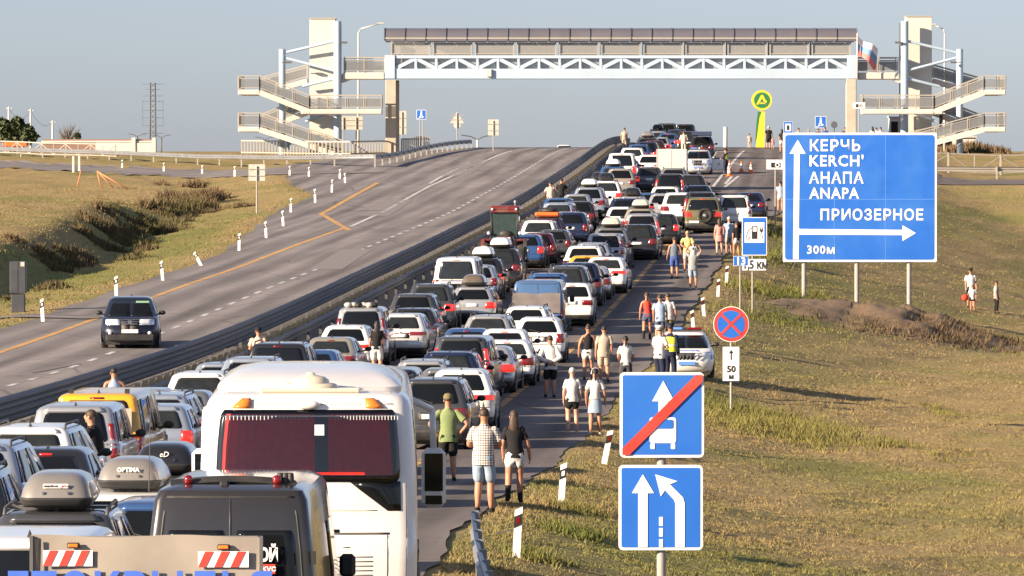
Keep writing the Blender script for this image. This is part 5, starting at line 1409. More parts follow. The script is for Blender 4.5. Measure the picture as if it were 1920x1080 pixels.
def build_car_meshes(kind):
    S_ = SPEC[kind]; L_, hw, H, zb = S_['L'], S_['W'] / 2, S_['H'], S_['zb']
    bx = S_.get('boxy', 0)
    lf = Loft(); lf.L = L_
    a = lf.add; rc = .10 if bx else .2
    dz = -(zb - {'suv': 1.03, 'suvbar': 1.02, 'jeep': 1.08, 'van': 1.05, 'mpv': .98, 'xover': .96}.get(kind, .88))
    a(.20, .14, L_ - .2, hw - .09, rc, .28, .05, .15)
    a(.30, .05, L_ - .07, hw - .03, rc + .02, .36, .07, .2)
    a(.47, .0, L_, hw - .006, rc + .04, .42, .09, .22)
    a(.60, .008, L_ - .01, hw, rc + .04, .42, .09, .22)
    a(.645, .05, L_ - .03, hw, rc + .03, .42, .08, .22, dz * .2)
    a(.80, S_['tail'], L_ - .08, hw, rc + .02, .40, .07, .2, dz * .6)
    a(zb - .04, S_['tail'] + (.03 if S_.get('deck') else .02), L_ - .30, hw - .012, rc, .36, .06, .16, dz)
    a(zb, S_['tail'] + .05, L_ - .38, hw - .03, rc - .02, .34, .06, .15, dz)
    gi = a(zb + .012, S_['gb'], L_ - S_['hood'], hw - .055, rc * .7, .22, .05, .10, dz)
    t_in = .16 if bx else (.15 if kind in ('van', 'mpv') else .20)
    rr, fr = S_['rr'], L_ - S_['hood'] - (.45 if kind == 'van' else .72)
    mid = .5
    a(zb + (H - .1 - zb) * mid, S_['gb'] + (rr - S_['gb']) * (mid - .09), L_ - S_['hood'] - (L_ - S_['hood'] - fr) * .46, hw - .055 - t_in * .36, rc * .7, .2, .05, .09, dz * .4)
    ti = a(H - .10, rr, fr, hw - .055 - t_in * .86, rc * .65, .18, .05, .08)
    a(H - .045, rr + .05, fr - .10, hw - .07 - t_in - .02, rc * .65, .18, .05, .08)
    a(H - .012, rr + .22, fr - .32, hw - .18 - t_in, .16, .16, .05, .08)
    a(H, rr + .62, fr - .75, hw - .44 - t_in, .14, .14, .04, .06)
    out = {'body': (lf.body('body', PAINT['white']), None)}
    V = lf.vz
    g = M['glass']
    tw = .245 if not bx else .25
    top = ti - .10
    if kind != 'panelvan':
        bot = gi + .12 if kind not in ('van',) else gi + .05
        out['rear_window'] = (lf.patch(bot, top, -tw, tw, .007, round_=.10, t0b=-tw + .01, t1b=tw - .01).mesh('rear_window', g), None)
    sides = []
    for sg in (1, -1):
        for k, (ta, tb, ta2, tb2) in enumerate(((.40, .545, .415, .55), (.56, .70, .565, .655))):
            mb = lf.patch(gi + .10, top + .02, sg * ta, sg * tb, .006, round_=.05, t0b=sg * ta2, t1b=sg * tb2)
            sides.append(mb.mesh('side_window', g))
        if kind in ('suv', 'suvbar', 'wagon', 'mpv', 'van', 'jeep'):
            sides.append(lf.patch(gi + .14, top, sg * .345, sg * .39, .006, t0b=sg * .36, t1b=sg * .405).mesh('side_window', g))
    out['side_window'] = (sides, None)
    out['windshield'] = (lf.patch(gi + .06, top, .80, 1.2, .006).mesh('windshield', g) if False else None, None)
    # windscreen spans the front: build from both halves
    mb = lf.patch(gi + .08, top, .80, .999, .006); lf.patch(gi + .08, top, -.80, -.999, .006, mb=mb)
    out['windshield'] = (mb.mesh('windshield', g), None)
    lamps = []
    lm = S_['lamp']
    for sg in (1, -1):
        if lm == 'corner': mb = lf.patch(V(zb - .30), V(zb - .06), sg * .175, sg * .37, .012, round_=.12, t0b=sg * .20, t1b=sg * .375)
        elif lm == 'vert': mb = lf.patch(V(.68) if kind != 'van' else V(.70), V(zb - .01), sg * .235, sg * .34, .012, round_=.25)
        elif lm == 'bar': mb = lf.patch(V(zb - .19), V(zb - .07), sg * .10, sg * .385, .012, round_=.10, t0b=sg * .13)
        elif lm == 'wide': mb = lf.patch(V(.72), V(.88), sg * .15, sg * .33, .012)
        elif lm == 'pillar': mb = lf.patch(V(.80), gi + 1.25, sg * .262, sg * .335, .012, round_=.12)
        lamps.append(mb.mesh('tail_lamp', M['red_lamp']))
    out['tail_lamp'] = (lamps, None)
    if lm == 'bar': out['chrome_strip'] = (lf.patch(V(zb - .15), V(zb - .12), -.11, .11, .010).mesh('chrome_strip', M['red_lamp']), None)
    out['brake_lamp'] = (lf.patch(ti - .03, ti + .30, -.055, .055, .012).mesh('brake_lamp', M['red_lamp']), None)
    out['spoiler'] = (lf.patch(ti - .06, ti + .9, -.25, .25, .03).mesh('spoiler', PAINT['white']), None) if not S_.get('deck') and kind not in ('van', 'jeep', 'lada') else (None, None)
    pz = .74 if not S_.get('deck') else .70
    out['licence_plate'] = (lf.patch(V(pz), V(pz + .115), -.085, .085, .012).mesh('licence_plate', M['plate']), None)
    out['plate_recess'] = (lf.patch(V(pz - .03), V(pz + .15), -.12, .12, .004).mesh('plate_recess', M['trim']), None)
    out['rear_bumper'] = (lf.patch(V(.205), V(.40 if not S_.get('rails') else .50), -.37, .37, .010).mesh('rear_bumper', M['trim']), None)
    mb = MB()
    mb.add(*[[lf.P(V(.60), t) + Vector((0, -.004 if abs(t) < .3 else 0, 0)) for t in ()], []])
    seam = lf.patch(V(.615), V(.635), -.30, .30, .004)
    for sg in (1, -1): lf.patch(V(.62), gi - .05, sg * .232, sg * .238, .004, mb=seam)
    out['tailgate_seam'] = (seam.mesh('tailgate_seam', M['trim']), None)
    out['sill_trim'] = ([lf.patch(V(.205), V(.36), sg * .40, sg * .72, .008).mesh('sill_trim', M['trim']) for sg in (1, -1)], None)
    emb = MB().lathe((0, lf.P(V(zb - .12), 0).y - .012, zb - .12), [(.001, -.004), (.045, -.004), (.05, .008)], 10, 0, 'Y')
    out['emblem'] = (emb.mesh('emblem', M['chrome']), None)
    if not S_.get('deck') and kind not in ('jeep',):
        wz0 = lf.P(gi + .2, 0); wz1 = lf.P(gi + .62, -.13)
        out['rear_wiper'] = (MB().bar((0, wz0.y - .025, wz0.z), (wz1.x, wz1.y - .03, wz1.z), .022, .012).box((0, wz0.y - .02, wz0.z), (.06, .03, .05)).mesh('rear_wiper', M['trim']), None)
    # front
    fl = []
    for sg in (1, -1): fl.append(lf.patch(V(.79), V(zb - .045), sg * .795, sg * .905, .014, round_=.2).mesh('headlamp', M['lamp_clear']))
    out['headlamp'] = (fl, None)
    mb = lf.patch(V(.62), V(zb - .08), .915, .999, .012); lf.patch(V(.62), V(zb - .08), -.915, -.999, .012, mb=mb)
    out['grille'] = (mb.mesh('grille', M['trim']), None)
    wh = []
    r = .36 if kind in ('suv', 'suvbar', 'jeep') else .33
    for y in (.82, L_ - .86):
        for sg in (1, -1): wh.append((sg, y, r))
    out['wheel'] = (wh, None)
    arches = []
    for sg in (1, -1):
        for y in (.82, L_ - .86):
            pts = [(y + (r + .05) * math.cos(q), r + (r + .05) * math.sin(q)) for q in np.linspace(-.3, math.pi + .3, 14)]
            x = sg * (hw + .010)
            vs = [(x, p[0], p[1]) for p in pts]
            arches.append(MB().add(vs, [tuple(range(len(vs)))[::sg]], 0).mesh('wheel_arch', M['trim']))
    out['wheel_arch'] = (arches, None)
    mir = []
    ym = L_ - S_['hood'] - .55
    for sg in (1, -1):
        mir.append(MB().ball((sg * (hw + .10), ym, zb + .07), .11, .07, .075, 10, 6).bar((sg * (hw - .06), ym, zb + .01), (sg * (hw + .06), ym, zb + .04), .05).mesh('wing_mirror', M['trim']))
    out['wing_mirror'] = (mir, None)
    if S_.get('rails'):
        rl = []
        for sg in (1, -1):
            x = sg * (hw - .10 - t_in)
            mb = MB().path([(x, rr + .14, H - .05), (x, rr + .3, H + .035), (x, fr - .45, H + .04), (x, fr - .25, H - .03)], .022, 6)
            rl.append(mb.mesh('roof_rail', M['dark_steel']))
        out['roof_rail'] = (rl, None)
    out['antenna'] = (MB().add([(-.02, rr + .45, H - .01), (.02, rr + .45, H - .01), (.025, rr + .28, H - .01), (-.025, rr + .28, H - .01), (0, rr + .32, H + .075)], [(0, 1, 4), (1, 2, 4), (2, 3, 4), (3, 0, 4)]).mesh('roof_fin', M['trim']), None)
    out['underside'] = (MB().box((0, L_ / 2, .19), (hw * 1.7, L_ - .5, .12)).mesh('underside', M['trim']), None)
    out['lf'] = lf
    return out
def car(kind, color, loc, rz, label=None, cat='car', name='car', group=None, lit=False, zs=1.0, lod=0, rails=None, tint=None):
    if kind not in CAR_MESH: CAR_MESH[kind] = build_car_meshes(kind)
    ms = CAR_MESH[kind]
    e = empty(name, loc, rz, label, cat, group)
    e.scale = (1, 1, zs)
    pm = PAINT[color]
    def put(nm, me, m=None):
        if me is None: return None
        o = link(nm, me, e)
        if m is not None:
            o.material_slots[0].link = 'OBJECT'; o.material_slots[0].material = m
        return o
    body = put('body', ms['body'][0], pm)
    skip = set()
    if lod >= 1: skip |= {'headlamp', 'grille', 'emblem', 'rear_wiper', 'tailgate_seam', 'sill_trim', 'chrome_strip', 'plate_recess'}
    if lod >= 2: skip |= {'windshield', 'wheel_arch', 'antenna', 'rear_bumper'}
    if rails is False: skip.add('roof_rail')
    for nm, v in ms.items():
        if nm in ('body', 'lf') or nm in skip: continue
        v = v[0]
        if v is None: continue
        if nm == 'wheel':
            for sg, y, r in v:
                if lod >= 2 and y > 2: continue
                o = link('wheel', WHEEL, e, (sg * (SPEC[kind]['W'] / 2 - .095), y, r)); o.scale = (sg, r / .33, r / .33)
        elif isinstance(v, list):
            for me in v: put(nm, me, M['red_lit'] if lit and nm == 'tail_lamp' else (PAINT[color] if nm == 'wing_mirror' and color not in ('white',) and (len(color) % 2) else None))
        else:
            put({'antenna': 'roof_fin'}.get(nm, nm), v, pm if nm == 'spoiler' else (M['red_lit'] if lit and nm == 'brake_lamp' else (tint if nm == 'rear_window' else None)))
    return e
# roof boxes
def box_loft(L_, w, h):
    lf = Loft(); lf.L = L_
    lf.add(0, .06, L_ - .1, w / 2 - .05, .12, .25, .04, .15); lf.add(.06, .01, L_ - .02, w / 2 - .01, .16, .3, .05, .18); lf.add(.10, 0, L_, w / 2, .16, .3, .05, .18)
    k = lf.add(.115, .005, L_ - .01, w / 2 - .005, .16, .3, .05, .18)
    lf.add(h * .55, .05, L_ - .12, w / 2 - .03, .16, .3, .05, .18); lf.add(h * .85, .16, L_ - .4, w / 2 - .10, .16, .28, .04, .14); lf.add(h * .97, .32, L_ - .65, w / 2 - .19, .14, .2, .03, .1); lf.add(h, .55, L_ - .9, w / 2 - .28, .1, .1, .02, .05)
    return lf
BOXL = box_loft(1.95, .86, .40)
BOXM = BOXL.body('lid', PAINT['silver'])
BOXT = BOXL.patch(.05, 2.6, -.38, .38, .012).mesh('base_tray', M['trim'])
BOXB = MB().box((0, 0, -.03), (1.25, .05, .04)).mesh('crossbar', M['dark_steel'])
BOXK = MB().box((.0, .02, .17), (.03, .02, .03)).mesh('lock', M['chrome'])
def roof_box(color, loc, rz, label, s=1.0):
    e = empty('roof_box', loc, rz, label, 'roof box', 'roof boxes on the queuing cars')
    e.scale = (s, s, s)
    o = link('lid', BOXM, e); o.material_slots[0].link = 'OBJECT'; o.material_slots[0].material = PAINT[color]
    link('base_tray', BOXT, e); link('crossbar', BOXB, e, (0, .55, 0)); link('crossbar', BOXB, e, (0, 1.35, 0)); link('lock', BOXK, e, (.15, 0, 0)); link('lock', BOXK, e, (-.15, 0, 0))
    return e
CNAME = {'silverwhite': 'silvery white', 'silverblue': 'bluish silver', 'darkblue': 'dark blue', 'charcoal': 'dark grey', 'vanblue': 'blue', 'green': 'dark green', 'purple': 'dark purple', 'gold': 'pale gold', 'cream': 'cream', 'bronze': 'bronze'}
KNAME = {'hatch': 'hatchback', 'hatchbar': 'hatchback with thin wide tail lamps', 'sedan': 'saloon', 'sedanbar': 'saloon with wide tail lamps', 'suv': 'SUV', 'suvbar': 'SUV with thin wide tail lamps', 'xover': 'crossover with wide tail lamps',
         'wagon': 'estate car', 'mpv': 'minivan', 'van': 'passenger van', 'panelvan': 'panel van', 'jeep': 'boxy off-roader', 'lada': 'old boxy hatchback', 'pickup': 'covered pickup'}
CATS = {'van': 'van', 'mpv': 'minivan', 'panelvan': 'van', 'pickup': 'pickup truck'}
placed = settle(Q, FIXED)
short = lambda i: CNAME.get(Q[i][3], Q[i][3]) + ' ' + KNAME[Q[i][2]].split(' with')[0]
order = sorted(range(len(Q)), key=lambda i: placed[i][0])
def ahead(i):
    best = None
    for j in order:
        if placed[j][0] > placed[i][0] + .5 and abs(placed[j][1] - placed[i][1]) < 2.0:
            return j
    return None
def behind(i):
    for j in reversed(order):
        if placed[j][0] < placed[i][0] - .5 and abs(placed[j][1] - placed[i][1]) < 2.0: return j
    return None
LABELS = {}
HAND = {qi(180, 738): 'bright yellow passenger van with light curtains in the left lane', qi(772, 548): 'grey pickup with a flat beige cover over its bed', qi(1318, 370): 'olive green off-roader with a spare wheel on its back door',
        qi(855, 483): 'white passenger van behind a row of roof boxes near the red tractor', qi(1132, 483): 'white saloon standing out by the shoulder line with dark plastic tail lamps'}
def make_labels():
    base = {}
    for i in range(len(Q)):
        t = CNAME.get(Q[i][3], Q[i][3]) + ' ' + KNAME[Q[i][2]]
        if Q[i][4].get('box'): t += ' under a ' + CNAME.get(Q[i][4]['box'], Q[i][4]['box']) + ' roof box'
        if Q[i][4].get('load'): t += ' with an orange load on its roof'
        base[i] = t
    from collections import Counter
    cnt = Counter(base.values())
    for i in range(len(Q)):
        t = base[i]
        if cnt[t] > 1:
            j, k = ahead(i), behind(i)
            if j is not None: t += ', behind a ' + short(j)
            if k is not None: t += (' and' if j is not None else ',') + ' ahead of a ' + short(k)
        if len(t.split()) < 4: t += ', behind a ' + short(ahead(i)) if ahead(i) is not None else ' near the crest of the hill'
        if len(t.split()) > 15: t = t.split(' and ahead')[0]
        LABELS[i] = t
    for r in range(3):
        c2 = Counter(LABELS.values())
        for i in range(len(Q)):
            if c2[LABELS[i]] > 1:
                lane = 'left lane' if placed[i][1] < 4.9 else ('middle lane' if placed[i][1] < 9.2 else 'shoulder')
                if r == 0: LABELS[i] = base[i] + ' in the ' + lane + (', behind a ' + short(ahead(i)) if ahead(i) is not None else '')
                elif r == 1:
                    d = placed[i][0] / KD
                    mark_ = 'level with the coach' if d < 70 else 'past the coach' if d < 112 else 'level with the parked police car' if d < 128 else 'level with the blue panel van' if d < 150 else 'level with the red tractor' if d < 178 else 'level with the olive off-roader' if d < 205 else 'below the cream box truck' if d < 250 else 'near the crest'
                    LABELS[i] = base[i].split(' with')[0] + ' in the ' + lane + ' ' + mark_
                else: LABELS[i] += ', farther one'
    LABELS.update(HAND)
make_labels()
GROUP = 'vehicles queuing on the right carriageway'
def road_place(x, d, dz=0.0):
    return Vector((x, d, float(surf_z(x, d)) + dz))
LITSET = set(i for i in range(len(Q)) if random.random() < .3)
def panel_van_parts(e, color, L_, w, H, rear_glass=True):
    lf = Loft(); lf.L = L_; hw = w / 2
    for a in ((.22, .10, L_ - .15, hw - .05, .08, .3, .03, .12), (.45, .0, L_, hw - .01, .1, .35, .04, .15), (.62, .0, L_ - .02, hw, .1, .35, .04, .15), (.66, .03, L_ - .04, hw, .09, .35, .03, .15), (1.0, .03, L_ - .25, hw, .09, .3, .03, .12), (1.18, .035, L_ - .75, hw - .02, .09, .28, .03, .1),
              (H * .72, .05, L_ - 1.2, hw - .06, .09, .24, .03, .08), (H - .16, .08, L_ - 1.5, hw - .12, .09, .2, .03, .07), (H - .06, .13, L_ - 1.65, hw - .17, .1, .2, .03, .06), (H - .01, .28, L_ - 1.9, hw - .3, .12, .16, .03, .05), (H, .6, L_ - 2.3, hw - .5, .12, .12, .02, .04)):
        lf.add(*a)
    o = link('body', lf.body('body', PAINT[color]), e)
    V = lf.vz
    gap = lf.patch(V(.66), V(H - .15), -.0035, .0035, .006, nt=2, nv=6)
    for sg in (1, -1): lf.patch(V(.66), V(H - .12), sg * .243, sg * .250, .005, mb=gap, nt=2, nv=6)
    lf.patch(V(H - .135), V(H - .115), -.25, .25, .005, mb=gap)
    link('door_seam', gap.mesh('door_seam', M['trim']), e)
    for sg in (1, -1):
        link('tail_lamp', lf.patch(V(.68), V(1.05), sg * .262, sg * .33, .012, round_=.1).mesh('tail_lamp', M['red_lamp']), e)
        if rear_glass: link('rear_window', lf.patch(V(1.15), V(H * .80), sg * .018, sg * .228, .008, round_=.08, nt=6).mesh('rear_window', M['glass']), e)
        link('side_window', lf.patch(V(1.2), V(H * .78), sg * .60, sg * .70, .006).mesh('side_window', M['glass']), e)
        link('wing_mirror', MB().box((sg * (hw + .10), L_ - 1.5, 1.26), (.18, .10, .26), 0, None, .04).mesh('wing_mirror', M['trim']), e)
        link('door_hinge', MB().box((sg * (hw - .03), .03, 1.15), (.05, .06, .14)).box((sg * (hw - .05), .05, 1.6), (.05, .06, .14)).mesh('door_hinge', M['trim']), e)
        for y in (.95, L_ - 1.0):
            o = link('wheel', WHEEL, e, (sg * (hw - .1), y, .34)); o.scale = (sg, 1.03, 1.03)
    mb = lf.patch(V(1.22), V(H * .78), .80, .999, .006); lf.patch(V(1.22), V(H * .78), -.80, -.999, .006, mb=mb)
    link('windshield', mb.mesh('windshield', M['glass']), e)
    link('rear_bumper', lf.patch(V(.24), V(.60), -.36, .36, .02).mesh('rear_bumper', M['trim']), e)
    link('licence_plate', MB().box((.0, -.03, .74), (.52, .02, .115)).mesh('licence_plate', M['plate']), e)
    link('door_handle', MB().box((.10, .02, 1.02), (.18, .03, .05)).mesh('door_handle', M['trim']), e)
    return lf
for i in order:
    px, py, kind, color, ex = Q[i]
    d, u, x, zs, zraw, d0 = placed[i]
    rz = -heading(d) + random.uniform(-.025, .025)
    loc = road_place(x, d)
    lod = 0 if d < 125 * KD else (1 if d < 200 * KD else 2)
    if kind == 'panelvan':
        e = empty('van', loc, rz, 'blue panel van with a grey sheet covering its rear doors', 'van', GROUP)
        e.scale = (1, 1, zs)
        panel_van_parts(e, color, 5.2, 1.92, 2.0, rear_glass=False)
        mb = MB(); vs = []
        for r_ in range(9):
            for c_ in range(13):
                xx = -.90 + 1.72 * c_ / 12; zz = .82 + .72 * r_ / 8
                vs.append((xx, -.02 - .012 * math.sin(c_ * 1.3 + r_ * .4) - .008 * math.sin(r_ * 2.1), zz + .02 * math.sin(c_ * .8) * (r_ == 8 or r_ == 0)))
        mb.add(vs, [(r_ * 13 + c_, r_ * 13 + c_ + 1, (r_ + 1) * 13 + c_ + 1, (r_ + 1) * 13 + c_) for r_ in range(8) for c_ in range(12)], 0, True)
        sh = mb.build('grey_cover_sheet', mat('grey_sheet', (.16, .14, .135), rough=.8, var=.2), e)
        continue
    if kind == 'pickup':
        e = car('suv', 'charcoal', loc, rz, LABELS[i], 'pickup truck', 'pickup_truck', GROUP, False, zs, lod)
        cv = mat('pickup_cover', (.22, .20, .165), rough=.6, var=.1)
        MB().box((0, -.75, .95), (1.6, 1.7, .34), 0, None, .08).build('bed_cover', cv, e)
        MB().box((0, -.75, .60), (1.7, 1.75, .42), 0, None, .06).build('load_bed', PAINT['charcoal'], e)
        for sg in (-1, 1): MB().box((sg * .80, -1.63, .70), (.12, .03, .22), 0, None, .02).build('bed_tail_lamp', M['red_lamp'], e)
        MB().box((0, -1.64, .60), (.52, .02, .115)).build('bed_plate', M['plate'], e)
        continue
    e = car(kind, color, loc, rz, LABELS[i], CATS.get(kind, 'car'), {'van': 'van', 'mpv': 'minivan'}.get(kind, 'car'), GROUP, i in LITSET, zs, lod, tint=M['glass2'] if i % 3 == 0 else None)
    H = BODY_H[kind] * zs; sp = SPEC[kind]
    c, s_ = math.cos(rz), math.sin(rz)
    T_ = lambda lx, ly, lz: loc + Vector((lx * c - ly * s_, lx * s_ + ly * c, lz))
    if ex.get('box'):
        near = d < 60 * KD
        lab = {qi(97, 965): 'silver roof box with a maker logo on the nearest boxed car', qi(230, 928): 'silver roof box lettered in white on a silvery hatchback', qi(300, 896): 'black roof box with white logo beside the coach'}.get(i)
        lab = lab or (CNAME.get(ex['box'], ex['box']) + ' roof box on the ' + short(i) + (' behind a ' + short(ahead(i)) if ahead(i) is not None else ''))
        b = roof_box({'silver': 'boxgrey', 'grey': 'boxgrey'}.get(ex['box'], ex['box']), T_(0, sp['rr'] + .12, H + .05), rz, lab, 1.0)
        if i == qi(97, 965):
            o = MB().box((0, 0, 0), (.30, .012, .055), 0, None, .004).build('logo_plate', M['sign_white'], b); o.location = (0, .045, .25); o.rotation_euler = (R(-18), 0, 0)
            letter(o, 'maxbox', .052, M['sign_black'], -.14, -.009, -.016, bold=.001, depth=.002); letter(o, 'pro', .052, M['sign_red'], .065, -.009, -.016, bold=.001, depth=.002)
        if i == qi(230, 928): 
            o = letter(b, 'OPTIMA', .085, M['sign_white'], 0, .030, .225, bold=.002, align='CENTER', depth=.006); o.rotation_euler = (R(-14), 0, 0)
        if i == qi(300, 896):
            o = letter(b, 'eD', .11, M['sign_white'], 0, .030, .215, bold=.0, align='CENTER', depth=.006, shear=.2); o.rotation_euler = (R(-14), 0, 0)
    if ex.get('load'):
        o = empty('roof_load', T_(0, sp['rr'] + .3, H + .02), rz, 'orange and black bundle strapped on the dark purple SUV', 'roof load')
        MB().box((0, .5, .13), (1.15, 1.3, .2), 0, None, .07).build('orange_mat', M['orange'], o)
        MB().ball((.05, .6, .30), .5, .6, .16, 12, 6).build('black_bag', M['trim'], o)
        for yy in (.3, .9): MB().box((0, yy, .0), (1.3, .05, .05)).build('crossbar', M['dark_steel'], o)
    if ex.get('spare'):
        o = MB().lathe((.12, -.13, .90 / zs), [(.001, -.12), (.12, -.13), (.16, -.07), (.24, -.08), (.26, -.13), (.36, -.12), (.39, -.02), (.38, .08), (.2, .1)], 22, 0, 'Y').build('spare_wheel', M['tyre'], e)
        MB().lathe((.12, -.25, .90 / zs), [(.001, -.012), (.07, -.012), (.09, .0)], 10, 0, 'Y').build('hub', M['rim'], o)
        MB().box((-.45, -.03, .58), (.5, .02, .115)).build('licence_plate', M['plate'], e)
    if i == qi(180, 738):
        for sg in (-1, 1):
            MB().box((sg * .52, sp['gb'] - .03, 1.45), (.34, .012, .42), 0, None, .003).build('light_curtain', mat('van_curtain', (.42, .36, .28), rough=.9, var=.2, scale=14), e)
        for sg in (-1, 1): MB().box((sg * .55, .5, H / zs + .03), (.08, .16, .08)).build('roof_bar_foot', M['trim'], e)
    if i == qi(676, 577):
        o = empty('roof_load', T_(0, sp['rr'] + .3, H), rz, 'pale bundle of bags tied on the silver minivan', 'roof load')
        for k in range(6): MB().ball((-.45 + .17 * k, .3 + .1 * (k % 2), .07), .15, .3, .09, 8, 5).build('bag', [M['sign_back'], PAINT['cream'], M['trim']][k % 3], o)
# ------------------------------------------------------------------ one-off vehicles
# white coach
d = 45.0 * KD; x = xat(577, d)
BUS = empty('coach', road_place(x, d), -heading(d) + .032, 'large white coach with red curtains behind its rear window', 'bus')
BUS.scale = (1.055, 1, 1)
lf = Loft(); lf.L = 10.5
for a in ((.30, .12, 10.3, 1.16, .16, .4, .04, .2), (.45, .04, 10.45, 1.22, .2, .45, .06, .25), (.75, .0, 10.5, 1.245, .22, .5, .08, .3), (1.0, .0, 10.5, 1.25, .22, .5, .08, .3), (1.28, .005, 10.5, 1.25, .22, .5, .08, .3),
          (1.33, .03, 10.5, 1.25, .22, .5, .08, .3), (1.6, .04, 10.48, 1.25, .22, .5, .08, .3), (1.95, .06, 10.45, 1.245, .22, .5, .08, .3), (2.4, .10, 10.35, 1.225, .22, .5, .08, .3),
          (2.84, .16, 10.2, 1.185, .22, .5, .08, .3), (2.94, .20, 10.15, 1.15, .22, .5, .08, .3), (3.00, .28, 10.1, 1.09, .22, .45, .07, .25), (3.03, .45, 10.0, .98, .2, .4, .05, .2), (3.05, .9, 9.6, .75, .2, .3, .05, .15)):
    lf.add(*a)
V = lf.vz
white_bus = mat('coach_white', (.74, .71, .67), rough=.3, coat=.8, var=.03, dirt=((.46, .41, .35), .35), scale=1.5)
link('body', lf.body('body', white_bus, 1, 30), BUS)
sur = lf.patch(V(1.97), V(2.84), -.272, .272, .006, round_=.05); lf.patch(V(1.62), V(1.975), .23, .272, .006, mb=sur, t0b=.12, t1b=.272)
link('window_surround', sur.mesh('window_surround', M['glass']), BUS)
def curtain(t0, t1, za, zb_):
    mb = MB(); vs = []; n = 60
    rows = [V(za + (zb_ - za) * k / 8) for k in range(9)]
    for v in rows:
        for j in range(n + 1):
            t = t0 + (t1 - t0) * j / n
            p = lf.P(v, t); vs.append((p.x, p.y - .020 - .008 * math.sin(t * 260) - .004 * math.sin(t * 613 + 1), p.z))
    mb.add(vs, [(i * (n + 1) + j, i * (n + 1) + j + 1, (i + 1) * (n + 1) + j + 1, (i + 1) * (n + 1) + j) for i in range(8) for j in range(n)], 0, True)
    return mb
cm = mat('red_curtain', (.70, .075, .065), rough=.9, var=.25, scale=9)
link('curtain', curtain(-.252, .020, 2.05, 2.79).mesh('curtain', cm), BUS)
link('curtain', curtain(.060, .246, 2.05, 2.79).mesh('curtain', cm), BUS)
link('curtain_rod', MB().bar((-1.0, .115, 2.765), (1.0, .115, 2.765), .02).mesh('curtain_rod', M['chrome']), BUS)
link('window_sticker', MB().box((.13, .045, 2.60), (.11, .008, .13)).mesh('window_sticker', M['plate']), BUS)
link('rear_window', lf.patch(V(2.0), V(2.82), -.268, .268, .062, round_=.05, nt=30).mesh('rear_window', M['coach_glass']), BUS)
link('brake_strip', MB().box((.1, .0, 2.075), (1.1, .02, .03), 0, None, .005).mesh('brake_strip', M['red_lit']), BUS)
for sg in (1, -1):
    link('marker_lamp', lf.patch(V(2.855), V(2.955), sg * .178, sg * .236, .03, t0b=sg * .185, t1b=sg * .215).mesh('marker_lamp', M['amber']), BUS)
    link('tail_lamp', lf.patch(V(.42), V(.78), sg * .235, sg * .30, .012, round_=.1).mesh('tail_lamp', M['red_lamp']), BUS)
    link('side_window', lf.patch(V(1.75), V(2.80), sg * .40, sg * .73, .006, nt=24).mesh('side_window', M['glass']), BUS)
    for y in (2.6, 8.0):
        o = link('wheel', WHEEL, BUS, (sg * 1.13, y, .48)); o.scale = (sg * 1.3, 1.45, 1.45)
lid = lf.patch(V(1.335), V(1.36), -.23, .235, .004); 
link('lid_seam', lid.mesh('lid_seam', M['dark_steel']), BUS)
for z_ in (1.62, 2.90): link('panel_seam', lf.patch(V(z_), V(z_ + .012), -.27, .27 if z_ > 2 else .20, .003).mesh('panel_seam', M['sign_back']), BUS)
for sg in (1, -1): link('corner_seam', lf.patch(V(.7), V(1.95), sg * .292, sg * .295, .003, nt=2).mesh('corner_seam', M['dark_steel']), BUS)
link('lid_handle_recess', lf.patch(V(1.36), V(1.40), -.03, .09, .006).mesh('lid_handle_recess', M['trim']), BUS)
link('lid_side_seam', lf.patch(V(.70), V(1.33), .228, .2305, .004, nt=2).mesh('lid_side_seam', M['dark_steel']), BUS)
for k in range(9):
    for c_ in (-.04, .045, .125):
        link('vent_slot', lf.patch(V(.62 + .055 * k), V(.633 + .055 * k), c_, c_ + .062, .004).mesh('vent_slot', M['dark_steel']), BUS)
for c_ in (.03, .1): link('small_handle', lf.patch(V(1.18), V(1.19), c_, c_ + .02, .006).mesh('small_handle', M['dark_steel']), BUS)
for k in range(22):
    for q_ in (-.94 + .044 * k, .27 + .036 * k):
        link('curtain_hook', MB().box((q_, .10, 2.745), (.008, .012, .05)).mesh('curtain_hook', M['plate']), BUS)
link('emblem', MB().lathe((-.55, .02, 2.0), [(.001, -.01), (.12, -.01), (.13, .0)], 16, 0, 'Y', 1, 1).mesh('emblem', M['chrome']), BUS)
link('reversing_camera', MB().ball((.0, .13, 2.90), .14, .06, .06, 12, 6).mesh('reversing_camera', white_bus), BUS)
pod = Loft(); pod.L = 4.2
for a in ((2.99, .05, 4.2, 1.06, .2, .4, .22, .3), (3.08, .0, 4.25, 1.07, .2, .4, .25, .3), (3.16, .20, 4.1, 1.0, .2, .4, .25, .3), (3.24, .62, 3.8, .86, .2, .4, .2, .25), (3.285, 1.2, 3.4, .62, .2, .3, .15, .2)): pod.add(*a)
o = link('air_conditioner', pod.body('air_conditioner', white_bus), BUS, (0, .95, 0))
link('roof_grille', MB().box((0, .68, 3.02), (1.9, .30, .03), 0, None, .01).mesh('roof_grille', M['sign_back']), BUS)
hat = MB().lathe((.02, .72, 3.04), [(.33, .0), (.33, .05), (.30, .09), (.27, .1)], 20, 0, 'Z', 1.0, .6).lathe((.02, .72, 3.12), [(.30, .0), (.29, .06), (.22, .10), (.08, .12), (.06, .15), (.001, .155)], 20, 0, 'Z', .75, .6)
link('roof_vent', hat.mesh('roof_vent', PAINT['cream']), BUS)
link('vent_base', MB().box((.02, .62, 3.06), (1.15, .35, .05), 0, None, .02).mesh('vent_base', PAINT['cream']), BUS)
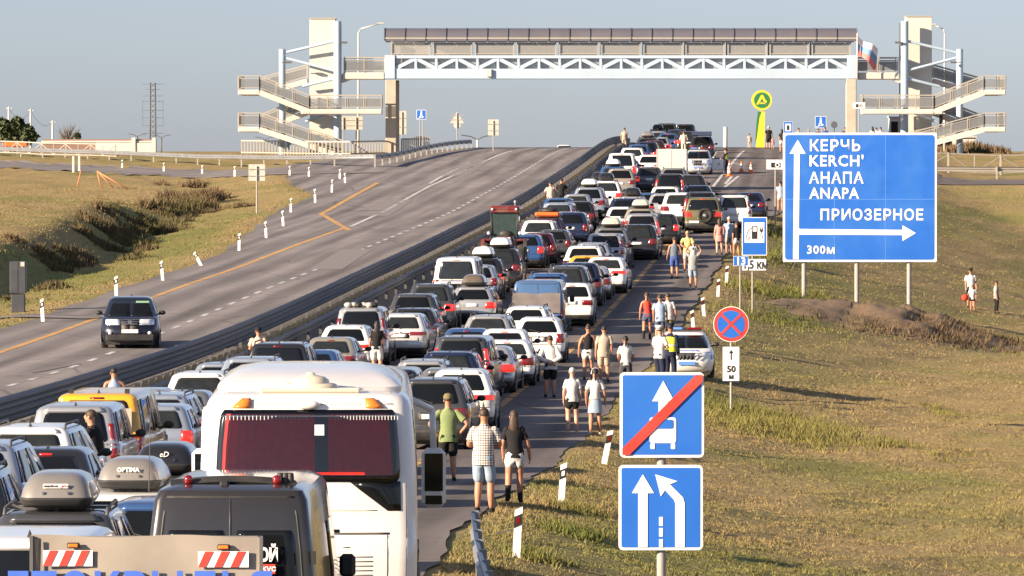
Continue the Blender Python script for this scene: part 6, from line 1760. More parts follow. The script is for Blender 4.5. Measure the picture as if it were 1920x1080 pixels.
for sg, mx_, mz_ in ((1, 1.42, 1.62), (-1, -1.42, 1.62)):
    mb = MB().box((sg * 1.50, 10.32, 1.46), (.32, .20, .82), 0, None, .07)
    o = link('wing_mirror', mb.mesh('wing_mirror', white_bus), BUS)
    link('mirror_glass', MB().box((sg * 1.50, 10.215, 1.54), (.24, .01, .52), 0, None, .004).box((sg * 1.50, 10.215, 1.16), (.22, .01, .12), 0, None, .004).mesh('mirror_glass', M['glass']), o)
    link('mirror_arm', MB().path([(sg * 1.2, 10.2, 2.55), (sg * 1.48, 10.35, 2.40), (sg * 1.50, 10.36, 1.84)], .045, 8).mesh('mirror_arm', white_bus), o)

# black panel van behind the coach
d = 39.2 * KD; x = xat(430, d)
e = empty('van', road_place(x, d), -heading(d) - .02, 'tall black panel van with a roof light bar behind the white coach', 'van')
PAINT['vanblack'] = paint('vanblack', (.040, .036, .032), .5, .28, .15)
vl = panel_van_parts(e, 'vanblack', 5.3, 1.86, 2.36)
V = vl.vz
bar_ = MB(); vs = []
for k in range(13):
    xx = -.66 + 1.32 * k / 12; zz = 2.44 - .05 * (xx / .66) ** 2
    vs += [(xx, .55, 2.28), (xx, .42, zz - .06), (xx, .52, zz), (xx, .95, 2.33)]
bar_.add(vs, [(k * 4 + q, (k + 1) * 4 + q, (k + 1) * 4 + q + 1, k * 4 + q + 1) for k in range(12) for q in range(3)] + [(0, 1, 2, 3), (51, 50, 49, 48)], 0, True)
o = link('light_bar', bar_.mesh('light_bar', M['trim'], 40), e)
for sg in (1, -1): link('red_lamp', MB().ball((sg * .47, .42, 2.40), .052, .04, .052, 12, 8).mesh('red_lamp', M['red_lamp']), o)
link('reversing_camera', MB().box((-.08, .36, 2.36), (.10, .12, .07), 0, None, .02).box((-.08, .38, 2.30), (.05, .06, .10)).mesh('reversing_camera', M['trim']), e)
can = MB()
for k in range(3): can.lathe((.50 + .055 * k, .5, 2.33), [(.035, 0), (.035, .12), (.028, .14), (.001, .14)], 10)
link('canister_rack', can.mesh('canister_rack', M['trim']), e)
link('roof_antenna', MB().tube((-.93, .9, 2.25), (-.90, .8, 3.35), .006, .003, 5).mesh('roof_antenna', M['dark_steel']), e)
letter(e, 'ОЙ', .185, M['sign_white'], .31, -.004, 1.57, bold=.008, sx=.72)
q = MB().box((.405, -.002, 1.485), (.15, .012, .10)).build('red_sticker', M['sign_red'], e)
letter(q, 'кус', .09, M['sign_white'], .34, -.012, 1.462, bold=.002, depth=.002)
letter(e, '50', .15, M['sign_white'], .34, -.004, 1.31, bold=.006, sx=.8)

# tarpaulin truck, bottom left
d = 33.0 * KD; x = xat(273, d)
e = empty('truck', road_place(x, d), -heading(d), 'light truck with a grey tarpaulin body and striped corner panels', 'truck')
tarp = mat('grey_tarpaulin', (.31, .27, .225), rough=.75, var=.18, scale=2.5, bump=.35, dirt=((.18, .15, .12), .5))
mb = MB(); vs = []; NX, NZ = 40, 14
for k in range(NZ + 1):
    for j in range(NX + 1):
        u_, v_ = j / NX, k / NZ
        xx = -1.02 + 2.04 * u_; zz = 1.0 + 1.40 * v_
        yy = -.010 * math.sin(xx * 6 + zz * 1.5) - .008 * math.sin(xx * 2.7 - zz * 5) - .012 * math.sin(zz * 9 + xx) * (1 - v_)
        vs.append((xx, yy, zz + (.012 * math.sin(xx * 5) if k == NZ else 0)))
fs = [(k * (NX + 1) + j, k * (NX + 1) + j + 1, (k + 1) * (NX + 1) + j + 1, (k + 1) * (NX + 1) + j) for k in range(NZ) for j in range(NX)]
mb.add(vs, fs, 0, True)
mb.box((0, .20, 1.70), (2.02, .34, 1.36), 0, None, .03)
T_o = mb.build('tarpaulin', tarp, e)
MB().box((-1.015, .0, 1.7), (.03, .05, 1.4)).build('corner_post', M['dark_steel'], e); MB().box((1.02, .0, 1.7), (.03, .05, 1.4)).build('corner_post', M['dark_steel'], e)
MB().box((0, 1.7, .85), (2.0, 3.4, .16)).build('load_floor', M['dark_steel'], e)
MB().box((0, 4.4, 1.05), (1.85, 1.9, 1.3), 0, None, .25).build('cab', PAINT['charcoal'], e)
for sg in (1, -1):
    for y in (1.0, 4.9):
        o = link('wheel', WHEEL, e, (sg * .85, y, .36)); o.scale = (sg, 1.1, 1.1)
s33 = FPX / d; Z_ = lambda py: CAMZ - (py - YH) / s33 - e.location.z; X_ = lambda px: (px - 273) / s33
for px, py in ((137, 1023), (419, 1026)):
    o = MB().box((X_(px), -.035, Z_(py)), (.115, .03, .05), 0, None, .01).build('lamp_bezel', M['trim'], e)
    MB().box((X_(px), -.055, Z_(py)), (.09, .03, .032), 0, None, .008).build('amber_lens', M['amber'], o)
for pa_, pb_, pt in ((80, 173, 1032), (371, 466, 1034)):
    a, b, z1 = X_(pa_), X_(pb_), Z_(pt); z0 = z1 - 30 / s33
    o = MB().box(((a + b) / 2, -.032, (z0 + z1) / 2), (b - a, .008, z1 - z0)).build('warning_panel', M['sign_white'], e)
    w = b - a
    for k in range(3):
        q = a + w * (.0 + .32 * k)
        MB().poly([(q, z0 + .002), (q + w * .15, z0 + .002), (min(b, q + w * .30), z1 - .002), (q + w * .14, z1 - .002)], -.042, .006).build('red_stripe', M['sign_red'], o)
tb = mat('tarp_blue_print', (.05, .13, .55), rough=.7, var=.2)
me = text_mesh('ГТОКРЫЛЬЯ', .42, tb, .003, .012, align='CENTER', space=1.1, sx=.86)
link('lettering', me, e, (X_(262), -.036, Z_(1074) - .42 * .72))
for k in (0, 1): MB().bar((X_(66) + .02 * k, -.03, Z_(1012)), (X_(70), -.03, Z_(1075)), .012).build('tie_rope', M['trim'], e)

# box truck near the crest
d = 228 * KD; x = xat(1259, d)
e = empty('truck', road_place(x, d), -heading(d), 'small cream box truck queuing near the crest', 'truck', GROUP)
MB().box((0, 1.7, 1.62), (1.84, 3.4, 1.86), 0, None, .03).build('box', mat('box_cream', (.62, .58, .48), rough=.5, var=.04), e)
for xx in (-.9, -.01, .9): MB().box((xx, -.012, 1.62), (.03, .02, 1.8)).build('door_bar', M['sign_back'], e)
MB().box((0, 1.7, .6), (1.7, 3.4, .14)).build('load_floor', M['dark_steel'], e)
MB().box((0, 4.5, 1.15), (1.8, 1.6, 1.5), 0, None, .25).build('cab', PAINT['white'], e)
for sg in (1, -1):
    MB().box((sg * .75, -.03, .62), (.2, .04, .12)).build('tail_lamp', M['red_lamp'], e)
    o = link('wheel', WHEEL, e, (sg * .75, .8, .35)); o.scale = (sg, 1, 1)

# red tractor among the cars
d = 162 * KD; x = xat(945, d)
e = empty('tractor', road_place(x, d), -heading(d), 'red farm tractor with a tall glass cab among the queuing cars', 'tractor', GROUP)
tred = mat('tractor_red', (.13, .014, .013), rough=.5, coat=.3, dirt=(DUST, .4))
for sg in (1, -1):
    o = MB().lathe((sg * .72, .7, .72), [(.38, -.2), (.66, -.2), (.72, -.14), (.72, .14), (.66, .2), (.38, .2)], 22, 0, 'X').build('rear_wheel', M['tyre'], e)
    MB().lathe((sg * .72, .7, .72), [(.001, sg * .1), (.36, sg * .12), (.38, sg * .18)], 14, 0, 'X').build('rim', M['rim'], o)
    MB().lathe((sg * .66, 3.0, .48), [(.25, -.14), (.45, -.14), (.48, -.1), (.48, .1), (.45, .14), (.25, .14)], 18, 0, 'X').build('front_wheel', M['tyre'], e)
    MB().box((sg * .78, .65, 1.48), (.46, 1.2, .10), Euler((0, 0, 0)) and 0, None, .04).build('mudguard', tred, e)
    o = MB().box((sg * .92, .02, 1.35), (.16, .06, .34), 0, None, .02).build('work_lamp', tred if sg < 0 else M['trim'], e)
    MB().ball((sg * .68, .15, 1.78), .08, .06, .08, 10, 6).build('side_lamp', M['lamp_clear'], e)
    MB().ball((sg * .52, .16, 2.82), .06, .05, .06, 10, 6).build('roof_lamp', M['lamp_clear'], e)
    MB().tube((sg * .55, .3, 1.55), (sg * .58, .35, 2.75), .04, n=8).build('cab_pillar', M['trim'], e)
    MB().tube((sg * .50, 1.6, 1.55), (sg * .52, 1.5, 2.75), .04, n=8).build('cab_pillar', M['trim'], e)
    MB().box((sg * .585, .95, 2.15), (.015, 1.1, 1.1)).build('side_glass', M['glass2'], e)
MB().box((-.88, -.02, .95), (.28, .05, .55), 0, None, .02).build('white_panel', M['sign_white'], e)
MB().box((0, .33, 2.18), (1.04, .015, 1.1)).build('rear_glass', mat('green_glass', (.03, .05, .048), rough=.1, var=.4), e)
MB().box((0, .95, 2.86), (1.30, 1.5, .22), 0, None, .08).build('cab_roof', tred, e)
MB().box((0, .22, 2.74), (1.22, .1, .14), 0, None, .03).build('roof_fascia', tred, e)
MB().box((0, .5, 1.25), (.75, .8, .75), 0, None, .08).build('rear_housing', tred, e)
MB().box((0, .1, 1.45), (.6, .25, .3), 0, None, .05).build('white_tank', M['sign_white'], e)
MB().ball((.05, .25, 1.75), .28, .1, .16, 12, 6).build('seat', M['trim'], e)
MB().box((0, 2.7, 1.25), (.6, 2.0, .65), 0, None, .12).build('bonnet', tred, e)
MB().tube((.35, 1.9, 1.5), (.35, 1.9, 2.6), .04).build('exhaust', M['trim'], e)
MB().tube((.42, .9, 2.96), (.42, .9, 3.10), .012).ball((.42, .9, 3.14), .055, .055, .06).build('beacon', M['lamp_clear'], e)

# vehicles seen from the front
def facing(kind, color, px, foot, label, cat='car', name='car', d=None, dz=None, turn=0.0):
    if d is None:
        x_, y_, z_ = on_ground(px, foot)
    else:
        y_ = d * KD; x_ = xat(px, y_); z_ = float(surf_z(x_, y_)) if dz is None else dz
    rz = math.pi - heading(y_) + turn
    L_ = SPEC[kind]['L']
    loc_ = Vector((x_, y_, z_)) + Vector((math.sin(rz) * L_, -math.cos(rz) * L_, 0)) 
    return car(kind, color, loc_, rz, label, cat, name), L_
e, L_ = facing('xover', 'navy', 243, 655, 'dark blue SUV driving towards the viewer alone in the oncoming lanes', turn=heading(120 * KD) + .045)
for sg in (1, -1):
    MB().lathe((sg * .62, L_ - .06, .5), [(.001, .03), (.05, .03), (.06, 0)], 10, 0, 'Y').build('fog_lamp', M['lamp_clear'], e)
for z, w in ((.93, .66), (.86, .62), (.79, .5)): MB().box((0, L_ + .005, z), (w, .03, .022), 0, None, .006).build('grille_bar', M['chrome'], e)
MB().box((0, L_ + .015, .86), (.12, .03, .10), 0, None, .02).build('front_emblem', M['chrome'], e)
MB().box((-.0, L_ + .02, .56), (.52, .02, .115)).build('front_plate', M['plate'], e)
MB().box((0, L_ - .01, .36), (1.5, .05, .20), 0, None, .02).build('front_bumper_trim', M['trim'], e)
MB().box((-.38, L_ - 1.62, 1.44), (.42, .02, .10), 0, (R(55), 0, 0), .008).build('sun_strip', mat('sun_strip', (.22, .36, .24), rough=.3), e)

def police(e, L_, kind, lightbar=True):
    S_ = SPEC[kind]; lf = CAR_MESH[kind]['lf']; V = lf.vz
    for sg in (1, -1):
        link('side_stripe', lf.patch(V(.62), V(.80), sg * .40, sg * .78, .009).mesh('side_stripe', M['plate_blue']), e)
    MB().box((0, L_ + .012, .50), (.52, .02, .115)).build('front_plate', M['plate_blue'], e)
    mb = MB()
    for k in range(7): mb.box((-.36 + .12 * k, L_ - .005, .70), (.03, .03, .18))
    mb.build('grille_slats', M['dark_steel'], e)
    MB().box((0, L_ + .0, .80), (.95, .03, .03), 0, None, .008).build('grille_trim', M['chrome'], e)
    if lightbar:
        o = MB().box((0, L_ * .52, S_['H'] + .02), (1.05, .18, .04)).build('light_bar', M['trim'], e)
        MB().box((-.30, L_ * .52, S_['H'] + .085), (.45, .16, .08), 0, None, .02).build('red_light', M['red_lamp'], o)
        MB().box((.30, L_ * .52, S_['H'] + .085), (.45, .16, .08), 0, None, .02).build('blue_light', M['plate_blue'], o)
xo, yo, zo = on_ground(1288, 712)
e, L_ = facing('sedan', 'white', 1288, 712, 'white police saloon with blue stripes parked half on the right verge', 'police car', 'police_car', turn=.06)
police(e, L_, 'sedan')
me = text_mesh('ПОЛИЦИЯ', .15, M['plate_blue'], .003, .004, align='CENTER')
o = link('lettering', me, e, (0, L_ - .34, .885), math.pi); o.rotation_euler = (R(-80), 0, math.pi)
e, L_ = facing('suv', 'silverwhite', 1308, 325, 'white police SUV with its front door open beside the traffic cones', 'police car', 'police_car', d=248)
police(e, L_, 'suv')
o = empty('door', (-.9, L_ - 1.75, 0), R(180)); o.parent = e; o.rotation_euler = (0, 0, R(112))
MB().box((0, .52, .68), (.07, 1.05, .72), 0, None, .03).build('door_panel', PAINT['white'], o)
MB().poly([(0, 0), (.9, 0), (.75, .5), (.25, .5)], 0, .04).mesh('x', M['trim'])
mb = MB().bar((0, .05, 1.04), (0, .35, 1.52), .05).bar((0, .35, 1.52), (0, .98, 1.52), .05).bar((0, .98, 1.52), (0, 1.03, 1.04), .05)
mb.build('window_frame', PAINT['silverwhite'], o)
MB().box((.04, .5, .72), (.012, .16, .2)).build('door_emblem', PAINT['gold'], o)
i_ = -1
dd0 = 272 * KD
e = car('suv', 'black', road_place(xat(1316, dd0), dd0), -heading(dd0), 'black SUV with its tailgate raised beside the police SUV near the crest', 'car', 'car', None, False)
MB().box((0, -.30, 1.86), (1.45, 1.1, .07), 0, (R(14), 0, 0), .02).build('raised_tailgate', PAINT['black'], e)
yb = 380 * KD
car('wagon', 'white', Vector((xat(1058, yb), yb + 4.5, CAMZ - .86 + .0)), math.pi, 'white car roof just showing beyond the crest of the oncoming lanes', 'car', 'car', None, False)
yd = 262 * KD
# open white door of a car near the crest, with its car
e = car('sedan', 'grey', road_place(xat(1192, 281 * KD), 281 * KD), -heading(281 * KD), 'grey saloon with its white-edged left door open near the crest', 'car', 'car', None, False) if False else None
# ------------------------------------------------------------------ people: one continuous skinned body each, clothes as children
def cloth(name, col, rough=.9, var=.18, scale=18, bump=.25):
    return mat('cloth_' + name, col, rough=rough, var=var, scale=scale, bump=bump, spec=.2)
CL = {k: cloth(k, v) for k, v in dict(white=(.58, .565, .54), black=(.018, .017, .018), beige=(.40, .33, .26), green=(.20, .25, .11), red=(.60, .06, .04), lightblue=(.30, .38, .50), slate=(.12, .15, .19), blue=(.05, .09, .28), yellow=(.62, .58, .20),
      pink=(.55, .24, .22), grey=(.28, .28, .28), denim=(.27, .34, .42), darkdenim=(.07, .09, .15), olive=(.16, .14, .07), navy=(.02, .025, .05), peach=(.62, .45, .34), stone=(.40, .38, .35), vest=(.62, .66, .06), darkgrey=(.06, .06, .065), cream=(.62, .52, .38)).items()}
def check_cloth():
    m, nt, b = newmat('cloth_checked'); N, L = nt.nodes, nt.links
    tc = N.new('ShaderNodeTexCoord'); mp = N.new('ShaderNodeMapping'); mp.inputs['Rotation'].default_value = (R(90), 0, 0)
    br = N.new('ShaderNodeTexBrick'); br.offset = 0.0; br.inputs['Scale'].default_value = 1; br.inputs['Mortar Size'].default_value = .0055; br.inputs['Brick Width'].default_value = .042; br.inputs['Row Height'].default_value = .042
    br.inputs['Color1'].default_value = (.72, .66, .60, 1); br.inputs['Color2'].default_value = (.68, .60, .54, 1); br.inputs['Mortar'].default_value = (.04, .04, .06, 1)
    L.new(tc.outputs['Object'], mp.inputs[0]); L.new(mp.outputs[0], br.inputs['Vector']); L.new(br.outputs['Color'], b.inputs['Base Color']); b.inputs['Roughness'].default_value = .9
    return m
def stripe_cloth():
    m, nt, b = newmat('cloth_striped'); N, L = nt.nodes, nt.links
    tc = N.new('ShaderNodeTexCoord'); w = N.new('ShaderNodeTexWave'); w.bands_direction = 'Z'; w.inputs['Scale'].default_value = 9
    rp = N.new('ShaderNodeValToRGB'); rp.color_ramp.interpolation = 'CONSTANT'; rp.color_ramp.elements[0].color = (.62, .6, .5, 1); rp.color_ramp.elements[1].color = (.2, .3, .4, 1); rp.color_ramp.elements[1].position = .6
    L.new(tc.outputs['Object'], w.inputs['Vector']); L.new(w.outputs['Fac'], rp.inputs[0]); L.new(rp.outputs[0], b.inputs['Base Color']); b.inputs['Roughness'].default_value = .9
    return m
CL['checked'] = check_cloth(); CL['striped'] = stripe_cloth()
SKIN = {k: mat('skin_' + k, v, rough=.5, var=.08, scale=9, spec=.35) for k, v in dict(tan=(.42, .20, .12), light=(.52, .30, .21), dark=(.30, .14, .085)).items()}
HAIR = {k: mat('hair_' + k, v, rough=.6, var=.3, scale=30, bump=.3) for k, v in dict(brown=(.05, .028, .016), black=(.012, .010, .010), blond=(.36, .27, .15), grey=(.42, .40, .36)).items()}
JOBS = []
RK = [1.16]
SWAY = [0.0]
def skin_obj(name, nodes, edges, roots, material, sub=1):
    me = bpy.data.meshes.new(name)
    bm = bmesh.new(); sk = bm.verts.layers.skin.verify()
    vs = []
    for i, (p, r) in enumerate(nodes):
        p = (p[0] + SWAY[0] * math.exp(-((p[2] - .95) / .24) ** 2), p[1], p[2])
        v = bm.verts.new(p); r = r if isinstance(r, tuple) else (r, r); v[sk].radius = (r[0] * RK[0], r[1] * RK[0]); v[sk].use_root = i in roots; vs.append(v)
    for a, b in edges: bm.edges.new((vs[a], vs[b]))
    bm.to_mesh(me); bm.free()
    o = bpy.data.objects.new(name, me); COL.objects.link(o)
    m = o.modifiers.new('skin', 'SKIN'); m.use_smooth_shade = True; m.branch_smoothing = .3
    if sub: s_ = o.modifiers.new('sub', 'SUBSURF'); s_.levels = sub; s_.render_levels = sub
    JOBS.append((o, material)); return o
def finish_skins():
    bpy.context.view_layer.update()
    dg = bpy.context.evaluated_depsgraph_get()
    for o, m in JOBS:
        me = bpy.data.meshes.new_from_object(o.evaluated_get(dg))
        me.materials.clear(); me.materials.append(m)
        me.polygons.foreach_set('use_smooth', [True] * len(me.polygons))
        o.modifiers.clear(); o.data = me
    JOBS.clear()
ARMS = {  # elbow, wrist relative to a right shoulder at x>0 (mirrored for the left)
 'down': ((.045, -.02, -.29), (.05, .04, -.55)), 'swing_f': ((.06, .06, -.28), (.05, .22, -.49)), 'swing_b': ((.07, -.12, -.26), (.08, -.18, -.50)),
 'akimbo': ((.20, -.12, -.24), (.04, -.02, -.43)), 'back': ((.10, -.14, -.26), (-.13, -.21, -.40)), 'front': ((.08, .06, -.28), (-.08, .28, -.28)),
 'out': ((.08, -.01, -.28), (.11, .07, -.54)), 'up': ((.14, .05, .16), (.03, .08, .36)), 'hold': ((.07, .02, -.28), (.02, .20, -.42)), 'reach': ((.12, .2, -.18), (.2, .42, -.2)), 'lean': ((.12, .22, -.2), (.1, .44, -.3))}
def person(label, x, d_, z, H, face=0.0, arms=('down', 'down'), walk=0.0, top=('tee', 'white'), bottom=('shorts', 'black'), hair=('short', 'brown'), skin='tan', shoes='black', fem=False, hat=None, bag=None, sit=False, extra=None, lean=0.0, cat='person', group='people out of their cars on the road'):
    e = empty('person', (x, d_, z), R(face), label, cat, group)
    k = H / 1.75; e.scale = (k, k, k)
    SWAY[0] = random.uniform(-.04, .04)
    if not walk and not sit: walk = random.uniform(-.18, .18)
    if lean: e.rotation_euler = (R(lean), 0, R(face))
    sh = .165 if fem else .195; hp = .095 if fem else .09
    nodes = [((0, 0, .97), (.110, .090)), ((0, 0, 1.10), (.092 if fem else .100, .080)), ((0, .005, 1.24), (.098 if fem else .112, .085)), ((0, .0, 1.38), (.080, .070)), ((0, .0, 1.47), (.055, .055)), ((0, .012, 1.535), (.052, .055)), ((0, .02, 1.60), (.070, .085)), ((0, .012, 1.67), (.078, .095)), ((0, .0, 1.735), (.05, .06)), ((0, .098, 1.605), (.014, .018))]
    edges = [(0, 1), (1, 2), (2, 3), (3, 4), (4, 5), (5, 6), (6, 7), (7, 8), (6, 9)]
    roots = {0}; lg = {}; ar = {}
    def N(p, r): nodes.append((p, r)); return len(nodes) - 1
    for sg in (1, -1):
        ph = walk * sg
        if sit: kn, an, fy = (sg * .13, .38, .93), (sg * .11, .36, .55), .36
        else:
            kn = (sg * (hp + .01), .05 + .16 * max(ph, 0) - .10 * max(-ph, 0), .52); an = (sg * (hp + .02), .0 + .26 * max(ph, 0) - .34 * max(-ph, 0), .09 + .10 * max(-ph, 0)); fy = an[1]
        th = N((sg * hp, .0, .88), (.092, .095)); k1 = N(kn, .060); cf = N(tuple(kn[q] * .55 + an[q] * .45 - (.02 if q == 1 else 0) for q in range(3)), .060); a1 = N(an, .036); ft = N((an[0] + sg * .02, fy + .13, an[2] - .055), .030)
        edges.extend([(0, th), (th, k1), (k1, cf), (cf, a1), (a1, ft)])
        lg[sg] = (th, k1, a1)
        el, wr = ARMS[arms[0] if sg < 0 else arms[1]]
        if (arms[0] if sg < 0 else arms[1]) in ('down', 'out'): jx, jy = random.uniform(-.02, .03), random.uniform(-.05, .13); el = (el[0] + jx, el[1] + jy * .2, el[2]); wr = (wr[0] + jx * .5, wr[1] + jy, wr[2] + abs(jy) * .2)
        s0 = N((sg * sh, 0, 1.40), .055); S_ = nodes[s0][0]
        e1 = N((S_[0] + sg * el[0], S_[1] + el[1], S_[2] + el[2]), .040); w1 = N((S_[0] + sg * wr[0], S_[1] + wr[1], S_[2] + wr[2]), .027)
        fa = Vector(nodes[w1][0]) - Vector(nodes[e1][0]); fa.normalize()
        pm = Vector(nodes[w1][0]) + fa * .075
        p1 = N(tuple(pm), (.034, .024))
        edges.extend([(3, s0), (s0, e1), (e1, w1), (w1, p1)])
        ar[sg] = (s0, e1, w1)
        side = fa.cross(Vector((1, 0, 0)))
        if side.length < .2: side = fa.cross(Vector((0, 1, 0)))
        side.normalize(); inn = Vector((-sg * .5, .3, 0))
        for f, ln in zip((-1.5, -.5, .5, 1.5), (.065, .080, .075, .058)):
            q0 = pm + side * f * .016 - fa * .01; q1 = pm + side * f * .021 + fa * (ln * .55) + inn * .006; q2 = pm + side * f * .021 + fa * ln + inn * .028
            a = N(tuple(q0), .010); b = N(tuple(q1), .0095); c = N(tuple(q2), .008)
            edges.extend([(a, b), (b, c)]); roots.add(a)
        q0 = pm - fa * .03 - side * .02; q1 = pm - side * .048 + fa * .005 + inn * .02; q2 = pm - side * .050 + fa * .04 + inn * .03
        a = N(tuple(q0), .012); b = N(tuple(q1), .011); c = N(tuple(q2), .009); edges.extend([(a, b), (b, c)]); roots.add(a)
    body = skin_obj('body', nodes, edges, roots, SKIN[skin]); body.parent = e
    P = lambda i: Vector(nodes[i][0])
    # top
    kind, colr = top
    long_ = kind == 'dress'
    W_ = .90 if fem else 1.0
    sw = lambda zz: SWAY[0] * math.exp(-((zz - .95) / .24) ** 2)
    hem = {'dress': .98, 'crop': .95, 'tank': .86}.get(kind, .80 if not fem else .86)
    loose = 1.06 if kind in ('tee', 'polo', 'shirt') else .97
    prof_ = [(hem, .180, .130), (hem + .012, .184, .133), (.98, .176, .128), (1.10, .164 if not fem else .142, .118), (1.24, .186 if not fem else .168, .130), (1.33, .196, .124), (1.39, .180, .108), (1.43, .125, .092), (1.465, .076, .078), (1.49, .066, .070)]
    prof_ = [q for k_, q in enumerate(prof_) if k_ < 2 or q[0] > hem + .03]
    if kind == 'tank': prof_ = [q if q[0] < 1.3 else (q[0], q[1] * .82, q[2]) for q in prof_]
    mb = MB(); vs = []; nn_ = 20
    for q, (zz, rx_, ry_) in enumerate(prof_):
        for c_ in range(nn_):
            a = 2 * math.pi * c_ / nn_
            wr_ = 1 + .018 * math.sin(a * 5 + zz * 23) * (zz < 1.2)
            vs.append((rx_ * W_ * loose * wr_ * math.cos(a) + sw(zz), ry_ * 1.07 * loose * wr_ * math.sin(a), zz + .008 * math.sin(a * 3) * (q < 2)))
    mb.add(vs, [(q * nn_ + c_, q * nn_ + (c_ + 1) % nn_, (q + 1) * nn_ + (c_ + 1) % nn_, (q + 1) * nn_ + c_) for q in range(len(prof_) - 1) for c_ in range(nn_)], 0, True)
    for sg in (1, -1):
        S_, E_, R_ = (P(q) for q in ar[sg])
        if kind in ('tee', 'shirt', 'dress', 'polo', 'crop'):
            f = 1.0 if kind == 'shirt' else .66
            S2 = S_ + Vector((-sg * .022, 0, -.012))
            mb.ball(S2, .074 * W_, .076, .070, 12, 8)
            mb.tube(S2, S_.lerp(E_, f), .075 * W_, .072 * W_, 12, 0, False)
            if kind == 'shirt': mb.ball(E_, .07, .07, .07, 10, 6); mb.tube(E_, E_.lerp(R_, .9), .070, .050, 12, 0, False)
    o = mb.build({'tee': 'tee_shirt', 'shirt': 'shirt', 'polo': 'polo_shirt', 'dress': 'dress', 'tank': 'tank_top', 'crop': 'top'}[kind], CL[colr], e)
    # bottom
    bk, bc = bottom
    def cone(name, z0, z1, r0, r1, m):
        o = MB().lathe((0, 0, 0), [(r0, z0), (r0 * .5 + r1 * .5 + .004, (z0 + z1) / 2), (r1, z1)], 20, 0, 'Z', 1.0, .78).build(name, m, e)
    if bk in ('shorts', 'trousers', 'longshorts'):
        bn = [((0, 0, 1.06), (.148, .118)), ((0, 0, .92), (.165, .135))]; be = [(0, 1)]
        for sg in (1, -1):
            T_, K_, A_ = (P(q) for q in lg[sg])
            i = len(bn); bn.append((tuple(T_ - Vector((0, 0, .02))), .118)); be.append((1, i))
            if bk == 'shorts': bn.append((tuple(T_.lerp(K_, .72)), .108)); be.append((i, i + 1))
            elif bk == 'longshorts': bn.append((tuple(T_.lerp(K_, .6)), .102)); bn.append((tuple(K_ + Vector((0, 0, -.05))), .092)); be.extend([(i, i + 1), (i + 1, i + 2)])
            else: bn.append((tuple(K_), .085)); bn.append((tuple(A_ + Vector((0, 0, .0))), .068)); be.extend([(i, i + 1), (i + 1, i + 2)])
        o = skin_obj('trousers' if bk == 'trousers' else 'shorts', bn, be, {0}, CL[bc]); o.parent = e
    elif bk == 'skirt': cone('skirt', 1.03, .58, .135, .20, CL[bc])
    if kind == 'dress': cone('dress_skirt', 1.08, .66, .135, .19, CL[colr])
    # shoes
    for sg in (1, -1):
        A_ = P(lg[sg][2])
        MB().ball((A_.x + sg * .012, A_.y + .065, A_.z - .052), .048, .135, .042, 10, 6).box((A_.x + sg * .012, A_.y + .065, A_.z - .08), (.08, .25, .022), 0, None, .01).build('shoe', CL[shoes], e)
        if extra == 'boots': MB().lathe((A_.x, A_.y - .005, A_.z - .04), [(.052, 0), (.05, .15), (.056, .26)], 12).build('boot_shaft', CL['black'], e)
    # hair and hats
    hk, hc = hair
    prof = [(.093 * math.sin(t), .098 * math.cos(t)) for t in np.linspace(math.pi * .62, 0.02, 8)]
    if hk != 'none':
        mb = MB().lathe((0, -.012, 1.675), [(max(r, .002), zz) for r, zz in prof], 16, 0, 'Z', .95, 1.12)
        if hk == 'long': mb.ball((0, -.085, 1.50), .095, .05, .22, 12, 8)
        if hk == 'tail': mb.ball((0, -.13, 1.64), .035, .04, .04, 8, 6).ball((0, -.14, 1.53), .03, .035, .11, 8, 6)
        if hk == 'bun': mb.ball((0, -.09, 1.75), .05, .05, .05, 10, 6)
        mb.build('hair', HAIR[hc], e)
    for sg in (1, -1):
        MB().ball((sg * .080, .005, 1.635), .014, .026, .034, 8, 5).build('ear', SKIN[skin], e)
        MB().ball((sg * .032, .098, 1.665), .013, .008, .008, 8, 5).build('eye', HAIR['black'], e)
    MB().box((0, .100, 1.565), (.05, .012, .010), 0, None, .003).build('mouth', CL['pink'], e)
    if hat:
        hm = CL[hat[1]]
        mb = MB().lathe((0, -.01, 1.69), [(.103, -.01), (.102, .04), (.075, .085), (.03, .10), (.001, .102)], 16, 0, 'Z', .95, 1.1)
        if hat[0] == 'cap': mb.box((0, .14, 1.70), (.15, .12, .014), 0, (R(-8), 0, 0), .006)
        if hat[0] == 'peaked': mb.lathe((0, -.01, 1.76), [(.10, -.04), (.135, .02), (.13, .04), (.001, .05)], 16).box((0, .11, 1.715), (.14, .07, .012), 0, (R(-18), 0, 0), .005)
        mb.build('hat', hm, e)
        if hat[0] == 'peaked': MB().lathe((0, -.01, 1.70), [(.104, 0), (.104, .025)], 16, 0, 'Z', .95, 1.1).build('hat_band', CL['darkgrey'], e)
    if extra == 'headphones':
        MB().path([(.1 * math.cos(t), -.0, 1.66 + .115 * math.sin(t)) for t in np.linspace(0, math.pi, 9)], .013, 6).build('headphones', CL['white'], e)
        for sg in (1, -1): MB().ball((sg * .098, 0, 1.64), .02, .035, .04, 8, 6).build('ear_cup', CL['white'], e)
    if extra == 'vest':
        MB().lathe((0, .004, 0), [(.200, .93), (.200, 1.10), (.212, 1.26), (.200, 1.36), (.12, 1.44)], 20, 0, 'Z', 1.0, .74).build('safety_vest', CL['vest'], e)
        MB().lathe((0, .004, 1.10), [(.208, 0), (.210, .05)], 20, 0, 'Z', 1, .75).build('reflective_band', CL['white'], e)
    if bag == 'shoulder':
        MB().box((.18, -.10, .95), (.24, .10, .20), 0, None, .03).build('bag', CL['black'], e)
    return e
def walk_at(px, py): return on_ground(px, py)
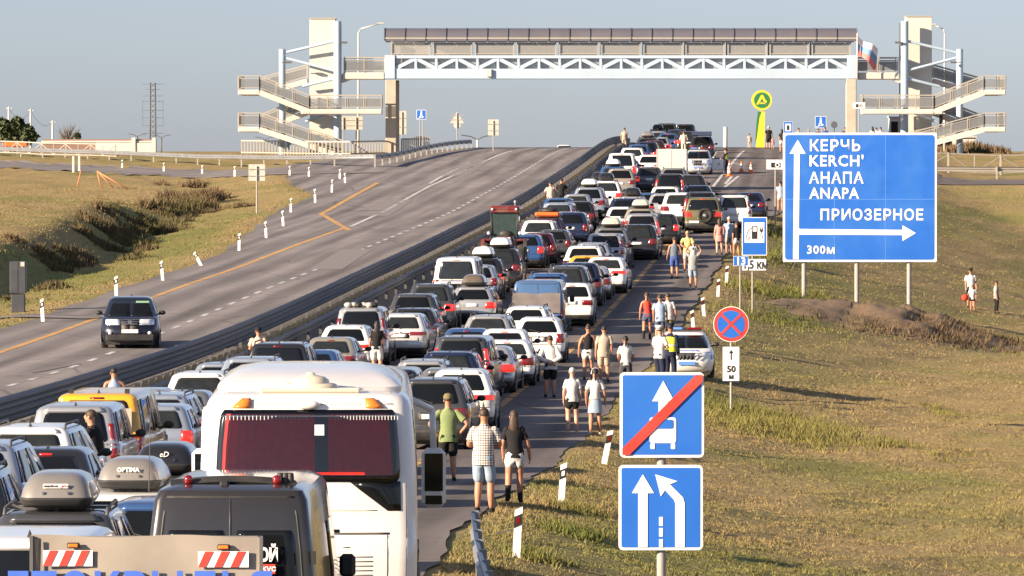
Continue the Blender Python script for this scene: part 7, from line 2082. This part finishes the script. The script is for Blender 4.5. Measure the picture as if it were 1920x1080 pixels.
def P_(label, px, py, H, dd=None, zz=None, **kw):
    if dd is None: x, d_, z = on_ground(px, py)
    else:
        d_ = dd * KD; x = xat(px, d_); z = float(surf_z(x, d_)) if zz is None else zz
    return person(label, x, d_, z, H, **kw)
P_('man in olive polo and black shorts with hands on hips beside the coach', 840, 903, 1.80, arms=('akimbo', 'akimbo'), top=('polo', 'green'), bottom=('longshorts', 'black'), hat=('cap', 'olive'), face=4)
P_('man in white checked shirt and pale denim shorts walking on the shoulder', 908, 962, 1.84, face=-8, arms=('front', 'front'), top=('tee', 'checked'), bottom=('longshorts', 'denim'), hair=('short', 'brown'), walk=.12)
P_('woman with long dark hair, black tee and white shorts on the shoulder', 964, 944, 1.72, arms=('down', 'out'), top=('tee', 'black'), bottom=('shorts', 'white'), hair=('long', 'brown'), fem=True, walk=.35, extra='boots')
P_('woman with short blond hair, white tee and black shorts on the shoulder', 1073, 814, 1.68, top=('tee', 'white'), bottom=('shorts', 'black'), hair=('short', 'grey'), fem=True, shoes='beige', skin='light', walk=.15)
P_('woman wearing white headphones, white top and denim skirt', 1116, 815, 1.66, arms=('down', 'out'), top=('crop', 'white'), bottom=('skirt', 'denim'), hair=('tail', 'black'), fem=True, shoes='cream', extra='headphones', walk=.25)
P_('man in white shirt and black shorts holding hands behind his back', 1031, 746, 1.78, arms=('back', 'back'), top=('shirt', 'white'), bottom=('longshorts', 'black'), hair=('short', 'brown'))
P_('woman in black tank top and white shorts beside the man in beige', 1103, 714, 1.70, arms=('out', 'down'), top=('tank', 'black'), bottom=('shorts', 'white'), hair=('bun', 'brown'), fem=True, walk=.3)
P_('man in beige tee and beige shorts beside the woman in black tank top', 1133, 718, 1.72, top=('tee', 'beige'), bottom=('longshorts', 'beige'), hair=('short', 'black'), walk=-.2)
P_('woman in loose white tee and dark trousers above the lane sign', 1173, 738, 1.66, arms=('hold', 'hold'), top=('tee', 'white'), bottom=('trousers', 'darkgrey'), hair=('tail', 'black'), fem=True)
P_('woman in red top, denim shorts and dark boots walking up the shoulder', 1213, 637, 1.68, arms=('out', 'down'), top=('tank', 'red'), bottom=('shorts', 'darkdenim'), hair=('tail', 'brown'), fem=True, extra='boots', walk=.3)
P_('man in light blue tee walking behind the two police officers', 1237, 645, 1.72, top=('tee', 'lightblue'), bottom=('longshorts', 'darkdenim'), hair=('short', 'brown'))
P_('person in white tee and olive trousers beside the man in light blue', 1252, 641, 1.70, top=('tee', 'white'), bottom=('trousers', 'olive'), hair=('short', 'brown'), walk=.2)
P_('police officer in white shirt and white cap beside the parked police car', 1237, 722, 1.76, face=-40, arms=('front', 'front'), top=('tee', 'white'), bottom=('trousers', 'navy'), hat=('peaked', 'white'), skin='light')
P_('police officer in yellow safety vest and dark cap beside the parked police car', 1257, 717, 1.78, face=-20, top=('shirt', 'navy'), bottom=('trousers', 'navy'), hat=('peaked', 'navy'), extra='vest')
P_('man in slate tank top and blue shorts with arms hanging loose', 1265, 523, 1.78, arms=('out', 'out'), top=('tank', 'slate'), bottom=('longshorts', 'blue'), hair=('short', 'brown'), walk=.15)
P_('man in yellow tee and white shorts with hands behind his back', 1289, 509, 1.76, arms=('back', 'back'), top=('tee', 'yellow'), bottom=('longshorts', 'stone'), hair=('short', 'blond'))
e = P_('man in grey tee and pale shorts carrying a child on his shoulders', 1300, 543, 1.76, face=-6, arms=('up', 'up'), top=('tee', 'grey'), bottom=('longshorts', 'denim'), hair=('short', 'brown'), shoes='cream', walk=.2)
x, d_, z = e.location
person('small child in striped shirt sitting on a man in a grey tee', x, d_ - .02, z + 1.44 - .50, 1.02, -6, arms=('front', 'front'), top=('tee', 'striped'), bottom=('shorts', 'stone'), hair=('short', 'blond'), sit=True, skin='light')
P_('woman in a short pink dress walking away past the olive off-roader', 1349, 478, 1.68, top=('dress', 'pink'), bottom=('none', 'pink'), hair=('long', 'brown'), fem=True, skin='light', walk=.2)
P_('grey haired man in grey tee on the shoulder behind the fuel sign', 1367, 478, 1.76, top=('tee', 'lightblue'), bottom=('longshorts', 'grey'), hair=('short', 'grey'))
P_('woman in black top and white shorts at the left edge of the fuel sign', 1381, 484, 1.66, top=('tee', 'black'), bottom=('shorts', 'white'), hair=('short', 'brown'), fem=True, face=25)
P_('man in black tee standing between the cars in front of the yellow van', 192, 905, 1.80, dd=67, face=70, arms=('lean', 'down'), top=('tee', 'black'), bottom=('trousers', 'black'), hair=('short', 'brown'), lean=-8)
P_('man in light blue tank top standing at the median guard rail', 213, 0, 1.74, dd=91.5, face=10, arms=('out', 'out'), top=('tank', 'lightblue'), bottom=('shorts', 'darkgrey'), hair=('short', 'black'))
P_('man in peach shirt and dark cap standing at the median guard rail', 484, 0, 1.78, dd=111.5, arms=('out', 'down'), top=('tee', 'peach'), bottom=('longshorts', 'darkgrey'), hat=('cap', 'black'))
P_('woman in black top and white skirt between the white hatchback and the minivan', 707, 0, 1.72, dd=116.5, top=('tee', 'black'), bottom=('longshorts', 'white'), hair=('long', 'black'), fem=True)
P_('man in cream tee leaning on the median rail beside a man in black', 1032, 0, 1.74, dd=205, arms=('lean', 'lean'), top=('tee', 'peach'), bottom=('shorts', 'cream'), hair=('short', 'black'), lean=-10)
P_('man in black tee leaning on the median rail beside a man in cream', 1053, 0, 1.80, dd=207, arms=('lean', 'lean'), top=('tee', 'black'), bottom=('trousers', 'black'), hair=('short', 'black'), lean=-8)
P_('person in beige standing by the rail at the far crest', 1171, 0, 1.74, dd=294, top=('tee', 'beige'), bottom=('trousers', 'beige'), hair=('short', 'brown'))
P_('person in cream shirt and trousers standing beyond the cream box truck', 1282, 0, 1.78, dd=281, arms=('hold', 'hold'), top=('shirt', 'cream'), bottom=('trousers', 'cream'), hair=('short', 'brown'))
P_('police officer in dark uniform at the open door of the police SUV', 1361, 0, 1.78, dd=246.5, face=60, arms=('front', 'front'), top=('shirt', 'navy'), bottom=('trousers', 'navy'), hat=('cap', 'navy'), extra='vest')
P_('woman in pink and white leaning beside the police SUV roof', 1326, 0, 1.66, dd=254, face=90, arms=('lean', 'lean'), top=('tee', 'pink'), bottom=('shorts', 'white'), hair=('tail', 'brown'), fem=True, lean=-12)
G2 = 'people standing along the crest of the hill'
def crest(label, px, H=1.7, dd=300, **kw): return P_(label, px, 0, H, dd=dd, group=G2, **kw)
crest('person in brown standing left of the yellow pylon', 1405, 1.2, 300, top=('tee', 'beige'), bottom=('trousers', 'beige'), hair=('short', 'black'))
crest('man in black tee and shorts holding hands with a pink child', 1441, 1.84, 297, top=('tee', 'black'), bottom=('longshorts', 'black'), hair=('short', 'grey'))
crest('small child in pink beside the man in black on the crest', 1449, 1.0, 296.5, top=('dress', 'pink'), bottom=('none', 'pink'), hair=('short', 'blond'), fem=True)
crest('woman in black top and white shorts at the left edge of the direction sign', 1466, 1.82, 284, top=('tee', 'black'), bottom=('shorts', 'white'), hair=('long', 'black'), fem=True)
crest('person in grey at the far side of the direction sign, first of the row', 1497, 1.68, 298, top=('tee', 'grey'), bottom=('trousers', 'grey'))
crest('person in peach just right of the small fuel sign', 1516, 1.55, 298, top=('tee', 'peach'), bottom=('shorts', 'stone'), hair=('short', 'blond'))
crest('person in black below the pedestrian sign', 1534, 1.62, 300, top=('tee', 'black'), bottom=('trousers', 'black'))
crest('taller person in dark blue below the pedestrian sign', 1547, 1.75, 299, top=('tee', 'blue'), bottom=('trousers', 'navy'))
crest('person in dark clothes at the foot of the right bridge pillar', 1584, 1.7, 303, top=('tee', 'darkgrey'), bottom=('trousers', 'black'))
crest('woman in white with dark hair, left one of three by the right stairs', 1636, 1.78, 298, top=('tee', 'white'), bottom=('trousers', 'black'), hair=('long', 'black'), fem=True)
crest('person in white, middle one of three by the right stairs', 1643, 1.7, 299, top=('tee', 'white'), bottom=('shorts', 'black'))
crest('person in white with brown hair, right one of three by the right stairs', 1651, 1.75, 298, top=('tee', 'white'), bottom=('shorts', 'denim'), hair=('tail', 'brown'))
P_('person in light grey standing beside the speed camera plate post', 1463, 398, 1.7, top=('tee', 'lightblue'), bottom=('shorts', 'peach'), hair=('short', 'black'))
P_('person in maroon walking down the lower right stair flight', 1764, 0, 1.7, dd=299.2, zz=BZ(246), face=90, top=('shirt', 'darkgrey'), bottom=('trousers', 'black'), group='people on the footbridge and stairs')
P_('person in white behind the screen at the left end of the footbridge', 755, 0, 1.72, dd=300.8, zz=BZ(137), face=-90, top=('tee', 'white'), bottom=('trousers', 'darkgrey'), group='people on the footbridge and stairs')
P_('person in dark clothes at the very left end of the footbridge deck', 740, 0, 1.62, dd=300.8, zz=BZ(137), face=-90, top=('tee', 'darkgrey'), bottom=('shorts', 'white'), group='people on the footbridge and stairs')
G3 = 'family playing in the dry field on the right'
P_('man in white and black raglan shirt standing behind a child with a red ball', 1820, 577, 1.80, face=180, top=('tee', 'white'), bottom=('longshorts', 'black'), hair=('short', 'black'), hat=('cap', 'black'), group=G3)
ch = P_('child in white tee and black shorts holding a red ball', 1824, 584, 1.20, face=180, arms=('down', 'out'), top=('tee', 'white'), bottom=('shorts', 'black'), hair=('short', 'brown'), group=G3)
P_('boy in grey tee and black trousers standing alone in the field', 1868, 590, 1.50, face=-90, top=('tee', 'grey'), bottom=('trousers', 'black'), hair=('short', 'brown'), group=G3)
finish_skins()
o = MB().ball((0, 0, 0), .16, .16, .16, 14, 9).build('ball', CL['red'], None, ch.location + Vector((-.36, -.05, .62)))
tag(o, 'red ball in the hand of the child in the field', 'ball')
